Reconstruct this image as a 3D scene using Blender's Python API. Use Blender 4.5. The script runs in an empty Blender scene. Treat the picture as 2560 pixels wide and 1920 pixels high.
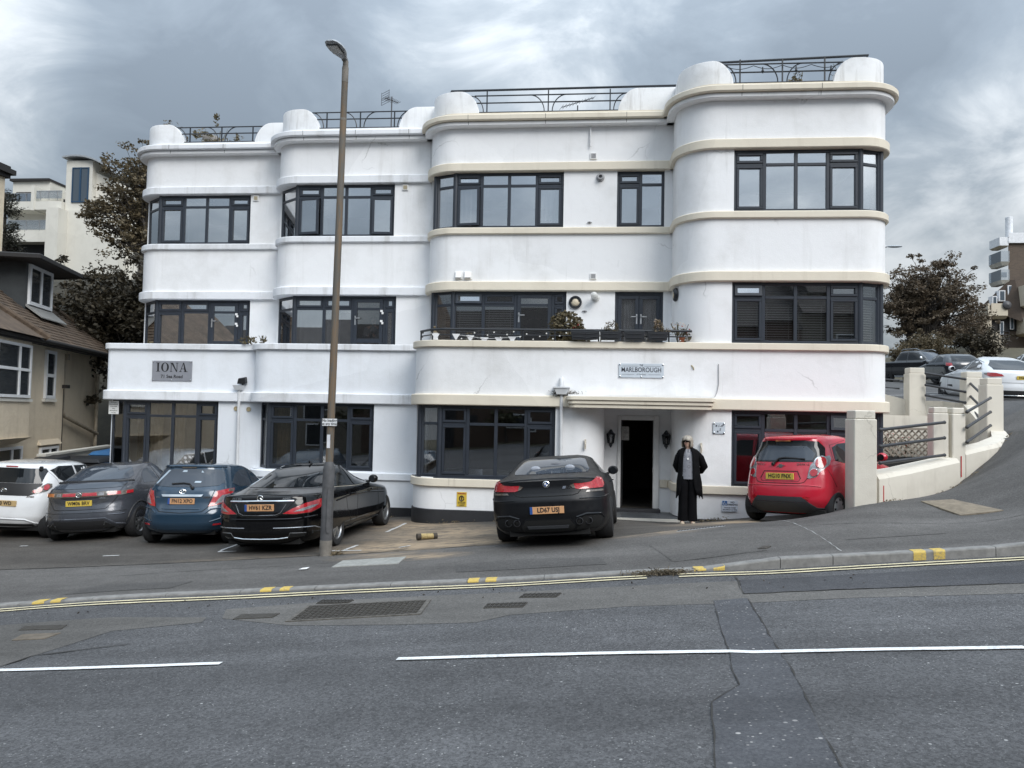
import bpy, bmesh, math, random
import numpy as np
from mathutils import Vector, Matrix
rng = random.Random(7)
nrng = np.random.default_rng(11)
sc = bpy.context.scene
COL = sc.collection

# ---------------------------------------------------------------- camera
EYE = np.array([0.0, 0.0, 2.12])
def camera():
    yaw, pitch, roll = 0.09633, 0.038346, 0.019253
    cy, sy, cp, sp = math.cos(yaw), math.sin(yaw), math.cos(pitch), math.sin(pitch)
    f = Vector((-sy*cp, cy*cp, sp)); r = Vector((cy, sy, 0)); u = r.cross(f)
    r2 = r*math.cos(roll) + u*math.sin(roll); u2 = -r*math.sin(roll) + u*math.cos(roll)
    cd = bpy.data.cameras.new('camera'); co = bpy.data.objects.new('camera', cd); COL.objects.link(co)
    cd.sensor_width = 36; cd.lens = 27.013; cd.clip_start = .05; cd.clip_end = 3000
    m = Matrix(((r2.x, u2.x, -f.x, EYE[0]), (r2.y, u2.y, -f.y, EYE[1]), (r2.z, u2.z, -f.z, EYE[2]), (0, 0, 0, 1)))
    co.matrix_world = m
    sc.camera = co
camera()

# ---------------------------------------------------------------- sky, sun, exposure
SUN_EL, SUN_AZ = 40, 141        # degrees; the sun is behind the cloud, over the viewer's right shoulder
def world():
    w = bpy.data.worlds.new('World'); sc.world = w; w.use_nodes = True
    N, L = w.node_tree.nodes, w.node_tree.links
    for n in list(N): N.remove(n)
    def nd(t, **k):
        n = N.new(t)
        for a, b in k.items(): setattr(n, a, b)
        return n
    def mth(op, a=None, b=None, c=None):
        n = nd('ShaderNodeMath', operation=op)
        for i, v in enumerate((a, b, c)):
            if v is None: continue
            if hasattr(v, 'type') or isinstance(v, bpy.types.NodeSocket): L.new(v, n.inputs[i])
            else: n.inputs[i].default_value = v
        return n.outputs[0]
    out = nd('ShaderNodeOutputWorld'); bg = nd('ShaderNodeBackground'); bg.inputs[1].default_value = .1
    sky = nd('ShaderNodeTexSky', sky_type='NISHITA', sun_disc=False)
    sky.sun_elevation = math.radians(SUN_EL); sky.sun_rotation = math.radians(SUN_AZ)
    sky.air_density = 1.4; sky.dust_density = 2.0
    tc = nd('ShaderNodeTexCoord'); sep = nd('ShaderNodeSeparateXYZ'); L.new(tc.outputs['Generated'], sep.inputs[0])
    zc = mth('MAXIMUM', sep.outputs[2], 0.0)
    den = mth('ADD', zc, .5)
    px = mth('DIVIDE', sep.outputs[0], den); py = mth('DIVIDE', sep.outputs[1], den)
    cmb = nd('ShaderNodeCombineXYZ'); L.new(px, cmb.inputs[0]); L.new(py, cmb.inputs[1])
    def noise(scale, detail, rough, off, dist=0.0):
        mp = nd('ShaderNodeMapping'); mp.inputs['Location'].default_value = off; mp.inputs['Scale'].default_value = scale
        L.new(cmb.outputs[0], mp.inputs[0])
        n = nd('ShaderNodeTexNoise'); n.inputs['Scale'].default_value = 1; n.inputs['Detail'].default_value = detail
        n.inputs['Roughness'].default_value = rough; n.inputs['Distortion'].default_value = dist
        L.new(mp.outputs[0], n.inputs['Vector']); return n.outputs['Fac']
    big = noise((1.7, 1.7, 1), 4, .52, (1.3, .4, 0), .35)
    fine = noise((4.0, 4.0, 1), 9, .6, (4.1, 2.2, 0), .6)
    mix = mth('ADD', mth('MULTIPLY', big, .54), mth('MULTIPLY', fine, .46))
    # brighter breaks in the cloud: directions of the pale patches seen in the photograph
    def brk(d, width, amt):
        v = Vector(d).normalized()
        dp = nd('ShaderNodeVectorMath', operation='DOT_PRODUCT'); dp.inputs[1].default_value = v
        L.new(tc.outputs['Generated'], dp.inputs[0])
        k = mth('SUBTRACT', dp.outputs['Value'], math.cos(math.radians(width)))
        k = mth('DIVIDE', k, 1 - math.cos(math.radians(width)))
        k = mth('MAXIMUM', k, 0.0)
        return mth('MULTIPLY', k, amt)
    for d, wd, am in BREAKS: mix = mth('ADD', mix, brk(d, wd, am))
    rmp = nd('ShaderNodeValToRGB'); L.new(mix, rmp.inputs[0])
    cr = rmp.color_ramp
    cr.elements[0].position = .38; cr.elements[0].color = (1.15, 1.38, 1.66, 1)
    cr.elements[1].position = .66; cr.elements[1].color = (4.2, 4.42, 4.62, 1)
    e = cr.elements.new(.475); e.color = (1.5, 1.78, 2.10, 1)
    e = cr.elements.new(.55); e.color = (2.15, 2.44, 2.74, 1)
    # overcast sky: brighter towards the zenith (CIE overcast law) and a little on the sun's side
    zen = mth('ADD', mth('MULTIPLY', mth('POWER', zc, 1.6), ZEN), .80)
    sd = (math.sin(math.radians(SUN_AZ)), math.cos(math.radians(SUN_AZ)), .9)
    dps = nd('ShaderNodeVectorMath', operation='DOT_PRODUCT'); dps.inputs[1].default_value = Vector(sd).normalized()
    L.new(tc.outputs['Generated'], dps.inputs[0])
    sunside = mth('ADD', mth('MULTIPLY', mth('MAXIMUM', mth('ADD', dps.outputs['Value'], .1), 0.0), .45), 1.0)
    zen = mth('MULTIPLY', zen, sunside)
    sc_ = nd('ShaderNodeVectorMath', operation='SCALE'); L.new(rmp.outputs[0], sc_.inputs[0]); L.new(zen, sc_.inputs['Scale'])
    mx = nd('ShaderNodeMixRGB'); mx.inputs[0].default_value = .92
    L.new(sky.outputs[0], mx.inputs[1]); L.new(sc_.outputs[0], mx.inputs[2])
    L.new(mx.outputs[0], bg.inputs[0]); L.new(bg.outputs[0], out.inputs[0])
BREAKS = [((-.09, .85, .52), 12, .08), ((-.72, .66, .38), 12, .15), ((.47, .84, .22), 12, .16), ((.40, .88, .16), 10, .04),
          ((-.36, .86, .32), 14, -.09), ((.22, .86, .46), 13, -.10), ((.42, .78, .44), 12, -.10)]
ZEN = 4.6
world()
sun = bpy.data.lights.new('sun', 'SUN'); sun.energy = 1.5; sun.angle = math.radians(32); sun.color = (1, .97, .93)
so = bpy.data.objects.new('sun', sun); COL.objects.link(so)
_d = Vector((math.sin(math.radians(SUN_AZ))*math.cos(math.radians(SUN_EL)), math.cos(math.radians(SUN_AZ))*math.cos(math.radians(SUN_EL)), math.sin(math.radians(SUN_EL))))
so.rotation_euler = _d.to_track_quat('Z', 'Y').to_euler()
so.location = (0, -10, 30)
vs = sc.view_settings
vs.view_transform = 'Standard'; vs.look = 'None'; vs.gamma = 1; vs.use_curve_mapping = False; vs.exposure = .64
sc.cycles.max_bounces = 8; sc.cycles.transparent_max_bounces = 16
try: sc.cycles.use_denoising = True
except Exception: pass

# ---------------------------------------------------------------- helpers
def link(o, parent=None):
    COL.objects.link(o)
    if parent is not None:
        o.parent = parent
        if parent.name in SITE_BUILT: o.matrix_parent_inverse = Matrix.Translation(parent.location).inverted()
    return o
SITE_BUILT = set()      # buildings whose parts are laid out in site coordinates
def tag(o, label=None, cat=None, group=None, kind=None):
    if label: o['label'] = label
    if cat: o['category'] = cat
    if group: o['group'] = group
    if kind: o['kind'] = kind
    return o
def empty(name, loc=(0, 0, 0), label=None, cat=None, group=None):
    o = bpy.data.objects.new(name, None); o.location = loc; o.empty_display_size = .2
    link(o); tag(o, label, cat, group); return o

class MB:
    """collects shapes and links them as one mesh object"""
    def __init__(s): s.v = []; s.f = []; s.mi = []; s.cur = 0
    def add(s, vs, fs):
        b = len(s.v); s.v += [tuple(map(float, v)) for v in vs]
        for f in fs: s.f.append([i + b for i in f]); s.mi.append(s.cur)
        return s
    def box(s, x0, x1, y0, y1, z0, z1):
        v = [(x0,y0,z0),(x1,y0,z0),(x1,y1,z0),(x0,y1,z0),(x0,y0,z1),(x1,y0,z1),(x1,y1,z1),(x0,y1,z1)]
        return s.add(v, [(0,3,2,1),(4,5,6,7),(0,1,5,4),(1,2,6,5),(2,3,7,6),(3,0,4,7)])
    def hexa(s, v): # 8 verts, bottom 4 ccw then top 4
        return s.add(v, [(0,3,2,1),(4,5,6,7),(0,1,5,4),(1,2,6,5),(2,3,7,6),(3,0,4,7)])
    def prism(s, poly, z0, z1):
        n = len(poly)
        f0 = (lambda i: z0(*poly[i])) if callable(z0) else (lambda i: z0)
        f1 = (lambda i: z1(*poly[i])) if callable(z1) else (lambda i: z1)
        v = [(p[0], p[1], f0(i)) for i, p in enumerate(poly)] + [(p[0], p[1], f1(i)) for i, p in enumerate(poly)]
        fs = [list(range(n))[::-1], [n+i for i in range(n)]] + [(i, (i+1) % n, n+(i+1) % n, n+i) for i in range(n)]
        return s.add(v, fs)
    def seg(s, p0, p1, a0, a1, t0, t1, z0, z1):
        """box along the plan line p0-p1: a = metres along, t = metres behind the line (away from the front), z"""
        p0 = np.array(p0[:2], float); p1 = np.array(p1[:2], float); d = (p1-p0)/np.linalg.norm(p1-p0); n = np.array([-d[1], d[0]])
        q = lambda a, t: p0 + d*a + n*t
        c = [q(a0, t0), q(a1, t0), q(a1, t1), q(a0, t1)]
        return s.hexa([(*k, z0) for k in c] + [(*k, z1) for k in c])
    def tube(s, pts, r, n=8, caps=True, ry=None):
        pts = [Vector(p) for p in pts]; m = len(pts); R = r if isinstance(r, (list, tuple)) else [r]*m
        vs = []; up = None
        for i, p in enumerate(pts):
            t = (pts[min(i+1, m-1)] - pts[max(i-1, 0)]).normalized()
            if up is None:
                up = Vector((0, 0, 1)) if abs(t.z) < .9 else Vector((1, 0, 0))
            a = t.cross(up).normalized(); b = a.cross(t).normalized(); up = b
            for k in range(n):
                th = 2*math.pi*k/n
                vs.append(p + a*math.cos(th)*R[i] + b*math.sin(th)*R[i]*(ry or 1))
        fs = [(i*n+k, i*n+(k+1) % n, (i+1)*n+(k+1) % n, (i+1)*n+k) for i in range(m-1) for k in range(n)]
        if caps: fs += [list(range(n))[::-1], [(m-1)*n+k for k in range(n)]]
        return s.add(vs, fs)
    def lathe(s, prof, c=(0, 0, 0), n=16, axis='z', caps=True):
        """prof: (radius, height) pairs around an axis through c"""
        vs = []
        for r, h in prof:
            for k in range(n):
                a = 2*math.pi*k/n; x, y = r*math.cos(a), r*math.sin(a)
                vs.append({'z': (c[0]+x, c[1]+y, c[2]+h), 'y': (c[0]+x, c[1]+h, c[2]+y), 'x': (c[0]+h, c[1]+x, c[2]+y)}[axis])
        m = len(prof)
        fs = [(i*n+k, i*n+(k+1) % n, (i+1)*n+(k+1) % n, (i+1)*n+k) for i in range(m-1) for k in range(n)]
        if caps: fs += [list(range(n))[::-1], [(m-1)*n+k for k in range(n)]]
        return s.add(vs, fs)
    def ball(s, c, r, n=10, m=6, sx=1, sy=1, sz=1):
        vs = [(c[0], c[1], c[2]-r*sz)]
        for i in range(1, m):
            ph = -math.pi/2 + math.pi*i/m
            for k in range(n):
                a = 2*math.pi*k/n
                vs.append((c[0]+r*sx*math.cos(ph)*math.cos(a), c[1]+r*sy*math.cos(ph)*math.sin(a), c[2]+r*sz*math.sin(ph)))
        vs.append((c[0], c[1], c[2]+r*sz)); e = len(vs)-1
        fs = [(0, 1+(k+1) % n, 1+k) for k in range(n)]
        for i in range(m-2):
            for k in range(n): fs.append((1+i*n+k, 1+i*n+(k+1) % n, 1+(i+1)*n+(k+1) % n, 1+(i+1)*n+k))
        b = 1+(m-2)*n
        fs += [(b+k, b+(k+1) % n, e) for k in range(n)]
        return s.add(vs, fs)
    def plate(s, poly2, z0=0., z1=.01, fn=None):
        """polygon in 2D extruded from z0 to z1, then mapped by fn(u,v,w)"""
        n = len(poly2); fn = fn or (lambda u, v, w: (u, v, w))
        v = [fn(p[0], p[1], z0) for p in poly2] + [fn(p[0], p[1], z1) for p in poly2]
        return s.add(v, [list(range(n))[::-1], [n+i for i in range(n)]] + [(i, (i+1) % n, n+(i+1) % n, n+i) for i in range(n)])
    def build(s, name, mat, parent=None, smooth=False, bevel=0, seg=1, fixn=True, org=None):
        me = bpy.data.meshes.new(name)
        V = s.v
        if org is not None: V = [(x-org[0], y-org[1], z-org[2]) for x, y, z in V]
        me.from_pydata(V, [], s.f)
        mats = mat if isinstance(mat, (list, tuple)) else [mat]
        for m in mats: me.materials.append(m)
        if len(mats) > 1: me.polygons.foreach_set('material_index', s.mi)
        if fixn or bevel:
            bm = bmesh.new(); bm.from_mesh(me)
            if fixn: bmesh.ops.recalc_face_normals(bm, faces=bm.faces)
            if bevel:
                es = [e for e in bm.edges if len(e.link_faces) == 2 and e.calc_face_angle(0) > .5]
                bmesh.ops.bevel(bm, geom=es, offset=bevel, segments=seg, affect='EDGES', profile=.6)
            bm.to_mesh(me); bm.free()
        if smooth: smooth_me(me, smooth if smooth is not True else 40)
        o = bpy.data.objects.new(name, me); link(o, parent)
        if org is not None: o.location = org
        return o
def smooth_me(me, ang=40):
    me.polygons.foreach_set('use_smooth', [True]*len(me.polygons))
    try: me.set_sharp_from_angle(angle=math.radians(ang))
    except Exception: pass
def copy_tree(o, parent=None):
    c = o.copy(); COL.objects.link(c)
    if parent is not None: c.parent = parent
    for ch in list(o.children): copy_tree(ch, c)
    return c

# ---------------------------------------------------------------- materials
class NT:
    def __init__(s, name):
        s.m = bpy.data.materials.new(name); s.m.use_nodes = True
        s.N, s.L = s.m.node_tree.nodes, s.m.node_tree.links
        s.b = s.N['Principled BSDF']; s.out = s.N['Material Output']
        s._tc = None
    def n(s, t, **k):
        n = s.N.new(t)
        for a, b in k.items(): setattr(n, a, b)
        return n
    def put(s, sock, v):
        if isinstance(v, bpy.types.NodeSocket): s.L.new(v, sock)
        elif v is not None:
            if hasattr(sock.default_value, '__len__') and not hasattr(v, '__len__'): v = (v, v, v)
            if hasattr(v, '__len__') and len(v) == 3 and hasattr(sock.default_value, '__len__') and len(sock.default_value) == 4: v = (*v, 1)
            sock.default_value = v
    def co(s, kind='Object'):
        if s._tc is None: s._tc = s.n('ShaderNodeTexCoord')
        return s._tc.outputs[kind]
    def pos(s): return s.n('ShaderNodeNewGeometry').outputs['Position']
    def map(s, src, scale=(1, 1, 1), loc=(0, 0, 0), rot=(0, 0, 0)):
        m = s.n('ShaderNodeMapping'); s.L.new(src, m.inputs[0])
        m.inputs['Scale'].default_value = scale; m.inputs['Location'].default_value = loc; m.inputs['Rotation'].default_value = rot
        return m.outputs[0]
    def noise(s, src, scale=5, detail=3, rough=.5, dist=0, col=False):
        n = s.n('ShaderNodeTexNoise'); s.L.new(src, n.inputs['Vector'])
        n.inputs['Scale'].default_value = scale; n.inputs['Detail'].default_value = detail
        n.inputs['Roughness'].default_value = rough; n.inputs['Distortion'].default_value = dist
        return n.outputs['Color' if col else 'Fac']
    def voro(s, src, scale=5, feature='F1', out='Distance', rnd=1):
        n = s.n('ShaderNodeTexVoronoi', feature=feature); s.L.new(src, n.inputs['Vector']); n.inputs['Scale'].default_value = scale
        n.inputs['Randomness'].default_value = rnd
        return n.outputs[out]
    def ramp(s, f, stops):
        r = s.n('ShaderNodeValToRGB'); s.L.new(f, r.inputs[0]); e = r.color_ramp.elements
        while len(e) < len(stops): e.new(.5)
        for i, (p, c) in enumerate(stops):
            e[i].position = p; e[i].color = (c, c, c, 1) if not hasattr(c, '__len__') else (*c[:3], 1)
        return r.outputs[0]
    def mix(s, f, a, b, op='MIX'):
        m = s.n('ShaderNodeMixRGB', blend_type=op); s.put(m.inputs[0], f); s.put(m.inputs[1], a); s.put(m.inputs[2], b); return m.outputs[0]
    def math(s, op, a, b=None):
        m = s.n('ShaderNodeMath', operation=op); s.put(m.inputs[0], a)
        if b is not None: s.put(m.inputs[1], b)
        return m.outputs[0]
    def bump(s, h, strength=.3, dist=.01):
        b = s.n('ShaderNodeBump'); s.L.new(h, b.inputs['Height']); b.inputs['Strength'].default_value = strength; b.inputs['Distance'].default_value = dist
        s.L.new(b.outputs[0], s.b.inputs['Normal']); return b.outputs[0]
    def set(s, **k):
        nm = dict(color='Base Color', rough='Roughness', metal='Metallic', coat='Coat Weight', coatr='Coat Roughness', spec='Specular IOR Level', alpha='Alpha', trans='Transmission Weight', ior='IOR', sheen='Sheen Weight')
        for a, v in k.items(): s.put(s.b.inputs[nm[a]], v)
        return s.m
_mc = {}
def plain(name, col, rough=.5, metal=0, coat=0, spec=.5, vary=.12, vscale=6):
    if name in _mc: return _mc[name]
    t = NT(name); c = t.noise(t.co(), vscale, 4, .6)
    k = t.ramp(c, [(.3, tuple(x*(1-vary) for x in col)), (.7, tuple(min(1, x*(1+vary)) for x in col))])
    t.set(color=k, rough=rough, metal=metal, coat=coat, spec=spec); _mc[name] = t.m; return t.m
def stucco(name, base, stain, amount=.35, bump=.25, streaks=.5, rough=.75, crack=0):
    t = NT(name); p = t.pos()
    big = t.noise(p, .55, 5, .6, .3); mid = t.noise(p, 2.3, 5, .6)
    st = t.noise(t.map(p, (3.2, 3.2, .28)), 1, 6, .65, .4)
    st = t.ramp(st, [(.55, 0), (.78, 1)])
    blot = t.ramp(t.math('MULTIPLY', big, mid), [(.24, 0), (.48, 1)])
    f = t.math('MULTIPLY', t.math('ADD', t.math('MULTIPLY', st, streaks), t.math('MULTIPLY', blot, .6)), amount)
    col = t.mix(f, base, stain)
    spk = t.ramp(t.noise(p, 9, 3, .7), [(.66, 0), (.74, 1)])
    col = t.mix(t.math('MULTIPLY', t.math('MULTIPLY', spk, blot), .25*amount), col, tuple(x*.45 for x in stain))
    dn = t.noise(t.map(p, (7, 7, .5)), 1, 4, .7, .2); dm = t.noise(t.map(p, (.8, .8, .6)), 1, 3, .6)
    dr = t.math('MULTIPLY', t.ramp(dn, [(.60, 0), (.72, 1)]), t.ramp(dm, [(.50, 0), (.66, 1)]))
    col = t.mix(t.math('MULTIPLY', dr, .5*streaks), col, tuple(x*.75 for x in stain))
    pr = t.voro(t.mix(.25, p, t.noise(p, .9, 3, .6, col=True)), .35, out='Color'); ps = t.n('ShaderNodeSeparateColor'); t.L.new(pr, ps.inputs[0])
    col = t.mix(1., col, t.ramp(ps.outputs[0], [(0, .955), (1, 1.02)]), 'MULTIPLY')
    if crack:
        w = t.noise(p, 1.6, 4, .6, col=True)
        v = t.voro(t.mix(.35, p, w), crack, 'DISTANCE_TO_EDGE')
        ln = t.ramp(v, [(.002, 1), (.007, 0)]); msk = t.ramp(t.noise(p, .5, 2), [(.58, 0), (.64, 1)])
        col = t.mix(t.math('MULTIPLY', t.math('MULTIPLY', ln, msk), .42), col, tuple(x*.4 for x in stain))
    h = t.math('ADD', t.noise(p, 55, 4, .65), t.math('MULTIPLY', t.noise(p, 5, 3), 1.6))
    t.bump(h, bump, .012); t.set(color=col, rough=rough, spec=.3); return t.m
def glass(name, tint=.55, base=.36, rough=.0, wav=.0):
    t = NT(name); N, L = t.N, t.L
    N.remove(t.b)
    tr = t.n('ShaderNodeBsdfTransparent'); tr.inputs[0].default_value = (tint, tint*1.01, tint*1.02, 1)
    gl = t.n('ShaderNodeBsdfGlossy'); gl.inputs['Roughness'].default_value = rough; gl.inputs[0].default_value = (.93, .95, .97, 1)
    lw = t.n('ShaderNodeLayerWeight'); lw.inputs[0].default_value = .25
    f = t.math('ADD', t.math('MULTIPLY', lw.outputs['Fresnel'], 1-base), base)
    if wav:
        b = t.n('ShaderNodeBump'); b.inputs['Strength'].default_value = wav; b.inputs['Distance'].default_value = .02
        L.new(t.noise(t.pos(), 1.3, 1), b.inputs['Height']); L.new(b.outputs[0], gl.inputs['Normal'])
    ms = t.n('ShaderNodeMixShader'); L.new(f, ms.inputs[0]); L.new(tr.outputs[0], ms.inputs[1]); L.new(gl.outputs[0], ms.inputs[2])
    L.new(ms.outputs[0], t.out.inputs[0]); return t.m
def brick(name, c1, c2, mortar, scale=1., rough=.8):
    t = NT(name); p = t.co('Object')
    # bricks on any upright face: use the distance along the wall and the height
    geo = t.n('ShaderNodeNewGeometry'); sp = t.n('ShaderNodeSeparateXYZ'); t.L.new(geo.outputs['Position'], sp.inputs[0])
    al = t.math('ADD', sp.outputs[0], sp.outputs[1]); cb = t.n('ShaderNodeCombineXYZ'); t.L.new(al, cb.inputs[0]); t.L.new(sp.outputs[2], cb.inputs[1])
    b = t.n('ShaderNodeTexBrick'); t.L.new(cb.outputs[0], b.inputs['Vector'])
    b.inputs['Scale'].default_value = 4.4*scale; b.inputs['Color1'].default_value = (*c1, 1); b.inputs['Color2'].default_value = (*c2, 1); b.inputs['Mortar'].default_value = (*mortar, 1)
    b.inputs['Mortar Size'].default_value = .014; b.inputs['Row Height'].default_value = .33; b.inputs['Brick Width'].default_value = 1
    n = t.noise(geo.outputs['Position'], 1.5, 5, .6)
    t.bump(b.outputs['Fac'], -.4, .01)
    t.set(color=t.mix(t.math('MULTIPLY', n, .5), b.outputs['Color'], tuple(x*.6 for x in c1)), rough=rough); return t.m

WHITE = stucco('white_render', (.80, .803, .81), (.44, .43, .40), .5, crack=.75)
WHITE2 = stucco('white_render_blue', (.76, .785, .82), (.48, .48, .47), .5, crack=.7)
WBAND = stucco('white_band_paint', (.74, .755, .78), (.36, .35, .33), .8, streaks=.9)
CREAM = stucco('cream_band_paint', (.70, .64, .53), (.42, .36, .28), .38, streaks=.9)
FINW = stucco('weathered_fin', (.77, .775, .78), (.36, .345, .32), .95, streaks=1.0, crack=1.6)
WALLCREAM = stucco('cream_wall_paint', (.66, .62, .54), (.34, .30, .25), .5, streaks=.9, crack=1.1)
BEIGE = stucco('pebbledash_beige', (.64, .55, .42), (.30, .24, .17), .5, bump=.9, streaks=.8)
OFFWHITE = stucco('aged_render', (.60, .58, .52), (.36, .34, .30), .5)
PLINTH = plain('plinth_black', (.02, .021, .024), .6)
FRAME = plain('anthracite_frame', (.026, .032, .043), .38, vary=.1)
UPVC = plain('white_upvc', (.72, .73, .74), .35, vary=.05)
RAIL = plain('black_iron', (.014, .017, .022), .45)
STEEL = plain('galvanised_steel', (.30, .31, .32), .45, .6)
CHROME = plain('chrome', (.75, .77, .78), .12, 1, vary=.03)
BLACKP = plain('black_plastic', (.012, .012, .013), .5)
WHITEP = plain('white_plastic', (.75, .75, .74), .4, vary=.04)
DARKROOM = plain('dark_interior', (.045, .042, .04), .9)
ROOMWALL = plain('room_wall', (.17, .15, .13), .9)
GLASS = glass('window_glass', .78, .54)
GLASSD = glass('clear_glass', .72, .16)
CURTAIN = plain('net_curtain', (.72, .72, .72), .9, vary=.06)
DRAPE = plain('tan_curtain', (.30, .22, .12), .9, vary=.25)
BLINDM = plain('blind_slats', (.55, .54, .52), .6, vary=.05)
# ================================================================ ground
ROAD_PTS = [[-7.095, 8.861, -0.373], [-6.222, 8.901, -0.278], [-5.36, 8.94, -0.201], [-4.216, 8.993, -0.12], [-3.09, 9.044, -0.032], [-2.25, 9.082, 0.033], [-0.872, 9.143, 0.13], [0.304, 9.194, 0.236], [1.327, 9.238, 0.315], [2.059, 9.269, 0.358], [2.916, 9.305, 0.435], [5.021, 9.391, 0.611], [-4.898, 6.149, -0.141], [-2.946, 6.13, 0.019], [-0.539, 6.002, 0.241], [1.096, 5.955, 0.365], [3.1, 5.841, 0.522], [-3.119, 3.947, 0.154], [-0.339, 3.896, 0.35], [2.012, 3.774, 0.551], [0.0, 0.0, 0.45], [0.0, -3.0, 0.5], [-9.0, 0.0, -0.2], [9.0, 0.0, 1.1], [-20.0, 0.0, -1.1], [20.0, 0.0, 1.9], [-20.0, 8.0, -1.35], [20.0, 10.0, 1.75], [-20.0, -6.0, -1.0], [20.0, -6.0, 2.0]]
PAVE_PTS = [[-7.156, 8.936, -0.369], [-6.277, 8.976, -0.27], [-5.407, 9.016, -0.187], [-4.253, 9.07, -0.107], [-3.117, 9.122, -0.025], [-2.27, 9.16, 0.042], [-0.88, 9.222, 0.141], [0.306, 9.274, 0.252], [1.338, 9.319, 0.327], [2.075, 9.347, 0.463], [2.94, 9.384, 0.542], [5.064, 9.471, 0.731], [-5.847, 12.985, -0.269], [-5.742, 15.767, -0.31], [-4.298, 12.928, -0.202], [-4.193, 15.709, -0.244], [-1.161, 11.988, 0.136], [-1.0, 14.74, -0.034], [0.32, 11.909, 0.256], [0.481, 14.661, 0.086], [-7.898, 13.599, -0.384], [-8.085, 16.007, -0.519], [-6.52, 13.707, -0.363], [-6.707, 16.115, -0.497], [-10.013, 13.827, -0.458], [-10.355, 16.275, -0.414], [-8.603, 14.022, -0.336], [-8.945, 16.47, -0.291], [-11.748, 13.952, -0.438], [-12.009, 16.254, -0.449], [-10.371, 14.108, -0.473], [-10.632, 16.41, -0.484], [-4.009, 11.765, -0.153], [2.059, 15.361, 0.024], [6.914, 14.783, 1.09], [8.818, 17.264, 1.487], [5.549, 12.048, 0.817], [11.556, 22.61, 2.703], [7.108, 13.277, 1.524], [8.803, 16.436, 2.066], [11.065, 20.653, 2.681], [6.0, 16.5, 0.5], [-20.0, 13.0, -1.2], [-20.0, 9.5, -1.3], [20.0, 10.0, 1.95], [20.0, 16.0, 2.9], [0.0, 16.0, 0.02], [-16.0, 18.0, -0.9], [-14.0, 23.0, -0.8], [3.5, 16.0, 0.15], [12.0, 24.0, 3.0], [20.0, 24.0, 3.6], [3.129, 14.366, 0.283], [4.679, 16.159, 0.289], [4.188, 13.451, 0.347], [5.737, 15.245, 0.353], [4.258, 13.035, 0.656], [4.851, 13.29, 0.742]]
KERB = [[-7.095, 8.861, -0.373], [-6.222, 8.901, -0.278], [-5.36, 8.94, -0.201], [-4.216, 8.993, -0.12], [-3.09, 9.044, -0.032], [-2.25, 9.082, 0.033], [-0.872, 9.143, 0.13], [0.304, 9.194, 0.236], [1.327, 9.238, 0.315], [2.059, 9.269, 0.358], [2.916, 9.305, 0.435], [5.021, 9.391, 0.611]]
class Height:
    """smooth surface through surveyed spot heights"""
    def __init__(s, pts):
        p = np.array(pts, float); s.c = p[:, :2]; n = len(p)
        K = s.k(s.c, s.c) + 1e-3*np.eye(n)
        A = np.zeros((n+3, n+3)); A[:n, :n] = K; A[:n, n] = 1; A[:n, n+1:] = s.c; A[n:, :n] = A[:n, n:].T
        s.w = np.linalg.solve(A, np.concatenate([p[:, 2], [0, 0, 0]]))
    def k(s, a, b):
        r2 = ((a[:, None]-b[None])**2).sum(-1) + 1e-9
        return .5*r2*np.log(r2)
    def many(s, xy):
        n = len(s.c); xy = np.asarray(xy, float)
        return s.k(xy, s.c)@s.w[:n] + s.w[n] + xy@s.w[n+1:]
    def __call__(s, x, y): return float(s.many([[x, y]])[0])
H_ROAD, H_PAVE = Height(ROAD_PTS), Height(PAVE_PTS)

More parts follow.
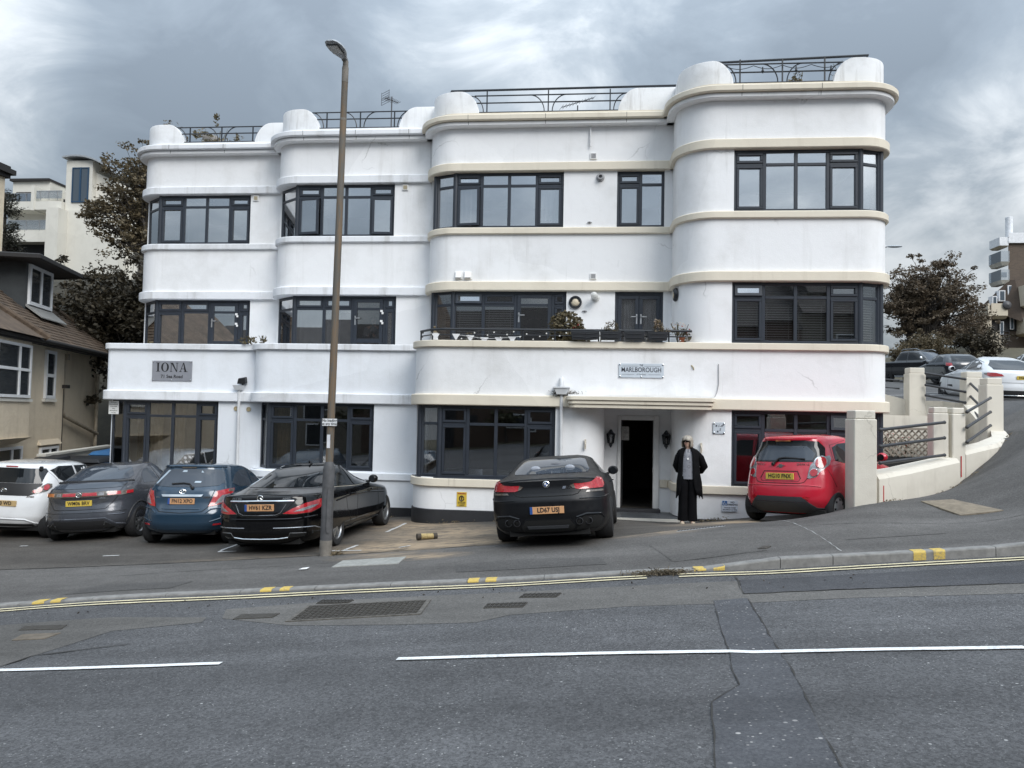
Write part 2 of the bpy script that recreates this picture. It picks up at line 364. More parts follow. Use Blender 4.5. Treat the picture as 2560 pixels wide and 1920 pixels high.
def asphalt(name, dark, light, chip, chip_scale=90, chips=.5, sand=None, rough=.85):
    t = NT(name); p = t.pos()
    g = t.noise(p, 150, 2, .7); big = t.noise(p, .45, 5, .55, .4); mid = t.noise(p, 3.5, 5, .65)
    vc = t.n('ShaderNodeSeparateColor'); t.L.new(t.voro(p, 62, out='Color'), vc.inputs[0])
    col = t.mix(t.math('ADD', t.math('MULTIPLY', t.ramp(g, [(.36, 0), (.66, 1)]), .45), t.math('MULTIPLY', vc.outputs[1], .55)), dark, light)
    v = t.voro(p, chip_scale, out='Color'); vd = t.voro(p, chip_scale)
    sp = t.n('ShaderNodeSeparateColor'); t.L.new(v, sp.inputs[0])
    sel = t.ramp(sp.outputs[0], [(1-chips*.05-.02, 0), (1-chips*.05, 1)]); sel = t.math('MULTIPLY', sel, t.ramp(vd, [(.30, 1), (.42, 0)]))
    pm = t.ramp(t.noise(p, 1.7, 4, .7), [(.36, .1), (.62, 1)]); sel = t.math('MULTIPLY', sel, pm)
    col = t.mix(sel, col, chip)
    v2 = t.voro(t.map(p, (1, 1, 1), (3.3, 1.7, 0)), chip_scale*.42, out='Color'); vd2 = t.voro(t.map(p, (1, 1, 1), (3.3, 1.7, 0)), chip_scale*.42)
    s2 = t.n('ShaderNodeSeparateColor'); t.L.new(v2, s2.inputs[0])
    sel2 = t.math('MULTIPLY', t.ramp(s2.outputs[0], [(1-chips*.012-.004, 0), (1-chips*.012, 1)]), t.ramp(vd2, [(.2, 1), (.3, 0)]))
    sel2 = t.math('MULTIPLY', sel2, pm)
    col = t.mix(sel2, col, tuple(min(.8, x*1.5) for x in chip))
    trk = t.noise(t.map(p, (.10, 1.5, 1)), 1, 3, .5, .2); oil = t.ramp(t.noise(t.map(p, (.5, 1.1, 1), (7, 3, 0)), 1.3, 5, .7, .5), [(.60, 0), (.74, 1)])
    col = t.mix(1.0, col, t.ramp(t.math('ADD', t.math('MULTIPLY', big, .65), t.math('MULTIPLY', mid, .35)), [(.3, .70), (.7, 1.24)]), 'MULTIPLY')
    col = t.mix(1.0, col, t.ramp(trk, [(.35, .84), (.65, 1.14)]), 'MULTIPLY'); col = t.mix(t.math('MULTIPLY', oil, .30), col, tuple(x*.5 for x in dark))
    if sand:
        for (cx, cy, rx, ry, rot, amt) in sand[1]:
            q = t.map(p, (1/rx, 1/ry, 0), rot=(0, 0, rot), loc=(-(cx*math.cos(rot)-cy*math.sin(rot))/rx, -(cx*math.sin(rot)+cy*math.cos(rot))/ry, 0))
            ln = t.n('ShaderNodeVectorMath', operation='LENGTH'); t.L.new(q, ln.inputs[0])
            m = t.ramp(ln.outputs['Value'], [(.25, 1), (1, 0)])
            nz = t.ramp(t.noise(t.map(p, (1, 2.4, 1)), 2.6, 6, .7, .8), [(.36, 0), (.56, 1)])
            col = t.mix(t.math('MULTIPLY', t.math('MULTIPLY', m, nz), amt), col, sand[0])
    t.bump(t.math('ADD', g, t.math('MULTIPLY', vd, -.8)), .55, .006)
    t.set(color=col, rough=rough, spec=.25); return t.m
ROADM = asphalt('road_asphalt', (.038, .0385, .040), (.134, .134, .138), (.30, .30, .29), 70, .9)
ROADPATCH = asphalt('road_trench_asphalt', (.050, .052, .058), (.105, .107, .114), (.30, .29, .28), 42, 1.6)
ROADLIGHT = asphalt('worn_gutter_asphalt', (.075, .072, .068), (.150, .143, .134), (.28, .26, .23), 90, .4)
ROADDARK = asphalt('dark_patch_asphalt', (.040, .041, .045), (.082, .083, .088), (.22, .21, .2), 90, .3)
SANDC = (.36, .275, .185)
PAVEM = asphalt('pavement_asphalt', (.066, .063, .060), (.146, .139, .132), (.27, .26, .25), 120, .5,
                (SANDC, [(-3.0, 11.4, 1.0, .55, 0, .5), (-2.3, 11.0, .8, .35, 0, .8), (5.2, 14.2, 1.2, .6, -.4, .6), (7.6, 14.2, .7, 2.6, -.5, .7)]))
FOREM = asphalt('forecourt_asphalt', (.054, .049, .044), (.120, .110, .099), (.25, .24, .23), 110, .4,
                (SANDC, [(-3.1, 12.4, 1.4, 1.1, 0, 1), (-2.4, 14.0, 2.0, 1.6, 0, .9), (-1.9, 12.2, 1.2, .9, 0, 1), (1.4, 13.6, 1.7, 1.1, .2, 1), (2.2, 14.8, 1.2, .6, 0, .7),
                         (-3.4, 15.6, 1.4, 1.3, 0, .8), (-7.9, 12.1, 2.2, .55, .1, .3)]))
def kerb_poly():
    k = [np.array(p) for p in KERB]
    d0 = (k[0]-k[3])/np.linalg.norm((k[0]-k[3])[:2]); d1 = (k[-1]-k[-3])/np.linalg.norm((k[-1]-k[-3])[:2])
    return [k[0]+d0*19, k[0]+d0*9, k[0]+d0*4] + k + [k[-1]+d1*3, k[-1]+d1*8, k[-1]+d1*19]
KP = kerb_poly()
def kerb_at(x):
    xs = [p[0] for p in KP]
    return float(np.interp(x, xs, [p[1] for p in KP])), float(np.interp(x, xs, [p[2] for p in KP]))
SEAM = [(-24, 10.9), (-13, 10.95), (-8.93, 11.118), (-7.394, 11.254), (-6.452, 11.298), (-5.263, 11.475), (-3.982, 11.797), (-2.828, 11.766), (-1.322, 11.649), (.425, 11.814), (1.836, 12.523), (2.887, 13.0), (3.655, 13.05), (4.2, 13.05), (4.8, 13.3), (5.8, 14.1), (6.9, 14.95), (8.6, 16.7), (9.2, 18.6), (9.4, 20), (26, 20)]
class Cut:
    """the forecourt stays low behind the garden wall while the pavement outside climbs"""
    def many(s, xy):
        xy = np.asarray(xy, float); z = H_PAVE.many(xy)
        cap = np.where(xy[:, 0] > 4.3, np.clip(.50-.1*(xy[:, 0]-4.3), .42, .6), 9)
        return np.minimum(z, cap)
    def __call__(s, x, y): return float(s.many([[x, y]])[0])
H_FORE = Cut()
def sheet(name, mat, rows, h, smooth=True):
    """rows: list of equal-length lists of (x, y); z from h"""
    n = len(rows[0]); xy = [p for r in rows for p in r]; z = h.many(xy)
    me = bpy.data.meshes.new(name)
    me.from_pydata([(x, y, zz) for (x, y), zz in zip(xy, z)], [], [(i*n+k, i*n+k+1, (i+1)*n+k+1, (i+1)*n+k) for i in range(len(rows)-1) for k in range(n-1)])
    me.materials.append(mat)
    if smooth: smooth_me(me, 80)
    return link(bpy.data.objects.new(name, me))
xs = list(np.concatenate([np.linspace(-26, -9, 18), np.linspace(-8.6, 7, 80), np.linspace(7.4, 26, 24)]))
ky = [kerb_at(x)[0] for x in xs]
road = sheet('road', ROADM, [[(x, -9 + (k+9)*t) for x, k in zip(xs, ky)] for t in np.linspace(0, 1, 40)], H_ROAD)
tag(road, 'grey asphalt road climbing to the right in the foreground', kind='structure')
# kerb top: pavement height at the back of the kerb
def seam_y(x): return float(np.interp(x, [p[0] for p in SEAM], [p[1] for p in SEAM]))
xs2 = [x for x in xs]
pav_rows = []
for t in np.linspace(0, 1, 14):
    r = []
    for x in xs2:
        k = kerb_at(x)[0] + .13; r.append((x, k + (max(seam_y(x), k+1.2)-k)*t))
    pav_rows.append(r)
pavement = sheet('pavement', PAVEM, pav_rows, H_PAVE)
tag(pavement, 'grey asphalt pavement between the kerb and the parked cars', kind='structure')
fc_rows = []
for t in np.linspace(0, 1, 22):
    r = []
    for x in [q for q in xs2 if q < 9.45] + [9.45]:
        y0 = max(seam_y(x), kerb_at(x)[0]+1.33); r.append((x, y0 + (25.0-y0)*t**1.3))
    fc_rows.append(r)
fore = sheet('forecourt', FOREM, fc_rows, H_FORE)
tag(fore, 'sandy asphalt parking forecourt in front of the white flats', kind='structure')

# kerb stones, each a piece of its own; low and flush on the left, full height on the right
KERBM = plain('kerb_concrete', (.20, .195, .185), .85, vary=.25, vscale=9)
YELLOW = plain('kerb_yellow_paint', (.62, .43, .06), .7, vary=.25, vscale=25)
kerb = tag(bpy.data.objects.new('kerb', None), 'grey concrete kerb with yellow loading ticks', kind='structure'); link(kerb)
def kerb_stone(x0, x1, tick=False):
    g = .004
    c = []
    for x in (x0+g, x1-g):
        y, z = kerb_at(x); yb = y+.13
        zt = H_PAVE(x, yb) + .004; zt = max(zt, z+.03)
        c.append((x, y, z, yb, zt))
    (xa, ya, za, yb, zt), (xc, yc, zc, yd, zd) = c
    r = .018
    prof = lambda x, y, z, y2, z2: [(x, y, z-.1), (x, y, z2-r), (x, y+r*.35, z2-r*.25), (x, y+r, z2), (x, y2, z2), (x, y2, z-.1)]
    m = MB(); A, B = prof(xa, ya, za, yb, zt), prof(xc, yc, zc, yd, zd); n = 6
    m.add(A+B, [(i, (i+1) % n, n+(i+1) % n, n+i) for i in range(n)] + [list(range(n))[::-1], list(range(n, 2*n))])
    return m.build('kerb_stone', KERBM, kerb)
x = -9.6
while x < 8.5:
    L_ = .914 if rng.random() < .8 else .6
    kerb_stone(x, x+L_); x += L_
def drape(poly, h, off, name, mat, parent=None, step=.35):
    """a thin sheet laid over the ground inside the polygon"""
    bm = bmesh.new(); f = bm.faces.new([bm.verts.new((p[0], p[1], 0)) for p in poly])
    a = np.array(poly); lo, hi = a.min(0), a.max(0)
    for ax in (0, 1):
        k = lo[ax]+step
        while k < hi[ax]:
            no = (1, 0, 0) if ax == 0 else (0, 1, 0)
            bmesh.ops.bisect_plane(bm, geom=bm.verts[:]+bm.edges[:]+bm.faces[:], plane_co=(k, k, 0), plane_no=no); k += step
    bmesh.ops.triangulate(bm, faces=bm.faces)
    vs = bm.verts[:]; z = h.many([(v.co.x, v.co.y) for v in vs])
    for v, zz in zip(vs, z): v.co.z = zz + off
    bmesh.ops.recalc_face_normals(bm, faces=bm.faces)
    for f in bm.faces:
        if f.normal.z < 0: f.normal_flip()
    me = bpy.data.meshes.new(name); bm.to_mesh(me); bm.free(); me.materials.append(mat)
    return link(bpy.data.objects.new(name, me), parent)
def ribbon(pts, w, h, off, name, mat, parent=None, jit=0, step=.12, taper=False):
    p = [np.array(q[:2], float) for q in pts]; out = [p[0]]
    for a, b in zip(p[:-1], p[1:]):
        n = max(1, int(np.linalg.norm(b-a)/step))
        out += [a+(b-a)*(i+1)/n for i in range(n)]
    V = []; m = len(out)
    for i, q in enumerate(out):
        d = out[min(i+1, m-1)]-out[max(i-1, 0)]; d /= np.linalg.norm(d); nn = np.array([-d[1], d[0]])
        ww = w/2*(1+jit*rng.uniform(-1, 1)); q = q + nn*rng.uniform(-1, 1)*w*jit*.8
        if taper: ww *= min(1, .15+4*min(i, m-1-i)/m)
        V += [q+nn*ww, q-nn*ww]
    z = h.many(V)
    me = bpy.data.meshes.new(name)
    me.from_pydata([(v[0], v[1], zz+off) for v, zz in zip(V, z)], [], [(2*i+1, 2*i+3, 2*i+2, 2*i) for i in range(m-1)])
    me.materials.append(mat); return link(bpy.data.objects.new(name, me), parent)
def worn(name, col, under, amt=.5):
    t = NT(name); p = t.pos(); n = t.noise(p, 38, 4, .7); b = t.noise(p, 2.2, 4, .6)
    f = t.math('MULTIPLY', t.ramp(n, [(.46, 0), (.60, 1)]), t.ramp(b, [(.35, .1), (.7, 1)]))
    t.set(color=t.mix(t.math('MULTIPLY', f, amt), col, under), rough=.7); t.bump(n, .3, .004); return t.m
WLINE = worn('white_road_paint', (.74, .75, .75), (.14, .14, .14), .6)
YLINE = worn('pale_yellow_road_paint', (.66, .58, .38), (.16, .15, .13), .6)
WWORN = worn('worn_white_paint', (.55, .55, .54), (.12, .115, .11), .8)
KTICK = worn('yellow_tick_paint', (.56, .40, .09), (.18, .16, .13), .85)
CRACKM = plain('tar_crack', (.030, .028, .025), .9)
TRENCH = [(1.269, 7.734), (1.223, 7.262), (1.151, 6.602), (1.098, 5.967), (1.039, 5.538), (1.008, 5.135), (.78, 4.803), (.724, 4.374), (.65, 3.85), (.62, 3.0), (.6, 1.5)]
TRENCH2 = [(1.15, 1.5), (1.18, 3.0), (1.22, 3.816), (1.266, 4.298), (1.346, 4.844), (1.413, 5.388), (1.454, 5.928), (1.523, 6.713), (1.573, 7.305), (1.6, 7.8)]
for nm, m, poly, off in (('gutter_patch', ROADLIGHT, [(-3.745, 7.79), (-3.9, 8.2), (-2.61, 8.427), (-1.58, 8.5), (-.813, 8.52), (.5, 8.56), (1.684, 8.64), (1.604, 7.977), (2.2, 8.02), (4.3, 7.96), (5.6, 7.9), (5.7, 7.6), (4.2, 7.55), (2.6, 7.66), (1.54, 7.6), (.44, 7.62), (-.7, 7.45), (-1.0, 7.2), (-1.78, 7.25), (-2.87, 7.4)], .003),
                         ('gutter_patch', ROADLIGHT, [(-4.995, 6.3), (-4.937, 6.614), (-4.725, 7.414), (-3.9, 7.66), (-3.95, 7.86), (-5.1, 8.0), (-6.5, 7.8), (-7.5, 7.4), (-6.5, 6.9), (-5.6, 6.4)], .0035),
                         ('dark_patch', ROADDARK, [(1.70, 8.68), (1.604, 7.977), (2.518, 8.03), (4.256, 7.962), (6.5, 7.9), (7, 8.8), (4.756, 8.82)], .006),
                         ('trench_patch', ROADPATCH, TRENCH + TRENCH2, .005)):
    drape(poly, H_ROAD, off, nm, m, road)
for pts, w in ((TRENCH, .006), (TRENCH2[2:], .008), ([(1.69, 8.86), (1.604, 7.977), (2.518, 8.03), (4.256, 7.962), (6.5, 7.9)], .012), ([(-4.2, 6.9), (-4.95, 6.6), (-4.99, 6.27), (-6, 5.6)], .015)):
    ribbon(pts, w, H_ROAD, .009, 'tarmac_crack', CRACKM, road, jit=1.1)
ribbon(SEAM[1:10], .03, H_PAVE, .006, 'tarmac_joint', CRACKM, pavement, jit=.5)
ribbon([(-6.6, 10.4), (-4.5, 10.75), (-3.6, 10.9)], .012, H_PAVE, .006, 'tarmac_joint', CRACKM, pavement, jit=.6)
ribbon([(2.3, 12.0), (3.2, 11.4), (5.2, 11.0), (7, 11.1)], .012, H_PAVE, .006, 'tarmac_joint', CRACKM, pavement, jit=.6)
ribbon([(3.05, 9.55), (3.1, 10.8), (3.02, 12.9)], .012, H_PAVE, .006, 'tarmac_joint', plain('pale_joint', (.3, .3, .29), .9), pavement, jit=.9)
ribbon([(-12, 6.3), (-8.6, 6.22), (-4.895, 6.146), (-4.056, 6.128), (-2.945, 6.132)], .078, H_ROAD, .011, 'centre_line', WLINE, road, jit=.05)
ribbon([(-1.45, 6.02), (-.539, 5.996), (.347, 5.985), (1.096, 5.954), (1.26, 5.917), (1.442, 5.91), (2.175, 5.895), (3.13, 5.846)], .078, H_ROAD, .011, 'centre_line', WLINE, road, jit=.05)
ribbon([(4.75, 5.78), (9, 5.7)], .078, H_ROAD, .011, 'centre_line', WLINE, road, jit=.05)
for off in (.17, .30):
    for a, b in ((-20, .72), (1.08, 18)):
        ribbon([(x, kerb_at(x)[0]-off) for x in np.linspace(a, b, 40)], .05, H_ROAD, .012, 'yellow_line', YLINE, road, jit=.12)
PATCHM = asphalt('pale_pavement_patch', (.068, .065, .062), (.146, .139, .131), (.3, .29, .28), 120, .4)
PATCHD = asphalt('dark_pavement_patch', (.057, .055, .053), (.126, .121, .116), (.25, .24, .23), 120, .3)
for poly, mt in (([(1.1, 9.75), (2.25, 9.8), (2.45, 10.5), (2.1, 11.3), (1.35, 11.6), (.9, 10.9)], PATCHM), ([(-1.6, 9.7), (.3, 9.75), (.2, 10.2), (-.8, 10.35), (-1.7, 10.2)], PATCHD), ([(-6.6, 9.3), (-5.2, 9.35), (-5.1, 9.75), (-6.4, 9.8)], PATCHD), ([(3.3, 10.2), (4.6, 10.35), (4.7, 10.9), (3.6, 10.95)], PATCHM)):
    drape(poly, H_PAVE, .0045, 'tarmac_patch', mt, pavement)
# yellow kerb ticks, painted over the kerb top (and face where the kerb stands up)
for xc, w in ((-6.62, .15), (-6.40, .13), (-3.80, .14), (-3.57, .12), (-1.30, .13), (-1.09, .13), (1.36, .14), (1.58, .13), (3.86, .14), (4.08, .13)):
    m = MB(); P = []
    for xx in (xc-w/2, xc+w/2):
        y, z = kerb_at(xx); zt = max(H_PAVE(xx, y+.13)+.004, z+.03)
        P.append([(xx, y-.003, z+.005), (xx, y-.003, zt-.016), (xx, y+.004, zt-.001), (xx, y+.018, zt+.004), (xx, y+.133, zt+.004)])
    m.add(P[0]+P[1], [(i, i+1, 6+i, 5+i) for i in range(4)])
    m.build('yellow_tick', KTICK, kerb)
# bay markings
for pts in ([(-6.115, 13.213), (-6.011, 12.284)], [(-6.011, 12.284), (-5.717, 12.311)], [(-3.82, 12.843), (-3.873, 12.225)], [(-4.1, 12.24), (-3.544, 12.15)], [(-3.764, 14.538), (-3.72, 15.937)], [(-10.19, 13.15), (-10.06, 13.18)], [(-7.918, 12.113), (-7.666, 12.174)], [(-2.95, 12.2), (-2.8, 12.35)]):
    ribbon(pts, .06, H_PAVE, .008, 'bay_mark', WWORN, fore, jit=.25)
# covers, grates and drains
IRON = plain('cast_iron', (.062, .056, .048), .6, .5, vary=.3, vscale=30)
CONC = plain('cover_concrete', (.27, .27, .25), .85, vary=.2, vscale=14)
RUSTC = plain('rusty_cover', (.20, .165, .12), .85, vary=.25, vscale=10)
def cover(name, quad, h, mat, label, cat, grid=None, rim=None, lift=.012):
    q = [np.array(p) for p in quad]; cx, cy = sum(q)/4; z = h(cx, cy)
    o = empty(name, (cx, cy, z), label, cat)
    S = lambda u, v: ((q[0]*(1-u)+q[3]*u)*(1-v) + (q[1]*(1-u)+q[2]*u)*v)
    def slab(u0, u1, v0, v1, z0, z1, m):
        c = [S(u0, v0), S(u1, v0), S(u1, v1), S(u0, v1)]
        zz = h.many(c)
        m.hexa([(p[0]-cx, p[1]-cy, k-z+z0) for p, k in zip(c, zz)] + [(p[0]-cx, p[1]-cy, k-z+z1) for p, k in zip(c, zz)])
    m = MB(); slab(0, 1, 0, 1, -.03, lift, m); m.build('plate', mat, o, bevel=.003)
    if rim:
        m = MB(); e = .035
        for a in ((-e, 1+e, -e*1.6, 0), (-e, 1+e, 1, 1+e*1.6), (-e, 0, 0, 1), (1, 1+e, 0, 1)): slab(*a, -.03, lift+.003, m)
        m.build('rim', rim, o)
    if grid:
        nu, nv, kind = grid; m = MB()
        for i in range(nu):
            for j in range(nv):
                a, b = (i+.18)/nu, (i+.82)/nu; c, d = (j+.18)/nv, (j+.82)/nv
                slab(a, b, c, d, lift, lift+.006, m)
        g = m.build('tread' if kind == 't' else 'slot', IRON if kind == 't' else CRACKM, o); g['kind'] = 'stuff'
    return o
cover('manhole_cover', [(-2.921, 7.566), (-2.937, 8.162), (-1.673, 8.231), (-1.651, 7.643)], H_ROAD, IRON, 'large two-part iron manhole cover broken into the road below the lamp post', 'manhole cover', (22, 8, 't'), plain('broken_mortar', (.095, .088, .078), .9, vary=.4, vscale=20))
cover('drain_grate', [(-2.916, 8.283), (-2.90, 8.453), (-2.52, 8.391), (-2.553, 8.247)], H_ROAD, IRON, 'small slotted drain grate just behind the large manhole cover', 'drain', (9, 2, 's'))
cover('access_cover', [(-3.601, 7.725), (-3.601, 7.913), (-3.166, 7.899), (-3.183, 7.732)], H_ROAD, IRON, 'small dark cover left of the large manhole cover', 'cover')
cover('access_cover', [(-5.833, 7.558), (-5.902, 7.728), (-5.404, 7.707), (-5.349, 7.541)], H_ROAD, IRON, 'dark iron cover at the far left of the road, nearer the kerb', 'cover')
cover('access_cover', [(-5.593, 7.158), (-5.65, 7.38), (-5.242, 7.389), (-5.265, 7.178)], H_ROAD, plain('worn_cover', (.115, .095, .072), .85, vary=.3, vscale=12), 'brownish cover at the far left of the road, nearer the centre line', 'cover')
cover('drain_grate', [(-.675, 8.207), (-.63, 8.38), (-.226, 8.341), (-.28, 8.147)], H_ROAD, IRON, 'slotted drain grate nearer the kerb below the matt black coupe', 'drain', (9, 2, 's'))
cover('drain_grate', [(-1.001, 7.774), (-.982, 7.97), (-.564, 7.955), (-.598, 7.752)], H_ROAD, IRON, 'slotted drain grate nearer the centre line below the matt black coupe', 'drain', (9, 2, 's'))
cover('pavement_cover', [(-3.479, 10.469), (-3.503, 11.035), (-2.558, 11.037), (-2.536, 10.463)], H_PAVE, CONC, 'pale grey rectangular cover set in the pavement right of the lamp post', 'cover', (1, 1, 'x') if False else None)
cover('pavement_cover', [(5.233, 12.627), (5.668, 12.542), (5.886, 11.506), (5.371, 11.652)], H_PAVE, RUSTC, 'beige inspection cover in the pavement below the curved cream wall', 'cover')
cover('stopcock_cover', [(2.166, 9.95), (2.272, 10.084), (2.357, 10.043), (2.259, 9.888)], H_PAVE, IRON, 'tiny stopcock cover in the pavement below the red car', 'cover')
cover('drain_channel', [(1.412, 12.041), (1.46, 12.18), (2.214, 12.427), (2.179, 12.288)], H_PAVE, STEEL, 'narrow steel drain channel in front of the standing woman', 'drain', (16, 1, 's'), lift=.006)
# ================================================================ the white block (two addresses)
iona = empty('apartment_building', (-9.5, 17.5, -.4), 'white rendered art deco flats with plain white bands, stepped left half of the terrace', 'building')
marl = empty('apartment_building', (1.2, 15.9, 0), 'white rendered flats with cream bands and a porch, right half of the terrace', 'building')
SITE_BUILT |= {iona.name, marl.name}
YB = 25.5
UNITS = dict(
    U1=dict(xl=-11.75, r=.65, y=18.77, xr=-7.5, rr=0), U2=dict(xl=-7.75, r=.65, y=17.96, xr=-3.4, rr=0),
    U3=dict(xl=-3.73, r=.68, y=17.165, xr=2.2, rr=0), U4=dict(xl=1.85, r=.75, y=15.866, xr=6.1, rr=.65),
    G1=dict(xl=-11.55, r=.12, y=17.5, xr=-7.6, rr=0), G2=dict(xl=-7.8, r=.5, y=17.1, xr=-3.4, rr=0),
    G3=dict(xl=-3.7, r=.65, y=15.866, xr=6.1, rr=.65))
def outline(u, off=0., n=12, yb=YB):
    d = UNITS[u]; xl, r, y, xr, rr = d['xl'], d['r'], d['y'], d['xr'], d['rr']
    p = [(xl-off, yb)]
    for k in range(n+1):
        a = math.pi + math.pi/2*k/n
        p.append((xl+r+(r+off)*math.cos(a), y+r+(r+off)*math.sin(a)))
    if rr:
        for k in range(n+1):
            a = -math.pi/2 + math.pi/2*k/n
            p.append((xr-rr+(rr+off)*math.cos(a), y+rr+(rr+off)*math.sin(a)))
        p.append((xr+off, yb))
    else:
        p += [(xr, y-off), (xr, yb)]
    return p
def strip(m, po, pi, z0, z1):
    """wall between two parallel plan paths; z1 may be a list per point"""
    n = len(po); Z1 = z1 if hasattr(z1, '__len__') else [z1]*n
    v = [(*p, z0) for p in po] + [(*p, z) for p, z in zip(po, Z1)] + [(*p, z0) for p in pi] + [(*p, z) for p, z in zip(pi, Z1)]
    f = []
    for i in range(n-1):
        f += [(i, i+1, n+i+1, n+i), (n+i, n+i+1, 3*n+i+1, 3*n+i), (2*n+i+1, 2*n+i, 3*n+i, 3*n+i+1), (i+1, i, 2*n+i, 2*n+i+1)]
    f += [(0, n, 3*n, 2*n), (n-1, 2*n-1+2*n, 4*n-1, 2*n-1)] if False else [(0, n, 3*n, 2*n), (n-1, 3*n-1, 4*n-1, 2*n-1)]
    m.add(v, f)
ZC0, ZC1, ZC2 = 8.615, 8.72, 8.85
H2, S2, H1, PAR, GB = (7.60, 7.80), (6.17, 6.32), (4.88, 5.09), (3.49, 3.63), (2.27, 2.50)
upper = dict(U1=(iona, WHITE, WBAND), U2=(iona, WHITE, WBAND), U3=(marl, WHITE, CREAM), U4=(marl, WHITE, CREAM))
def moulding(name, u, z0, z1, off, mat, par, lip=.0, slope=.0):
    """a projecting band with softened edges, all round the unit"""
    m = MB(); po = outline(u, off, 16); c = .018; p1 = outline(u, off-c, 16); pin = outline(u, -.2, 16)
    n = len(po)
    rings = [(outline(u, -.15, 16), z0), (p1, z0), (po, z0+c), (po, z1-c), (p1, z1), (outline(u, -.15, 16), z1+slope)]
    v = []
    for pts, z in rings: v += [(*p, z) for p in pts]
    f = []
    for k in range(len(rings)-1):
        for i in range(n-1): f.append((k*n+i, k*n+i+1, (k+1)*n+i+1, (k+1)*n+i))
    for e in (0, n-1): f.append([k*n+e for k in range(len(rings))])
    m.add(v, f)
    o = m.build(name, mat, par, smooth=35); return o
for u, (par, wm, bm_) in upper.items():
    m = MB()
    m.prism(outline(u), ZC1-.02, ZC2-.02)                # roof slab under the cornice
    m.prism(outline(u, 0), H2[0]+.005, ZC1-.02)          # frieze
    m.prism(outline(u, 0), S2[0]-1.06, S2[1]-.005) if False else m.prism(outline(u), H1[0]+.005, S2[1]-.004)
    if u == 'U4': m.prism(outline(u), PAR[0], PAR[1]-.004)
    o = m.build('wall', wm, par, smooth=30)
    moulding('cornice', u, ZC1, ZC2, .25, bm_, par, slope=.01)
    moulding('cornice', u, ZC0, ZC1-.004, .17, wm, par)
    moulding('band', u, H2[0], H2[1], .085, bm_, par, slope=.03)
    moulding('band', u, S2[0], S2[1], .065, bm_, par, slope=.02)
    moulding('band', u, H1[0], H1[1], .085, bm_, par, slope=.03)
    # low upstand behind the cornice that carries the railing
    m = MB(); strip(m, outline(u, -.02), outline(u, -.2), ZC2-.02, ZC2+.13); m.build('roof_kerb', wm if par is iona else CREAM, par, smooth=30)

# open joints and chips in the cornices
JOINT = plain('open_joint', (.10, .095, .09), .9)
for u, xs_j in (('U1', (-10.75, -9.3)), ('U2', (-6.9, -5.6, -4.3)), ('U3', (-2.75, -1.0, .8)), ('U4', (3.05, 4.6))):
    for xj in xs_j:
        y = UNITS[u]['y']; m = MB(); m.hexa([(xj-.005, y-.174, ZC0+.02), (xj+.004, y-.174, ZC0+.02), (xj+.004, y-.1, ZC0+.02), (xj-.005, y-.1, ZC0+.02), (xj-.003, y-.174, ZC1-.01), (xj+.006, y-.174, ZC1-.01), (xj+.006, y-.1, ZC1-.01), (xj-.003, y-.1, ZC1-.01)]); m.build('joint', JOINT, upper[u][0])
        m = MB(); m.box(xj-.002, xj+.007, y-.2535, y-.2, ZC1+.012, ZC2-.012); m.build('joint', JOINT, upper[u][0])
# ground floor blocks
gmat = dict(G1=(iona, WHITE2, WBAND), G2=(iona, WHITE2, WBAND), G3=(marl, WHITE, CREAM))
for g, (par, wm, bm_) in gmat.items():
    m = MB(); m.prism(outline(g), GB[0]+.005, 3.22); strip(m, outline(g, 0), outline(g, -.18), 3.22, PAR[1]-.004)
    m.build('terrace_wall', wm, par, smooth=30)
    moulding('band', g, GB[0], GB[1], .085, bm_, par, slope=.03)
    m = MB(); strip(m, outline(g, .07), outline(g, -.22), PAR[0], PAR[1]); m.build('parapet_band', bm_, par, smooth=30, bevel=.012)

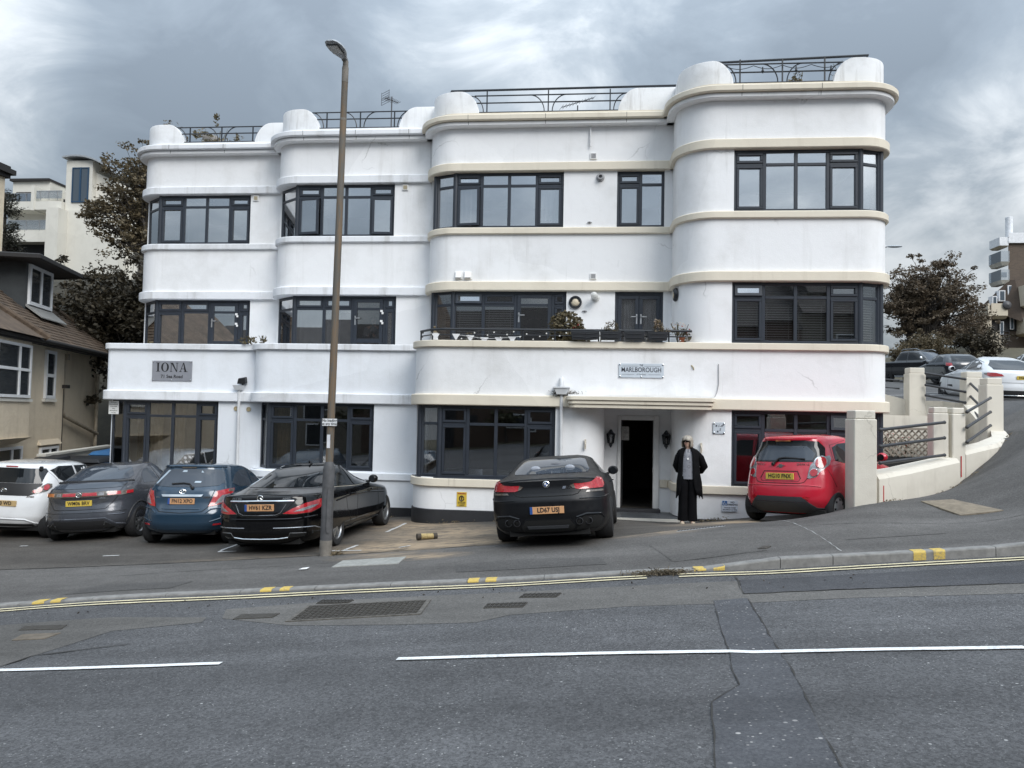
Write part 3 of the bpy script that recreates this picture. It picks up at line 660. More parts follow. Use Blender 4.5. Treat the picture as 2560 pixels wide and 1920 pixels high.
# ---------------- windows
FW = .062
def window(par, path, z0, z1, facets, name='window', mat=FRAME, gl=GLASS, inset=.06, sill=None):
    """path: plan points from left to right; facets: per straight piece dict(cols, zt, case, skip, door)"""
    f = MB(); panes = []; made = {}
    nF = len(path)-1
    for i in range(nF):
        p0, p1 = np.array(path[i], float), np.array(path[i+1], float); Lf = np.linalg.norm(p1-p0)
        fc = facets[i]; cols = [0.] + list(fc.get('cols', [])) + [1.]
        zt = fc.get('zt'); case = fc.get('case', set()); noT = fc.get('full', set()); skip = fc.get('skip', set())
        d0, d1 = inset, inset+.075
        f.seg(p0, p1, 0, Lf, d0, d1, z0, z0+FW); f.seg(p0, p1, 0, Lf, d0, d1, z1-FW, z1)
        if fc.get('endl', True): f.seg(p0, p1, 0, FW, d0+.001, d1-.001, z0+FW, z1-FW)
        if fc.get('endr', True): f.seg(p0, p1, Lf-FW, Lf, d0+.001, d1-.001, z0+FW, z1-FW)
        for c in cols[1:-1]: f.seg(p0, p1, c*Lf-.036, c*Lf+.036, d0+.001, d1-.001, z0+FW, z1-FW)
        for k in range(len(cols)-1):
            a0 = cols[k]*Lf + (FW if k == 0 else .036); a1 = cols[k+1]*Lf - (FW if k == len(cols)-2 else .036)
            rows = [(z0+FW, z1-FW)] if (zt is None or k in noT) else [(z0+FW, zt-.03), (zt+.03, z1-FW)]
            if len(rows) == 2: f.seg(p0, p1, a0, a1, d0+.002, d1-.002, zt-.03, zt+.03)
            for rI, (b0, b1) in enumerate(rows):
                if (k, rI) in skip or k in skip: made[(i, k, rI)] = (p0, p1, a0, a1, b0, b1); continue
                e = 0
                if (k, rI) in case or k in case:
                    e = .05; t0, t1 = d0-.018, d1-.03
                    f.seg(p0, p1, a0, a1, t0, t1, b0, b0+e); f.seg(p0, p1, a0, a1, t0, t1, b1-e, b1)
                    f.seg(p0, p1, a0, a0+e, t0+.001, t1-.001, b0+e, b1-e); f.seg(p0, p1, a1-e, a1, t0+.001, t1-.001, b0+e, b1-e)
                panes.append((p0, p1, a0+e, a1-e, d0+.025, d0+.035, b0+e, b1-e))
        if i > 0:   # corner post
            f.tube([(path[i][0], path[i][1]+inset+.04, z0), (path[i][0], path[i][1]+inset+.04, z1)], .062, 10)
    if sill:
        for i in range(nF):
            p0, p1 = path[i], path[i+1]; Lf = math.dist(p0, p1); f.seg(p0, p1, 0, Lf, -.03, inset+.06, z0-.035, z0)
    o = f.build(name, mat, par, bevel=.006)
    for q in panes:
        m = MB(); m.seg(*q)
        j = [rng.uniform(-.004, .004) for _ in range(3)]; n_ = np.array([-(q[1][1]-q[0][1]), q[1][0]-q[0][0]]); n_ = n_/np.linalg.norm(n_)   # every pane sits a hair differently
        m.v = [(x+n_[0]*w_, y+n_[1]*w_, z) for (x, y, z), w_ in zip(m.v, [j[0], j[1], j[1], j[0], j[2], j[2]+j[1]-j[0], j[2]+j[1]-j[0], j[2]])]
        m.build('pane', gl, o, fixn=True)
    return o, made
def open_sash(win, p0, p1, a0, a1, z0, z1, hinge, ang, inset=.06):
    """an opened light: frame and pane in one hinged piece"""
    p0, p1 = np.array(p0), np.array(p1); d = (p1-p0)/np.linalg.norm(p1-p0); w, h = a1-a0, z1-z0; e = .052
    m = MB(); x = lambda a, b, y0, y1, c, dd: m.box(a, b, y0, y1, c, dd)
    sgn = 1 if hinge != 'r' else -1
    bx = (lambda a, b: (a, b)) if sgn == 1 else (lambda a, b: (-b, -a))
    if hinge == 't':
        for a, b, c, dd in ((0, w, -h, -h+e), (0, w, -e, 0), (0, e, -h+e, -e), (w-e, w, -h+e, -e)): m.box(a, b, -.02, .035, c, dd)
        m.cur = 1; m.box(e, w-e, .0, .012, -h+e, -e); org = p0+d*a0; zz = z1
    else:
        for a, b, c, dd in ((0, w, 0, e), (0, w, h-e, h), (0, e, e, h-e), (w-e, w, e, h-e)): m.box(*bx(a, b), -.02, .035, c, dd)
        m.cur = 1; m.box(*bx(e, w-e), .0, .012, e, h-e); org = p0+d*(a0 if sgn == 1 else a1); zz = z0
    o = m.build('sash', [FRAME, GLASS], win)
    n = np.array([-d[1], d[0]]); o.location = (org[0]+n[0]*inset, org[1]+n[1]*inset, zz)
    rz = math.atan2(d[1], d[0])
    o.rotation_euler = (ang, 0, rz) if hinge == 't' else (0, 0, rz+ang)
    return o
def arcpts(u, degs, right=False):
    d = UNITS[u]
    if right: cx, cy, r = d['xr']-d['rr'], d['y']+d['rr'], d['rr']; return [(cx+r*math.sin(math.radians(a)), cy-r*math.cos(math.radians(a))) for a in degs]
    cx, cy, r = d['xl']+d['r'], d['y']+d['r'], d['r']
    return [(cx-r*math.sin(math.radians(a)), cy-r*math.cos(math.radians(a))) for a in degs]
def solid(par, mat, u, x0, z0, z1, left=True):
    """the plain wall beside a window, at window level"""
    d = UNITS[u]; m = MB(); m.box(x0, d['xr']-.001, d['y'], d['y']+.3, z0, z1); return m.build('wall', mat, par)
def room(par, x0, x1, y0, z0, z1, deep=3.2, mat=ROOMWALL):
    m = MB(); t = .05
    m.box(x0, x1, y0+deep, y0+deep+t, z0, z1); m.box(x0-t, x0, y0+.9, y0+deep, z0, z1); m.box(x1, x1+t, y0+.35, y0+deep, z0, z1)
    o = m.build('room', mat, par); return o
W2 = (S2[1]+.004, H2[0]-.002); W1 = (3.24, H1[0]-.002)
T2, T1 = 7.30, 4.57
def curtain(win, p0, p1, a0, a1, t, z0, z1, mat=CURTAIN, folds=5, name='curtain'):
    p0, p1 = np.array(p0[:2], float), np.array(p1[:2], float); d = (p1-p0)/np.linalg.norm(p1-p0); n = np.array([-d[1], d[0]])
    k = max(8, int(folds*6)); V = []; F = []
    for i in range(k+1):
        u = i/k; a = a0+(a1-a0)*u; w = math.sin(u*folds*2*math.pi)*.022
        q = p0+d*a+n*(t+w); V += [(*q, z0), (*q, z1)]
    F = [(2*i, 2*i+2, 2*i+3, 2*i+1) for i in range(k)]
    m = MB(); m.add(V, F); o = m.build(name, mat, win, smooth=60, fixn=False); return o
def blind(win, segs, z0, z1, pitch=.05, gap=False):
    m = MB()
    for p0, p1, a0, a1 in segs:
        z = z0
        while z < z1: m.seg(p0, p1, a0, a1, .20, .206, z, z+pitch*.42); z += pitch
        for fr in (.12, .88): m.seg(p0, p1, a0+(a1-a0)*fr-.006, a0+(a1-a0)*fr+.006, .195, .198, z0, z1)
    o = m.build('blind', BLINDM, win); o['kind'] = 'stuff'; return o
HANDLE = plain('door_handle', (.7, .7, .7), .3, .9)
def tdoor(par, p0, p1, a0, a1, z0, z1, swing=0, rail=None, gl=GLASS, handle='l', inset=.06, covers=True):
    """glazed terrace door leaf > pane, handle, hinge_cover"""
    p0, p1 = np.array(p0), np.array(p1); d = (p1-p0)/np.linalg.norm(p1-p0); w, h = a1-a0, z1-z0; e = .085
    m = MB()
    for a, b, c, dd in ((0, w, 0, e), (0, w, h-e, h), (0, e, e, h-e), (w-e, w, e, h-e)): m.box(a, b, -.02, .05, c, dd)
    if rail: m.box(e, w-e, -.018, .048, rail-z0-.05, rail-z0+.05)
    o = m.build('door', FRAME, par, bevel=.006); org = p0+d*a0
    n = np.array([-d[1], d[0]]); o.location = (org[0]+n[0]*inset, org[1]+n[1]*inset, z0); o.rotation_euler = (0, 0, math.atan2(d[1], d[0])+swing)
    zs = [(e, h-e)] if not rail else [(e, rail-z0-.05), (rail-z0+.05, h-e)]
    for c, dd in zs:
        m = MB(); m.box(e, w-e, .01, .02, c, dd); m.build('pane', gl, o)
    hx = .045 if handle == 'l' else w-.045
    m = MB(); m.box(hx-.016, hx+.016, -.03, -.02, .88, 1.1); m.box(hx-.01, hx+(.13 if handle == 'l' else -.13), -.065, -.05, 1.03, 1.05) if handle == 'l' else m.box(hx-.13, hx+.01, -.065, -.05, 1.03, 1.05)
    m.box(hx-.01, hx+.01, -.065, -.03, 1.03, 1.05); m.build('handle', HANDLE, o)
    xx = w-.03 if handle == 'l' else .03
    for zz in (h-.32, .95) if covers else ():
        m = MB(); m.box(xx-.03, xx+.03, -.04, -.02, zz, zz+.05); m.box(xx+.005, xx+.05, -.04, -.02, zz-.05, zz); m.build('hinge_cover', WHITEP, o)
    return o
def flat(u, x0, x1): y = UNITS[u]['y']; return (x0, y), (x1, y)

# ---- U1
A = arcpts('U1', [78, 0]); B0, B1 = flat('U1', -11.10, -8.63)
w, made = window(iona, [A[0], A[1], B1], *W2, [dict(zt=T2), dict(cols=[.263, .514, .768], zt=T2, case={0, 3})])
curtain(w, B0, B1, .7, 1.2, .18, *W2, folds=2); curtain(w, A[0], A[1], .05, .5, .17, S2[1]+.4, H2[0], folds=3)
solid(iona, WHITE, 'U1', -8.63, S2[1]-.004, H2[0]+.005)
B1b = (-8.56, UNITS['U1']['y'])
w, _ = window(iona, [A[0], A[1], B1b], *W1, [dict(zt=T1), dict(cols=[.277, .565, .88], zt=T1, case={(0, 0), (3, 0), (3, 1), (0, 1), (1, 1)}, skip={2})])
tdoor(iona, A[1], B1b, .565*2.54+.036, .88*2.54-.036, W1[0]+.06, W1[1]-.065, rail=3.78)
curtain(w, A[0], A[1], .05, .75, .17, *W1, mat=OFFWHITE, folds=1)
solid(iona, WHITE, 'U1', -8.56, W1[0]-.02, H1[0]+.005)
# ---- U2
A = arcpts('U2', [78, 0]); B1 = (-4.66, UNITS['U2']['y'])
w, md = window(iona, [A[0], A[1], B1], *W2, [dict(zt=T2), dict(cols=[.253, .504, .76], zt=T2, case={(0, 1), (3, 1)}, skip={(0, 0), (3, 0)})])
for k, hg, an in ((0, 'l', -.20), (3, 'r', .10)):
    p0, p1, a0, a1, b0, b1 = md[(1, k, 0)]; open_sash(w, p0, p1, a0, a1, b0, b1, hg, an)
curtain(w, A[0], A[1], .05, .6, .17, *W2, folds=3)
solid(iona, WHITE, 'U2', -4.66, S2[1]-.004, H2[0]+.005)
B1 = (-4.56, UNITS['U2']['y'])
w, _ = window(iona, [A[0], A[1], B1], *W1, [dict(zt=T1), dict(cols=[.294, .572, .884], zt=T1, case={(3, 0), (3, 1), (0, 1), (1, 1)}, skip={2})])
tdoor(iona, A[1], B1, .572*2.54+.036, .884*2.54-.036, W1[0]+.06, W1[1]-.065, rail=3.80, swing=0, gl=GLASSD)
curtain(w, A[1], B1, .1, .74, .2, *W1, folds=4); curtain(w, A[1], B1, .78, 1.12, .2, *W1, folds=2); curtain(w, A[0], A[1], .1, .55, .17, *W1, folds=2)
curtain(w, A[1], B1, 2.28, 2.46, .2, *W1, folds=1)
solid(iona, WHITE, 'U2', -4.56, W1[0]-.02, H1[0]+.005)
# ---- U3
A = arcpts('U3', [84, 47, 0]); yu = UNITS['U3']['y']; B1 = (-.57, yu)
w, md = window(marl, [A[0], A[1], A[2], B1], *W2, [dict(zt=T2), dict(zt=T2), dict(cols=[.246, .5, .755], zt=T2, case={(0, 1), 3}, skip={(0, 0)})])
p0, p1, a0, a1, b0, b1 = md[(2, 0, 0)]; open_sash(w, p0, p1, a0, a1, b0, b1, 'l', -.16)
curtain(w, A[1], A[2], .02, .5, .17, *W2, folds=4); curtain(w, A[2], B1, .1, .35, .25, *W2, folds=2); curtain(w, A[2], B1, 2.05, 2.42, .25, *W2, folds=3)
for xa, xb in ((-.57, .622), (1.672, 2.2)): m = MB(); m.box(xa, xb, yu, yu+.3, S2[1]-.004, H2[0]+.005); m.build('wall', WHITE, marl)
w, _ = window(marl, [(.622, yu), (1.672, yu)], *W2, [dict(cols=[.5], zt=T2, case={(0, 0), (0, 1)})])
curtain(w, (.622, yu), (1.672, yu), .06, .5, .22, *W2, folds=1, mat=OFFWHITE)
B1 = (-.47, yu)
w, md = window(marl, [A[0], A[1], A[2], B1], *W1, [dict(zt=T1), dict(zt=T1), dict(cols=[.27, .555, .885], zt=T1, case={(1, 1), (3, 0), (3, 1)}, skip={2, (0, 1)})], gl=GLASSD)
p0, p1, a0, a1, b0, b1 = md[(2, 0, 1)]; open_sash(w, p0, p1, a0, a1, b0, b1, 't', -.13)
L3 = -.47+3.05
blind(w, [(A[2], B1, .07, .27*L3-.04), (A[2], B1, .27*L3+.04, .555*L3-.04), (A[2], B1, .9*L3, .98*L3), (A[1], A[2], .06, .48)], W1[0]+.1, W1[1]-.1, .052)
dr = tdoor(marl, A[2], B1, .555*L3+.036, .885*L3-.036, W1[0]+.06, W1[1]-.065, gl=GLASSD, covers=False)
# ship's wheel hung inside the door glass
m = MB(); cx, cz = .39, .80
m.lathe([(.145, 0), (.165, 0), (.165, .02), (.145, .02), (.145, 0)], (cx, .04, cz), 24, 'y'); m.lathe([(.04, 0), (.04, .025)], (cx, .04, cz), 12, 'y')
for k in range(8):
    a = math.pi*k/4; m.tube([(cx+.03*math.cos(a), .05, cz+.03*math.sin(a)), (cx+.24*math.cos(a), .05, cz+.24*math.sin(a))], .011, 6)
sw = m.build('ship_wheel', plain('dark_wood', (.02, .018, .016), .5)); sw.location = dr.location
tag(sw, "dark ship's wheel hung inside the glass of the first floor balcony door", 'ornament')
for xa, xb in ((-.47, .61), (1.67, 2.2)): m = MB(); m.box(xa, xb, yu, yu+.3, W1[0]-.02, H1[0]+.005); m.build('wall', WHITE, marl)
fr = MB(); X0, X1 = .61, 1.67
fr.box(X0, X0+.06, yu+.05, yu+.14, W1[0], W1[1]); fr.box(X1-.06, X1, yu+.05, yu+.14, W1[0], W1[1]); fr.box(X0+.06, X1-.06, yu+.05, yu+.14, W1[1]-.07, W1[1])
fr.build('door_frame', FRAME, marl)
for a0, a1, hs in ((.065, .528, 'r'), (.532, .995, 'l')):
    d = tdoor(marl, (X0, yu), (X1, yu), a0, a1, W1[0]+.04, W1[1]-.075, handle=hs, gl=GLASSD, covers=False)
    cu = curtain(d, (0, 0), (1, 0), .08, .39, .09, .05, 1.5, folds=4)
# ---- U4
A = arcpts('U4', [0, 45, 86], True); y4 = UNITS['U4']['y']; X0 = 2.94
w, _ = window(marl, [(X0, y4), A[0], A[1], A[2]], *W2, [dict(cols=[.246, .495, .745], zt=T2, case={0, 3}), dict(zt=T2), dict(zt=T2)])
curtain(w, A[0], A[1], .05, .45, .18, *W2, folds=3)
w, md = window(marl, [(X0-.02, y4), A[0], A[1], A[2]], PAR[1]+.002, W1[1], [dict(cols=[.25, .50, .755], zt=T1, case={(3, 0), (3, 1), (0, 0)}, skip={(0, 1)}), dict(zt=T1), dict(zt=T1)], gl=GLASSD)
p0, p1, a0, a1, b0, b1 = md[(0, 0, 1)]; open_sash(w, p0, p1, a0, a1, b0, b1, 't', -.12)
L4 = 5.45-X0+.02
blind(w, [((X0-.02, y4), A[0], .07, .25*L4-.03), ((X0-.02, y4), A[0], .25*L4+.03, .5*L4-.03), ((X0-.02, y4), A[0], .5*L4+.03, .755*L4-.03), ((X0-.02, y4), A[0], .755*L4+.03, L4-.06), (A[0], A[1], .06, .44)], PAR[1]+.1, W1[1]-.08, .05)
def u4wall(z0, z1, x1):
    m = MB(); o = outline('U4', 0, 12)[:14] + [(x1, y4)]; i = outline('U4', -.25, 12)[:14] + [(x1, y4+.25)]
    strip(m, o, i, z0, z1); m.build('wall', WHITE, marl, smooth=30)
u4wall(S2[1]-.004, H2[0]+.005, 2.94); u4wall(PAR[1]-.004, H1[0]+.005, 2.92)
m = MB()
for z0, z1 in ((S2[1]-.004, H2[0]+.005), (PAR[1]-.004, H1[0]+.005)): m.box(5.85, 6.1, y4+.66, YB, z0, z1)
m.build('wall', WHITE, marl)
# side walls and rooms at window level
for u, par in (('U1', iona), ('U2', iona), ('U3', marl)):
    d = UNITS[u]; m = MB()
    for z0, z1 in ((S2[1]-.004, H2[0]+.005), (W1[0]-.02, H1[0]+.005)): m.box(d['xl'], d['xl']+.25, d['y']+d['r']-.05, YB, z0, z1)
    m.build('wall', WHITE, par)
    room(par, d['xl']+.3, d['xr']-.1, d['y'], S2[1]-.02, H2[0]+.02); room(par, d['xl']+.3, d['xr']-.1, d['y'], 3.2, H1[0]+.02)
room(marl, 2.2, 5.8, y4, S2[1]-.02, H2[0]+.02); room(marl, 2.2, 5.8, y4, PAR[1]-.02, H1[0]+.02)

# ---- ground floor
TG = 1.90
A = arcpts('U1', [60, 0])
G1P = [(-11.50, 17.66), (-11.06, 17.5), (-8.68, 17.5)]
w, _ = window(iona, G1P, -.30, GB[0]-.002, [dict(), dict(cols=[.25, .51, .77], zt=TG, case={(0, 0), (0, 1), (3, 1), (3, 0)})], gl=GLASSD)
curtain(w, G1P[1], G1P[2], .5, .85, .3, -.3, 2.2, DRAPE, 4); curtain(w, G1P[1], G1P[2], 1.02, 1.4, .3, -.3, 2.2, DRAPE, 4); curtain(w, G1P[0], G1P[1], .06, .5, .2, -.3, 2.2, OFFWHITE, 1)
m = MB(); m.box(-8.68, -7.62, 17.5, 17.8, -.9, GB[0]+.004); m.box(-11.54, -11.3, 17.78, YB, -.9, GB[0]+.004); m.box(-11.4, -8.68, 17.62, 17.8, -.9, -.30); m.build('wall', WHITE2, iona)
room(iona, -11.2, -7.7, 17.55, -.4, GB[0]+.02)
G2P = [(-7.68, 17.52), (-7.29, 17.1), (-4.79, 17.1)]
w, _ = window(iona, G2P, .745, GB[0]-.002, [dict(zt=1.88), dict(cols=[.25, .505, .757], zt=1.88, case={(0, 0), (0, 1), (3, 1), (3, 0)})], gl=GLASSD)
curtain(w, G2P[1], G2P[2], .12, .5, .3, .3, 2.2, DRAPE, 4)
m = MB()
gp = [p for p in outline('G2', 0, 10)]; m.prism(gp, -.9, .742); m.box(-4.79, -3.42, 17.1, 17.4, .742, GB[0]+.004); m.box(-7.79, -7.55, 17.62, YB, .742, GB[0]+.004)
m.build('wall', WHITE2, iona, smooth=30)
moulding('sill_band', 'G2', .55, .72, .05, WHITE2, iona, slope=.02)
m = MB(); strip(m, outline('G2', .022, 12), outline('G2', -.1, 12), -1, -.05); m.build('plinth', PLINTH, iona)
m = MB(); m.box(-8.68, -7.6, 17.478, 17.5, -1, -.16); m.build('plinth', PLINTH, iona)
room(iona, -7.5, -3.5, 17.15, .7, GB[0]+.02)
# G3: bay window, curved porch walls, window behind the red car
A = arcpts('G3', [80, 45, 0])
G3P = [A[0], A[1], A[2], (-.62, 15.866)]
w, _ = window(marl, G3P, .765, GB[0]-.002, [dict(zt=1.88), dict(zt=1.88), dict(cols=[.246, .49, .748], zt=1.88, case={(0, 0), (0, 1), (3, 1), (3, 0)})], gl=GLASSD, sill=True)
PORCH_L = [(-.2+.6*math.sin(a), 16.466-.6*math.cos(a)) for a in np.linspace(0, math.pi/2, 13)]
PORCH_R = [(2.45-.6*math.sin(a), 16.466-.6*math.cos(a)) for a in np.linspace(0, math.pi/2, 13)][::-1]
m = MB()
left = outline('G3', 0, 12)[:14]; leftb = outline('G3', -.28, 12)[:14]
strip(m, left + [(-.62, 15.866)], leftb + [(-.62, 16.146)], -.9, .762)
m.prism([(-.62, 17.0), (-.62, 15.866)] + PORCH_L + [(.4, 17.0)], -.9, GB[0]+.004)
m.prism([(1.85, 17.0)] + PORCH_R + [(2.93, 15.866), (2.93, 17.0)], -.9, GB[0]+.004)
m.prism([(.4, 17.0), (.76, 17.0), (.76, 17.25), (.4, 17.25)], -.9, GB[0]+.004); m.prism([(1.49, 17.0), (1.85, 17.0), (1.85, 17.25), (1.49, 17.25)], -.9, GB[0]+.004)
m.box(.76, 1.49, 17.0, 17.25, 2.04, GB[0]+.004)
m.box(-3.69, -3.45, 16.6, YB, .762, GB[0]+.004)
m.build('wall', WHITE, marl, smooth=30)
G4P = [(2.93, 15.866)] + arcpts('G3', [0, 45, 86], True)
w, md = window(marl, G4P, .72, GB[0]-.002, [dict(cols=[.25, .505, .757], zt=1.88, case={(0, 0), (0, 1), (3, 0)}, skip={(3, 1)}), dict(zt=1.88), dict(zt=1.88)], gl=GLASSD)
p0, p1, a0, a1, b0, b1 = md[(0, 3, 1)]; open_sash(w, p0, p1, a0, a1, b0, b1, 't', -.12)
m = MB(); ro = outline('G3', 0, 12)[14:-1]; ri = outline('G3', -.28, 12)[14:-1]
strip(m, [(2.93, 15.866)] + ro, [(2.93, 16.146)] + ri, -.9, .718); m.box(5.85, 6.1, 16.55, YB, -.9, GB[0]+.004); m.build('wall', WHITE, marl, smooth=30)
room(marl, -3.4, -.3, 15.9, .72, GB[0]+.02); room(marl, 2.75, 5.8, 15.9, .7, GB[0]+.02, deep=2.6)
# sill band following bay and porch
def bandpath(name, path, z0, z1, off, mat, par):
    po = []; pi = []
    P = [np.array(p) for p in path]
    for i, p in enumerate(P):
        d = P[min(i+1, len(P)-1)]-P[max(i-1, 0)]; d /= np.linalg.norm(d); n = np.array([d[1], -d[0]])
        po.append(tuple(p+n*off)); pi.append(tuple(p-n*.05))
    m = MB(); strip(m, po, pi, z0, z1); return m.build(name, mat, par, smooth=35, bevel=.012)
bandpath('sill_band', left + [(-.2, 15.866)] + PORCH_L[1:] + [(.4, 16.99)], .575, .745, .06, CREAM, marl)
bandpath('sill_band', [(1.85, 16.99)] + PORCH_R + [(2.6, 15.866), (5.45, 15.866)], .575, .745, .06, CREAM, marl)
bandpath('sill_band', [(1.62, 17.0), (1.788, 17.0)], .575, .745, .05, CREAM, marl)
bandpath('plinth', left + [(-.2, 15.866)] + PORCH_L[1:], -.7, .10, .024, PLINTH, marl)
bandpath('plinth', PORCH_R + [(2.6, 15.866), (5.45, 15.866)], -.7, .07, .024, PLINTH, marl)
# porch: door opening, frame, step, tiles, canopy
DOORW = plain('white_door_paint', (.66, .66, .65), .4, vary=.06)
m = MB(); m.box(.70, .775, 16.95, 17.12, .11, 2.13); m.box(1.475, 1.60, 16.95, 17.12, .11, 2.13); m.box(.775, 1.475, 16.95, 17.12, 2.025, 2.13)
dfr = m.build('door_frame', DOORW, marl, bevel=.012)
m = MB(); m.box(1.462, 1.474, 17.0, 17.02, .9, 1.0); m.build('lock_plate', HANDLE, dfr)
m = MB(); m.box(.80, .83, 17.2, 17.9, .12, 2.02); dl = m.build('door', plain('dark_door', (.02, .02, .022), .4), marl); dl.rotation_euler = (0, 0, 0)
m = MB(); m.box(.65, 1.62, 16.72, 17.0, -.1, .125); m.build('step', PLINTH, marl, bevel=.01)
m = MB(); m.box(.8, 1.45, 17.0, 17.3, .0, .1); m.build('door_mat', plain('coir', (.06, .045, .03), .95), marl)
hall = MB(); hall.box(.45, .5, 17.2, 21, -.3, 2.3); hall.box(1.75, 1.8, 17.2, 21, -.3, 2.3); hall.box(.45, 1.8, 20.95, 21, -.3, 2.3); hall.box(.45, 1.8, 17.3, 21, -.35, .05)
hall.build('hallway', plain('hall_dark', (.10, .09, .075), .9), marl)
notice = MB(); notice.box(.79, .955, 17.13, 17.136, 1.58, 1.88); nt = notice.build('notice', plain('notice_paper', (.35, .34, .32), .6, vary=.4, vscale=14)); tag(nt, 'small printed notice behind the glass beside the open front door', 'notice')
SLATE = plain('slate_tile', (.055, .06, .065), .45, vary=.25, vscale=4)
tiles = MB(); base = MB(); base.box(.2, 2.1, 15.8, 17.0, -.5, .048); pf = base.build('porch_floor', plain('porch_grout', (.25, .25, .24), .9), marl)
for i in range(4):
    for j in range(2):
        x0 = .42+.37*i; y0 = 15.82+.45*j
        t_ = MB(); t_.box(x0, x0+.36, y0, y0+.44, .03, .058+rng.uniform(0, .002)); t_.build('tile', SLATE, pf)
m = MB(); m.box(.3, 2.0, 15.775, 15.80, -.3, .056); m.build('porch_edging', OFFWHITE, marl)
for k in range(3):
    z0 = 2.262+.078*k; e = .03*k; m = MB()
    yf = 15.866-.33-.03*k
    pl = [(-.33-e, 15.9), (-.33-e, yf+.12)] + [(-.33-e+.12-.12*math.cos(a), yf+.12-.12*math.sin(a)) for a in np.linspace(.3, math.pi/2, 5)] + [(2.50+e-.12+.12*math.sin(a), yf+.12-.12*math.cos(a)) for a in np.linspace(0, math.pi/2-.3, 5)] + [(2.50+e, yf+.12), (2.50+e, 15.9)]
    m.prism(pl, z0, z0+.076); m.build('canopy', CREAM, marl, bevel=.008)
m = MB(); m.prism([(-.36, 15.79), (-.36, 15.53), (2.53, 15.53), (2.53, 15.79)], 2.498, 2.53); m.build('canopy_top', WHITE, marl)

# ---------------- roof: fins and railings
def fin(par, mat, path, hfn, t=.2, zb=ZC2-.01):
    P = [np.array(p) for p in path]; s = [0]
    for a, b in zip(P[:-1], P[1:]): s.append(s[-1]+np.linalg.norm(b-a))
    # resample
    k = 48; S = np.linspace(0, s[-1], k); xs_ = np.interp(S, s, [p[0] for p in P]); ys_ = np.interp(S, s, [p[1] for p in P])
    po = list(zip(xs_, ys_)); pi = []
    for i in range(k):
        a = np.array(po[max(i-1, 0)]); b = np.array(po[min(i+1, k-1)]); d = (b-a)/np.linalg.norm(b-a); pi.append(tuple(np.array(po[i]) + np.array([-d[1], d[0]])*t))
    z = [zb + max(.02, hfn(x)) for x in S]
    m = MB(); strip(m, po, pi, zb, z); return m.build('roof_fin', FINW, par, smooth=35, bevel=.03, seg=2)
def qfin(L, full, h):   # full height, then a quarter ellipse down
    return lambda s: h if s < full else h*math.sqrt(max(0, 1-((s-full)/(L-full))**2))
def roof(u, par, mat, lx1, rx0, rx1, ztop, posts, xa, xb, high=None, rightround=False):
    y = UNITS[u]['y']; o = outline(u, -.03, 12)[:14]
    o[0] = (o[0][0], y+1.6)
    L1 = None
    path = o + [(lx1, y+.03)]
    s = sum(math.dist(a, b) for a, b in zip(path[:-1], path[1:]))
    hh = ztop-ZC2+.01
    fin(par, mat, path, qfin(s, s-.46, hh))
    if rightround:
        o2 = outline(u, -.03, 12)[14:]; o2[-1] = (o2[-1][0], y+1.6); path = [(rx0, y+.03)] + o2
    else: path = [(rx0, y+.03), (rx1, y+.03)]
    s2 = sum(math.dist(a, b) for a, b in zip(path[:-1], path[1:]))
    fin(par, mat, path, lambda q: qfin(s2, s2-.46, hh)(s2-q))
    m = MB(); yr = y+.1; z0, z1, z2 = ZC2+.17, ZC2+.39, ZC2+.56
    for z in (z0, z1, z2): m.tube([(xa, yr, z), (xb, yr, z)], .016, 6)
    for p in posts: m.box(p-.014, p+.014, yr-.012, yr+.012, ZC2+.1, z2+.1 if high else z2)
    def arc(xc, sg, wd=.33):
        m.tube([(xc+sg*wd*(1-math.cos(a)), yr, z0+(z2-z0)*math.sin(a)) for a in np.linspace(0, math.pi/2, 9)], .013, 6)
    mid = posts[1]
    arc(mid-.09, -1); arc(mid+.09, 1); arc(posts[0]-.08, -1, .3); arc(posts[2]+.08, 1, .3)
    if high:
        m.tube([(high[0][0], y+.9, high[0][1]), (high[1][0], y+.25, high[1][1]), (high[2][0], y+.15, high[2][1]), (high[2][0]+.02, y+1.2, high[2][1]-.05)][:4 if rightround else 3], .026, 8)
        for p in posts: m.box(p-.012, p+.012, yr-.01, y+.2, z2, high[1][1]) if False else None
    return m.build('roof_railing', RAIL, par)
roof('U1', iona, WHITE, -10.50, -8.62, -7.6, 9.48, (-10.38, -9.52, -8.68), -10.85, -8.4)
roof('U2', iona, WHITE, -6.58, -4.63, -3.6, 9.49, (-6.43, -5.59, -4.74), -6.80, -4.36)
roof('U3', marl, WHITE, -2.52, .60, 2.1, 9.50, (-2.37, -.96, .44), -2.66, .85, high=((-3.6, 9.40), (-3.23, 9.60), (2.2, 9.58)))
roof('U4', marl, WHITE, 2.95, 4.88, 6, 9.48, (3.06, 3.91, 4.75), 2.7, 5.1, high=((1.95, 9.30), (2.40, 9.52), (5.62, 9.56)), rightround=True)

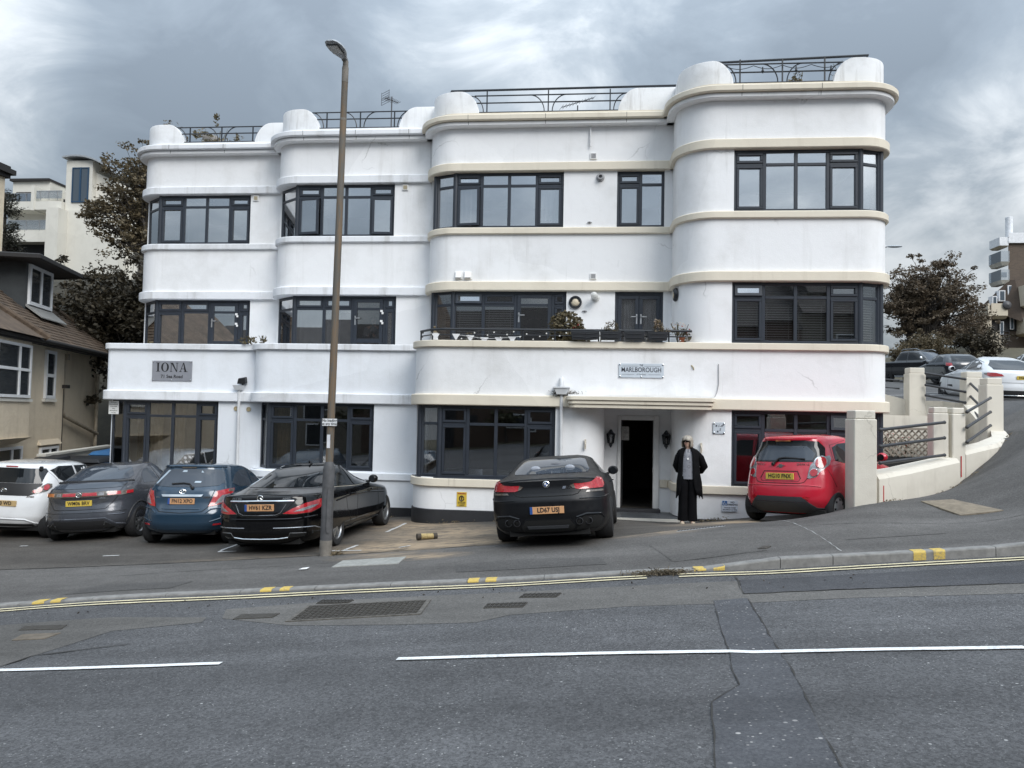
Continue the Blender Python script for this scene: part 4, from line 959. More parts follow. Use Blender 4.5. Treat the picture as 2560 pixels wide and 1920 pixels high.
# ---------------- fittings that are part of the walls: pipes and vents
def tubepart(name, pts, r, mat, par, n=10): m = MB(); m.tube(pts, r, n); return m.build(name, mat, par, smooth=50)
PIPEW = plain('white_pipe', (.62, .63, .64), .45, vary=.08)
p = tubepart('downpipe', [(-.50, 15.79, 2.52), (-.49, 15.79, .2)], .037, PIPEW, marl)
m = MB(); m.hexa([(-.60, 15.70, 2.53), (-.40, 15.70, 2.53), (-.40, 15.86, 2.53), (-.60, 15.86, 2.53), (-.66, 15.66, 2.68), (-.34, 15.66, 2.68), (-.34, 15.86, 2.68), (-.66, 15.86, 2.68)]); m.box(-.67, -.33, 15.65, 15.862, 2.66, 2.685); m.build('hopper', PIPEW, p)
m = MB(); m.tube([(-.5, 15.87, 2.85), (-.5, 15.77, 2.82), (-.5, 15.74, 2.74), (-.5, 15.74, 2.66)], .05, 10); m.build('spout', PIPEW, p, smooth=50)
p = tubepart('downpipe', [(-8.15, 17.43, 2.62), (-8.14, 17.43, -.2)], .035, PIPEW, iona)
m = MB(); m.hexa([(-8.22, 17.36, 2.55), (-8.08, 17.36, 2.55), (-8.08, 17.5, 2.55), (-8.22, 17.5, 2.55), (-8.27, 17.32, 2.66), (-8.03, 17.32, 2.66), (-8.03, 17.5, 2.66), (-8.27, 17.5, 2.66)]); m.build('hopper', PIPEW, p)
tubepart('overflow_pipe', [(.01, 17.12, 8.6), (.01, 17.12, 8.15)], .018, PIPEW, marl)
VENTG = plain('vent_grey', (.30, .30, .31), .6); VENTT = plain('vent_tan', (.42, .35, .22), .7)
def vent(par, x, y, z, w, mat, rim=WHITEP):
    m = MB(); m.box(x-w/2, x+w/2, y-.03, y, z-w/2, z+w/2); o = m.build('vent', rim, par, bevel=.004)
    m = MB()
    for k in range(5): m.box(x-w*.34, x+w*.34, y-.036, y-.03, z-w*.34+k*w*.145, z-w*.34+k*w*.145+w*.09)
    m.build('louvre', mat, o)
vent(marl, .085, yu, 7.94, .15, VENTG); vent(marl, .12, yu, 5.22, .14, VENTG); vent(iona, -4.40, 17.96, 7.5, .14, VENTT); vent(iona, -8.49, 18.77, 7.5, .14, VENTT)
for xx in (-2.92, -2.71):
    m = MB(); m.box(xx-.09, xx+.09, yu-.03, yu, 5.14, 5.32); m.hexa([(xx-.07, yu-.1, 5.17), (xx+.07, yu-.1, 5.17), (xx+.07, yu-.03, 5.17), (xx-.07, yu-.03, 5.17), (xx-.07, yu-.05, 5.30), (xx+.07, yu-.05, 5.30), (xx+.07, yu-.03, 5.30), (xx-.07, yu-.03, 5.30)]); m.build('extractor_cowl', WHITEP, marl, bevel=.006)
m = MB(); m.lathe([(.095, 0), (.095, -.02), (.06, -.03), (.06, -.1), (.04, -.1), (.04, -.04)], (.245, yu, 7.45), 18, 'y'); m.build('boiler_flue', VENTG, marl, smooth=40)
m = MB(); m.lathe([(.09, 0), (.09, -.02), (.055, -.03), (.055, -.24), (.05, -.25)], (.18, yu, 4.73), 18, 'y'); m.lathe([(.07, -.16), (.07, -.27), (.03, -.29)], (.14, yu, 4.76), 16, 'y'); m.build('boiler_flue', plain('flue_white', (.55, .55, .53), .5), marl, smooth=40)
for par, x, y, z in ((iona, -8.24, 17.5, 2.11),): m = MB(); m.lathe([(.055, 0), (.055, -.02), (.045, -.022), (.045, -.01)], (x, y, z), 16, 'y'); m.build('vent', VENTT, par, smooth=40)
m = MB(); m.lathe([(.055, 0), (.055, -.02), (.045, -.022), (.045, -.01)], (-7.93+.0, 17.5, 2.1), 16, 'y'); m.build('vent', VENTT, iona, smooth=40)
for xx, zz in ((-.06, 4.43), (.02, 6.43)):
    m = MB(); m.tube([(xx-.05, yu-.02, zz), (xx, yu-.04, zz+.01), (xx+.05, yu-.02, zz)], .012, 6); m.box(xx-.02, xx+.02, yu-.02, yu, zz-.02, zz+.02); m.build('wall_hook', VENTG, marl)
for xx, zz in ((-.02+.02, 1.52), (2.33, 1.50)):
    m = MB(); m.box(xx-.018, xx+.018, 15.83, 15.866, zz-.1, zz+.1); m.tube([(xx, 15.84, zz+.05), (xx, 15.78, zz), (xx+.01, 15.79, zz-.06)], .012, 6); m.build('wall_bracket', plain('worn_bracket', (.55, .5, .42), .7), marl)
tubepart('cable', [(2.66, 15.85, 3.2), (2.665, 15.85, 2.8), (2.63, 15.84, 2.62), (2.58, 15.78, 2.53)], .008, VENTG, marl, 6)
tubepart('cable', [(-3.80, 17.92, 8.9), (-3.79, 17.93, 8.0), (-3.73, 17.93, 7.0)], .004, VENTG, iona, 5)
tubepart('cable', [(2.12, 15.86, 3.17), (2.16, 15.84, 3.12), (2.17, 15.86, 3.08)], .012, VENTT, marl, 6)
# ================================================================ writing
def text_mesh(s, size, bold=0., xs=1., align='CENTER', spacing=1., shear=0.):
    c = bpy.data.curves.new('lettering', 'FONT'); c.body = s; c.size = size; c.align_x = align; c.align_y = 'CENTER'
    c.offset = bold; c.space_character = spacing; c.shear = shear; c.extrude = .0; c.resolution_u = 3
    o = bpy.data.objects.new('lettering_tmp', c); COL.objects.link(o)
    dg = bpy.context.evaluated_depsgraph_get(); me = bpy.data.meshes.new_from_object(o.evaluated_get(dg))
    bpy.data.objects.remove(o); bpy.data.curves.remove(c)
    n = len(me.vertices); a = np.empty(n*3); me.vertices.foreach_get('co', a); a = a.reshape(-1, 3); a[:, 0] *= xs
    me.vertices.foreach_set('co', a.ravel())
    me.materials.clear(); return me
def text(s, size, mat, parent, loc, rot=(math.pi/2, 0, 0), name='lettering', **k):
    me = text_mesh(s, size, **k); me.name = name; me.materials.append(mat)
    o = bpy.data.objects.new(name, me); link(o, parent); o.location = loc; o.rotation_euler = rot; return o
INK = plain('sign_ink', (.012, .012, .014), .5)
def poly_text(polys, mat, parent, fn, name='lettering', th=.002):
    m = MB()
    for p in polys: m.plate(p, 0, th, fn)
    return m.build(name, mat, parent)
# ---- signs on the wall
ALU = plain('brushed_sign_metal', (.27, .28, .31), .45, .15, vary=.06)
def sign(name, x0, x1, z0, z1, y, mat, label, screws=None, th=.012):
    o = empty(name, ((x0+x1)/2, y, (z0+z1)/2), label, 'sign')
    w, h = x1-x0, z1-z0
    m = MB(); m.box(-w/2, w/2, -th, 0, -h/2, h/2); m.build('plate', mat, o, bevel=.003)
    if screws:
        for sx, sz in screws:
            m = MB(); m.lathe([(.016, -th), (.016, -th-.01), (.01, -th-.013)], (sx*w/2, 0, sz*h/2), 10, 'y'); m.build('screw', CHROME, o)
    return o, w, h
o, w, h = sign('wall_sign', -10.36, -9.36, 2.74, 3.22, 17.492, ALU, 'grey metal IONA 71 Sea Road sign on the white parapet', [(-.94, -.9), (.94, -.9), (-.94, .9), (.94, .9), (0, -.93)])
# serif capitals drawn as outlines (unit height 1)
def serif(letter):
    S = .055
    R = lambda a, b, c, d: [(a, c), (b, c), (b, d), (a, d)]
    if letter == 'I': return [R(.13, .33, 0, 1), R(0, .46, 0, S), R(0, .46, 1-S, 1)], .46
    if letter == 'N': return [R(.10, .17, 0, 1), R(.78, .85, 0, 1), [(.10, 1), (.34, 1), (.85, 0), (.74, 0)], R(0, .28, 0, S), R(.66, .97, 1-S, 1), R(-.02, .2, 1-S, 1)], .97
    if letter == 'A': return [[(.08, 0), (.15, 0), (.47, .97), (.42, 1.02)], [(.62, 0), (.85, 0), (.52, 1.02), (.42, 1.02)], R(.24, .66, .30, .36), R(-.02, .28, 0, S), R(.52, .97, 0, S)], .95
    if letter == 'O':
        out = []
        n = 28
        for k in range(n):
            a, b = 2*math.pi*k/n, 2*math.pi*(k+1)/n
            f = lambda t: (.45+.45*math.cos(t), .5+.52*math.sin(t)); g = lambda t: (.45+.24*math.cos(t), .5+.46*math.sin(t))
            out.append([g(a), f(a), f(b), g(b)])
        return out, .9
x = -.40; sc_ = .215
for ch in 'IONA':
    ps, adv = serif(ch)
    poly_text([[(x+px*sc_, -.02+pz*sc_) for px, pz in p] for p in ps], INK, o, lambda u, v, t: (u, -.012-t, v))
    x += (adv+.13)*sc_
text('71 Sea Road', .105, INK, o, (0, -.0145, -.135), bold=.0022, xs=1.05)
FROST = plain('frosted_acrylic', (.54, .59, .64), .25, vary=.05)
o, w, h = sign('wall_sign', .66, 1.57, 2.90, 3.19, 15.855, FROST, 'frosted glass THE MARLBOROUGH name sign above the porch', [(-.95, -.85), (.95, -.85), (-.95, .85), (.95, .85), (0, -.85)])
DECO = plain('deco_ink', (.05, .055, .07), .4)
text('MARLBOROUGH', .135, DECO, o, (0, -.0145, .012), xs=.80, bold=.0016)
text('THE', .055, DECO, o, (0, -.0145, .105), xs=.7, bold=.001)
text('69 Sea Road', .042, DECO, o, (0, -.0145, -.078), xs=.9, shear=.2)
for a, b, z in ((-.39, -.14, -.08), (.14, .39, -.08), (-.39, -.06, .09), (.06, .39, .09)):
    m = MB(); m.box(a, b, -.0145, -.0125, z-.002, z+.002); m.build('rule_line', DECO, o)
o, w, h = sign('wall_sign', 2.56, 2.80, 1.79, 2.02, 15.855, FROST, 'small square frosted flat-number sign beside the porch, numbers and arrows', [(-.8, -.8), (.8, -.8), (-.8, .8), (.8, .8)])
text('1-4', .07, DECO, o, (.02, -.0145, .045), bold=.001, shear=.2); text('5', .07, DECO, o, (.02, -.0145, -.03), bold=.001, shear=.2)
for (ax, az, s_) in ((-.055, .045, 1), (.085, .05, -1), (-.03, -.07, 1)):
    m = MB(); m.plate([(ax-.018, az-.012), (ax+.016, az-.016*s_), (ax+.02, az+.016), (ax-.006, az+.02)], 0, .003, lambda u, v, t: (u, -.0125-t, v)); m.build('arrow', DECO, o)
NOTICE = plain('notice_white', (.62, .66, .72), .4, vary=.04); BLUES = plain('sign_blue', (.03, .12, .32), .45)
o, w, h = sign('wall_sign', 2.75, 3.06, .24, .46, 15.84, NOTICE, 'white NO PARKING disabled access notice low on the wall beside the red car', th=.005)
text('NO', .048, DECO, o, (.05, -.0075, .075), bold=.0015); text('PARKING', .048, DECO, o, (.05, -.0075, .028), bold=.0015)
text('DISABLED ACCESS', .028, DECO, o, (0, -.0075, -.035), bold=.001); text('REQUIRED AT ALL TIMES', .028, DECO, o, (0, -.0075, -.075), bold=.001, xs=.9)
m = MB(); m.box(-.148, -.055, -.0075, -.005, .01, .1); m.build('pictogram_ground', BLUES, o)
m = MB(); m.tube([(-.105, -.009, .088), (-.105, -.009, .052), (-.08, -.009, .05), (-.07, -.009, .025)], .005, 6); m.tube([(-.105+.026*math.cos(a), -.009, .042+.026*math.sin(a)) for a in np.linspace(1.9, 6.0, 12)], .0045, 6); m.ball((-.107, -.009, .092), .006, 6, 4); m.build('pictogram', NOTICE, o)
YSIGN = plain('warning_yellow', (.60, .42, .05), .5, vary=.05)
o, w, h = sign('wall_sign', -2.64, -2.43, .17, .47, 15.86, YSIGN, 'small yellow clamping warning sign low on the wall left of the matt black coupe', th=.006)
text('WARNING', .045, plain('sign_red', (.35, .04, .03), .5), o, (0, -.009, .118), bold=.002, xs=.82)
m = MB(); m.tube([(.045*math.cos(a), -.010, .02+.05*math.sin(a)) for a in np.linspace(.3, 2*math.pi-.0, 22)], .011, 6); m.box(-.012, .012, -.011, -.008, -.01, .05); m.build('clamp_pictogram', INK, o)
for i, s_ in enumerate(('PRIVATE LAND', 'NO PARKING', 'CLAMPING')):
    text(s_, .026, INK, o, (0, -.009, -.062-.03*i), bold=.001, xs=.95)
o, w, h = sign('notice_board', -11.50, -11.24, 1.92, 2.24, 17.60, plain('notice_paper2', (.68, .68, .66), .6, vary=.04), 'white printed notice fixed under the corner of the IONA balcony', th=.006)
for k in range(6): text(('PRIVATE PROPERTY', 'RESIDENTS PARKING ONLY', 'NO UNAUTHORISED', 'VEHICLES', 'PERMIT HOLDERS ONLY', 'AT ALL TIMES')[k], .024, INK, o, (0, -.008, .125-.05*k), bold=.0008, xs=.75)
# ---- lamps and small things on the walls
for xx, lb in ((.55, 'black carriage lantern on the left wall of the porch'), (1.74, 'black carriage lantern on the right wall of the porch')):
    o = empty('wall_lantern', (xx, 16.99, 1.62), lb, 'wall light', 'carriage lanterns beside the front door')
    m = MB(); m.box(-.035, .035, -.02, 0, -.16, .16); m.tube([(0, -.02, -.02), (0, -.09, -.10), (0, -.11, -.13)], .012, 6); m.build('bracket', RAIL, o)
    m = MB(); m.lathe([(.012, .20), (.03, .18), (.05, .14), (.095, .10), (.10, .085), (.085, .08)], (0, -.11, 0), 6); m.lathe([(.06, -.105), (.07, -.095), (.03, -.13), (.035, -.15), (.008, -.20)], (0, -.11, 0), 6)
    for k in range(6):
        a = 2*math.pi*k/6; m.tube([(.085*math.cos(a), -.11+.085*math.sin(a), .085), (.062*math.cos(a), -.11+.062*math.sin(a), -.10)], .009, 4)
    m.build('cage', RAIL, o)
    m = MB(); m.lathe([(.054, -.095), (.075, .08)], (0, -.11, 0), 6); m.build('glass', GLASSD, o)
    m = MB(); m.lathe([(.012, -.09), (.014, .0), (.004, .03)], (0, -.11, 0), 8); m.build('candle_bulb', WHITEP, o)
BULK = plain('bulkhead_cream', (.55, .48, .36), .5)
def bulkhead(loc, rz, lb):
    o = empty('bulkhead_lamp', loc, lb, 'wall light', 'round half-shaded bulkhead lamps on the first floor'); o.rotation_euler = (0, 0, rz)
    m = MB(); m.lathe([(.145, 0), (.145, -.045), (.12, -.075), (.10, -.075), (.10, -.04)], (0, 0, 0), 24, 'y'); m.build('rim', RAIL, o, smooth=40)
    m = MB()
    for k in range(4): m.hexa([(-.11+.01*k, -.075, .005+.025*k), (.11-.01*k, -.075, .005+.025*k), (.11-.01*k, -.04, .005+.025*k), (-.11+.01*k, -.04, .005+.025*k), (-.11+.01*k, -.082, .025+.025*k), (.11-.01*k, -.082, .025+.025*k), (.11-.01*k, -.04, .03+.025*k), (-.11+.01*k, -.04, .03+.025*k)])
    m.build('hood', RAIL, o)
    m = MB(); m.lathe([(.102, -.045), (.09, -.07), (.05, -.085), (.0, -.09)], (0, 0, 0), 20, 'y'); m.build('diffuser', BULK, o, smooth=60)
    return o
bulkhead((-.27, 17.165, 4.63), 0, 'round half-hooded lamp between the balcony door and the flue'); bulkhead((1.885, 16.45, 4.70), -math.pi/2, 'round half-hooded lamp seen edge-on on the corner wall above the balcony')
o = empty('floodlight', (-8.07, 17.42, 2.74), 'small black floodlight perched on the rain hopper of the IONA flats', 'floodlight')
m = MB(); m.hexa([(-.10, -.08, -.05), (.10, -.08, -.05), (.10, .06, -.03), (-.10, .06, -.03), (-.07, -.09, .08), (.10, -.09, .10), (.08, .05, .13), (-.06, .05, .10)]); m.build('housing', BLACKP, o, bevel=.01)
m = MB(); m.tube([(0, 0, -.04), (0, .03, -.09)], .015, 6); m.build('bracket', BLACKP, o)
# ---- aerials on the roofs
AER = plain('aerial_grey', (.05, .05, .055), .5, .3)
def aerial(loc, h, elems, boom, rz, lb, style='yagi'):
    o = empty('tv_aerial', loc, lb, 'aerial'); o.rotation_euler = (0, 0, rz)
    m = MB(); m.tube([(0, 0, 0), (0, 0, h)], .016, 6); m.build('mast', AER, o)
    m = MB(); m.tube([(-boom/2, 0, h-.1), (boom/2, 0, h+(.25 if style == 'tilt' else -.1))], .012, 5); m.build('boom', AER, o)
    m = MB()
    for k in range(elems):
        u = k/(elems-1); xx = -boom/2+boom*u; zz = h-.1+(.35*u if style == 'tilt' else 0); L = .34-.12*u
        m.tube([(xx, -L/2, zz), (xx, L/2, zz)], .006, 4)
    if style == 'grid':
        for k in range(6): m.tube([(-boom/2, -.17, h-.24+.06*k), (-boom/2+.02, .17, h-.24+.06*k)], .007, 4)
        for yy in (-.16, .16): m.tube([(-boom/2, yy, h-.26), (-boom/2, yy, h+.08)], .007, 4)
    m.build('elements', AER, o)
aerial((-5.15, 19.3, 8.85), 1.45, 9, .42, .9, 'grid-backed television aerial standing on the roof behind the lamp post', 'grid')
aerial((-.32, 19.0, 8.85), 1.0, 11, .85, .35, 'long slanted television aerial behind the cream-banded roof railing', 'tilt')
aerial((-4.1, 19.5, 8.85), 1.15, 4, .25, 1.2, 'small stub aerial at the inner corner between the two middle roofs')

# ================================================================ plants
def leaf_mat(name, cols, rough=.6, trans=.15):
    t = NT(name); oi = t.n('ShaderNodeObjectInfo'); g = t.n('ShaderNodeNewGeometry')
    r = t.n('ShaderNodeValToRGB'); e = r.color_ramp.elements
    t.L.new(g.outputs['Random Per Island'], r.inputs[0])
    while len(e) < len(cols): e.new(.5)
    for i, c in enumerate(cols): e[i].position = i/(len(cols)-1); e[i].color = (*c, 1)
    t.set(color=r.outputs[0], rough=rough, spec=.3)
    if trans:
        tl = t.n('ShaderNodeBsdfTranslucent'); t.L.new(r.outputs[0], tl.inputs[0]); ms = t.n('ShaderNodeMixShader'); ms.inputs[0].default_value = trans
        t.L.new(t.b.outputs[0], ms.inputs[1]); t.L.new(tl.outputs[0], ms.inputs[2]); t.L.new(ms.outputs[0], t.out.inputs[0])
    return t.m
LEAF_POT = leaf_mat('pot_leaves', [(.06, .052, .03), (.11, .09, .05), (.16, .13, .075), (.08, .068, .04)])
LEAF_DRY = leaf_mat('dry_leaves', [(.16, .12, .07), (.24, .19, .12), (.10, .08, .05)])
PETAL = leaf_mat('red_petals', [(.40, .02, .03), (.55, .05, .05)], .6)
PETALW = leaf_mat('pale_petals', [(.6, .45, .38), (.65, .55, .42)], .6)
def leaves(name, mat, pts, size, parent=None, org=(0, 0, 0), up=0., aspect=.55, jit=.35):
    """small folded leaves scattered at the given points"""
    P = np.asarray(pts, float)-np.asarray(org, float); n = len(P)
    d = nrng.normal(size=(n, 3)); d[:, 2] = d[:, 2]*.6+up; d /= np.linalg.norm(d, axis=1)[:, None]
    a = nrng.normal(size=(n, 3)); a -= (a*d).sum(1)[:, None]*d; a /= np.linalg.norm(a, axis=1)[:, None]
    s = size*(1+jit*nrng.uniform(-1, 1, n))[:, None]; nn = np.cross(d, a)
    v = np.stack([P-d*s*.5, P+a*s*aspect*.5+nn*s*.08, P+d*s*.5, P-a*s*aspect*.5+nn*s*.08], 1).reshape(-1, 3)
    me = bpy.data.meshes.new(name); me.vertices.add(4*n); me.vertices.foreach_set('co', v.ravel())
    me.loops.add(4*n); me.polygons.add(n)
    me.loops.foreach_set('vertex_index', np.arange(4*n)); me.polygons.foreach_set('loop_start', np.arange(n)*4); me.polygons.foreach_set('loop_total', np.full(n, 4))
    me.update(); me.validate(); me.materials.append(mat)
    o = bpy.data.objects.new(name, me); link(o, parent); return o
def cloud(c, r, n, shell=.55, flat=1.):
    u = nrng.normal(size=(n, 3)); u /= np.linalg.norm(u, axis=1)[:, None]
    k = (shell+(1-shell)*nrng.uniform(0, 1, n)**.6)[:, None]
    return np.asarray(c) + u*k*np.array([r[0], r[1], r[2]]) if hasattr(r, '__len__') else np.asarray(c)+u*k*r
TERRA = plain('terracotta', (.30, .10, .05), .75); TROUGH = plain('black_trough', (.022, .024, .028), .5)
def potted(loc, lb, leafspec, pot=None, cat='plant', group=None, flowers=None, stems=6, h=.3):
    o = empty('potted_plant', loc, lb, cat, group)
    if pot:
        m = MB(); r, ph, mat = pot; m.lathe([(r*.72, 0), (r, ph*.85), (r*1.1, ph*.85), (r*1.1, ph), (r*.9, ph), (r*.85, ph*.9)], (0, 0, 0), 14); m.build('pot', mat, o, smooth=40)
    m = MB()
    for k in range(stems):
        a = rng.uniform(0, 6.28); q = rng.uniform(.02, .6)*h
        m.tube([(0, 0, (pot[1]*.9 if pot else 0)), (q*.4*math.cos(a), q*.4*math.sin(a), h*.5), (q*math.cos(a), q*math.sin(a), h*rng.uniform(.7, 1.1))], .006, 4)
    m.build('stems', plain('green_stem', (.07, .06, .03), .8), o)
    pts = np.concatenate([cloud(c, r, n) for c, r, n in leafspec[1]]); f = leaves('foliage', leafspec[0], pts, leafspec[2], o); f['kind'] = 'stuff'
    if flowers:
        f = leaves('flowers', flowers[0], np.concatenate([cloud(c, r, n) for c, r, n in flowers[1]]), flowers[2], o); f['kind'] = 'stuff'
    return o
zb = PAR[1]
potted((-.45, 16.35, 3.24), 'large bushy green plant spilling behind the balcony rail beside the glass door', (LEAF_POT, [((0, 0, .75), (.38, .28, .34), 900), ((.18, -.1, .5), (.34, .25, .3), 560), ((-.2, 0, .35), (.22, .2, .25), 260), ((.35, -.12, .3), (.22, .12, .22), 220)], .095), pot=(.2, .3, TROUGH), h=.7, flowers=(PETAL, [((.15, -.2, .8), .16, 5)], .05))
for i, (xx, lb) in enumerate(((-.16, 'black trough at the left end of the balcony rail, half hidden by the bushy plant'), (.10, 'black trough tilted on the rail just right of the bushy plant'), (.48, 'black trough of spiky dry grass on the balcony rail'), (.96, 'empty-looking black trough in the middle of the three on the rail'), (1.43, 'black trough with dry flower spikes at the right of the balcony rail'))):
    o = empty('window_box', (xx, 15.78, 3.72), lb, 'planter', 'black troughs hung on the balcony rail')
    w = .17 if i < 2 else .215
    m = MB(); m.hexa([(-w*.85, -.06, -.06), (w*.85, -.06, -.06), (w*.85, .08, -.06), (-w*.85, .08, -.06), (-w, -.08, .11), (w, -.08, .11), (w, .1, .11), (-w, .1, .11)]); m.build('trough', TROUGH, o, bevel=.006)
    m = MB(); m.box(-w*.7, w*.7, -.083, -.07, -.015, -.008); m.box(-w*.7, w*.7, -.086, -.074, .06, .067); m.build('trim', plain('trough_trim', (.05, .052, .058), .5), o)
    if i == 1: o.rotation_euler = (0, math.radians(-6), 0)
    if i in (2, 4):
        f = leaves('foliage', LEAF_DRY if i == 4 else LEAF_POT, cloud((.02, 0, .2), (.16, .08, .14) if i == 2 else (.1, .06, .17), 150), .07, o, up=.7, aspect=.25); f['kind'] = 'stuff'
    if i in (4,):
        f = leaves('seed_heads', PETALW, cloud((-.02, 0, .30), (.06, .05, .10), 40), .04, o); f['kind'] = 'stuff'
        f = leaves('foliage', LEAF_DRY, cloud((.16, 0, .15), (.1, .06, .05), 60), .05, o, up=.5, aspect=.3); f['kind'] = 'stuff'
potted((1.94, 15.98, 3.63), 'small terracotta pot of red geraniums at the right end of the balcony', (LEAF_POT, [((0, 0, .2), (.12, .1, .1), 70), ((.08, -.02, .12), (.1, .08, .1), 40)], .06), pot=(.06, .12, TERRA), h=.38, flowers=(PETAL, [((.12, -.05, .24), .05, 14), ((0, 0, .36), .03, 6)], .035))
potted((1.86, 16.02, 3.63), 'straggly pale-flowered geranium leaning behind the terracotta pot', (LEAF_POT, [((0, 0, .25), (.16, .1, .08), 20)], .04), h=.4, flowers=(PETALW, [((-.1, 0, .36), .06, 12), ((.12, 0, .36), .05, 10), ((.03, 0, .40), .04, 8)], .035), stems=9)
potted((.28, 15.99, 3.63), 'thin wispy stems growing between two troughs on the balcony', (LEAF_POT, [((-.1, 0, .22), (.12, .05, .06), 10)], .05), h=.3, stems=5)
potted((-2.45, 15.9, 3.63), 'little dried plant in a low bowl on the balcony edge', (LEAF_DRY, [((0, 0, .12), (.09, .07, .05), 60)], .05), pot=(.08, .05, CONC), h=.15)
potted((-1.46, 15.93, 3.60), 'tiny trailing plant by the foot of the balcony door', (LEAF_POT, [((0, 0, .03), (.05, .05, .03), 25)], .05), h=.05)
for xx, lb, n in ((-7.95, 'straggly leafy plant on the IONA balcony left of the curved parapet', 70), (-7.62, 'sparse sprig of leaves at the start of the curved white parapet', 26)):
    potted((xx, 17.42 if xx < -7.8 else 17.5, 3.63), lb, (LEAF_POT, [((0, 0, .10), (.26 if n > 50 else .08, .08, .10), n)], .085), h=.2)
potted((-10.6, 17.75, 3.35), 'small pot plant behind the glass of the left balcony door', (LEAF_POT, [((0, 0, .3), (.08, .06, .08), 30)], .08), pot=(.07, .12, TROUGH), h=.3)
# roof plants
def roofplant(loc, lb, spec, size=.12, h=.5, flowers=None): return potted(loc, lb, (LEAF_POT, spec, size), h=h, flowers=flowers, stems=8)
roofplant((-9.9, 19.5, 8.9), 'leafy climber tangled in the railing of the leftmost roof', [((-.45, 0, .55), (.25, .2, .2), 50), ((0, 0, .25), (.55, .2, .18), 90), ((.55, 0, .3), (.15, .2, .3), 35), ((-.1, 0, .95), (.1, .1, .18), 26), ((1.25, 0, .25), (.2, .1, .2), 26), ((.9, 0, .15), (.4, .1, .1), 40)], .13, .7)
o = empty('roof_duct', (-10.35, 20.2, 8.9), 'cut open grey pipe lying among the climber on the leftmost roof', 'pipe'); m = MB(); m.tube([(-.3, 0, .75), (.0, -.1, .62), (.45, -.2, .22)], .13, 12); m.build('pipe', plain('lead_grey', (.2, .18, .16), .6), o, smooth=40)
roofplant((4.35, 16.7, 8.95), 'bushy roof plant behind the highest railing', [((0, 0, .25), (.28, .2, .22), 120), ((.05, 0, .5), (.1, .1, .14), 26), ((.35, 0, .1), (.2, .15, .12), 40)], .10, .5)
roofplant((3.55, 16.7, 8.95), 'small flowering roof plant left of the bushy one', [((0, 0, .12), (.18, .15, .12), 50)], .07, .3, flowers=(PETAL, [((0, -.1, .2), .14, 5)], .05))
roofplant((4.75, 16.8, 8.95), 'thin sprig of leaves right of the bushy roof plant', [((0, 0, .25), (.08, .08, .18), 18)], .07, .3)
roofplant((5.55, 17.2, 9.35), 'dry seed-head plant sticking up beside the top corner of the highest roof', [((0, 0, .25), (.07, .07, .1), 26)], .05, .6)
# festoon cable on the top railing
m = MB(); pts = []
for k in range(41):
    u = k/40; pts.append((2.75+2.3*u, 15.93, 9.36-.07*abs(math.sin(u*math.pi*4))))
m.tube(pts, .008, 5); fo = m.build('festoon_cable', RAIL); tag(fo, 'dark festoon cable with bulbs strung along the highest roof railing', 'string lights')
for u in (.33, .62, .92): m = MB(); m.lathe([(.012, 0), (.018, -.05), (.03, -.09), (.012, -.13)], (2.75+2.3*u, 15.93, 9.33), 8); m.build('bulb', RAIL, fo)
# balcony rail of the first floor terrace (a part of the building)
m = MB(); zt = 3.86; yr = 15.83
ptsT = [(-3.60, 16.6, zt), (-3.58, 16.35, zt), (-3.30, 15.98, zt), (-3.0, yr, zt), (2.12, yr, zt)]
m.tube(ptsT, .026, 8); m.tube([(-3.60, 16.6, 3.76), (-3.58, 16.35, 3.755), (-3.30, 15.98, 3.75), (-3.0, yr, 3.745), (2.12, yr, 3.745)], .014, 6)
for xx, yy in ((-3.58, 16.35), (-3.25, 15.95), (-2.3, yr), (-1.32, yr), (-.66, yr), (.24, yr), (1.66, yr)): m.tube([(xx, yy, PAR[1]), (xx, yy, zt)], .018, 6)
m.build('balcony_rail', RAIL, marl)
# fairy lights, bunting, lantern
m = MB(); m.tube([(-3.0+k*.128, 15.80, 3.84-.06*abs(math.sin(k*.9))) for k in range(40)], .003, 4); fl = m.build('fairy_lights', RAIL); tag(fl, 'string of tiny pale bulbs and stars draped along the balcony rail', 'string lights')
WB = plain('bulb_white', (.75, .74, .7), .4)
for k in range(34):
    xx = -2.6+k*.136; zz = 3.66+.17*((k*37) % 11)/11
    m = MB(); m.ball((xx, 15.79, zz), .013, 6, 4) if xx > -.2 else m.plate([(.022*math.cos(a+1.57)*(1 if q % 2 == 0 else .45)+xx, .022*math.sin(a+1.57)*(1 if q % 2 == 0 else .45)+zz) for q, a in enumerate(np.linspace(0, 2*math.pi, 10, endpoint=False))], 0, .005, lambda u, v, t: (u, 15.785+t, v))
    m.build('bulb' if xx > -.2 else 'star', WB, fl)
m = MB(); m.tube([(-3.2, 15.9, 3.75), (-2.6, 15.80, 3.73), (-2.1, 15.79, 3.66), (-1.5, 15.79, 3.70), (-1.35, 15.79, 3.72)], .004, 4); bu = m.build('bunting', WHITEP); tag(bu, 'white triangular bunting looped under the balcony rail', 'bunting')
for k, (xx, zz) in enumerate(((-3.15, 3.76), (-2.72, 3.76), (-2.42, 3.73), (-2.12, 3.69), (-1.82, 3.69), (-1.54, 3.71))):
    m = MB(); m.plate([(-.085, 0), (.085, .0), (.0, -.14)], 0, .004, lambda u, v, t: (u+xx, 15.80+t, v+zz)); m.build('flag', CURTAIN, bu)
o = empty('lantern', (-3.25, 16.15, 3.63), 'white lattice lantern with a pointed top at the curved end of the balcony', 'lantern')
m = MB(); m.lathe([(.08, 0), (.085, .05), (.075, .07), (.08, .17), (.09, .18)], (0, 0, 0), 8); m.build('body', WHITEP, o)
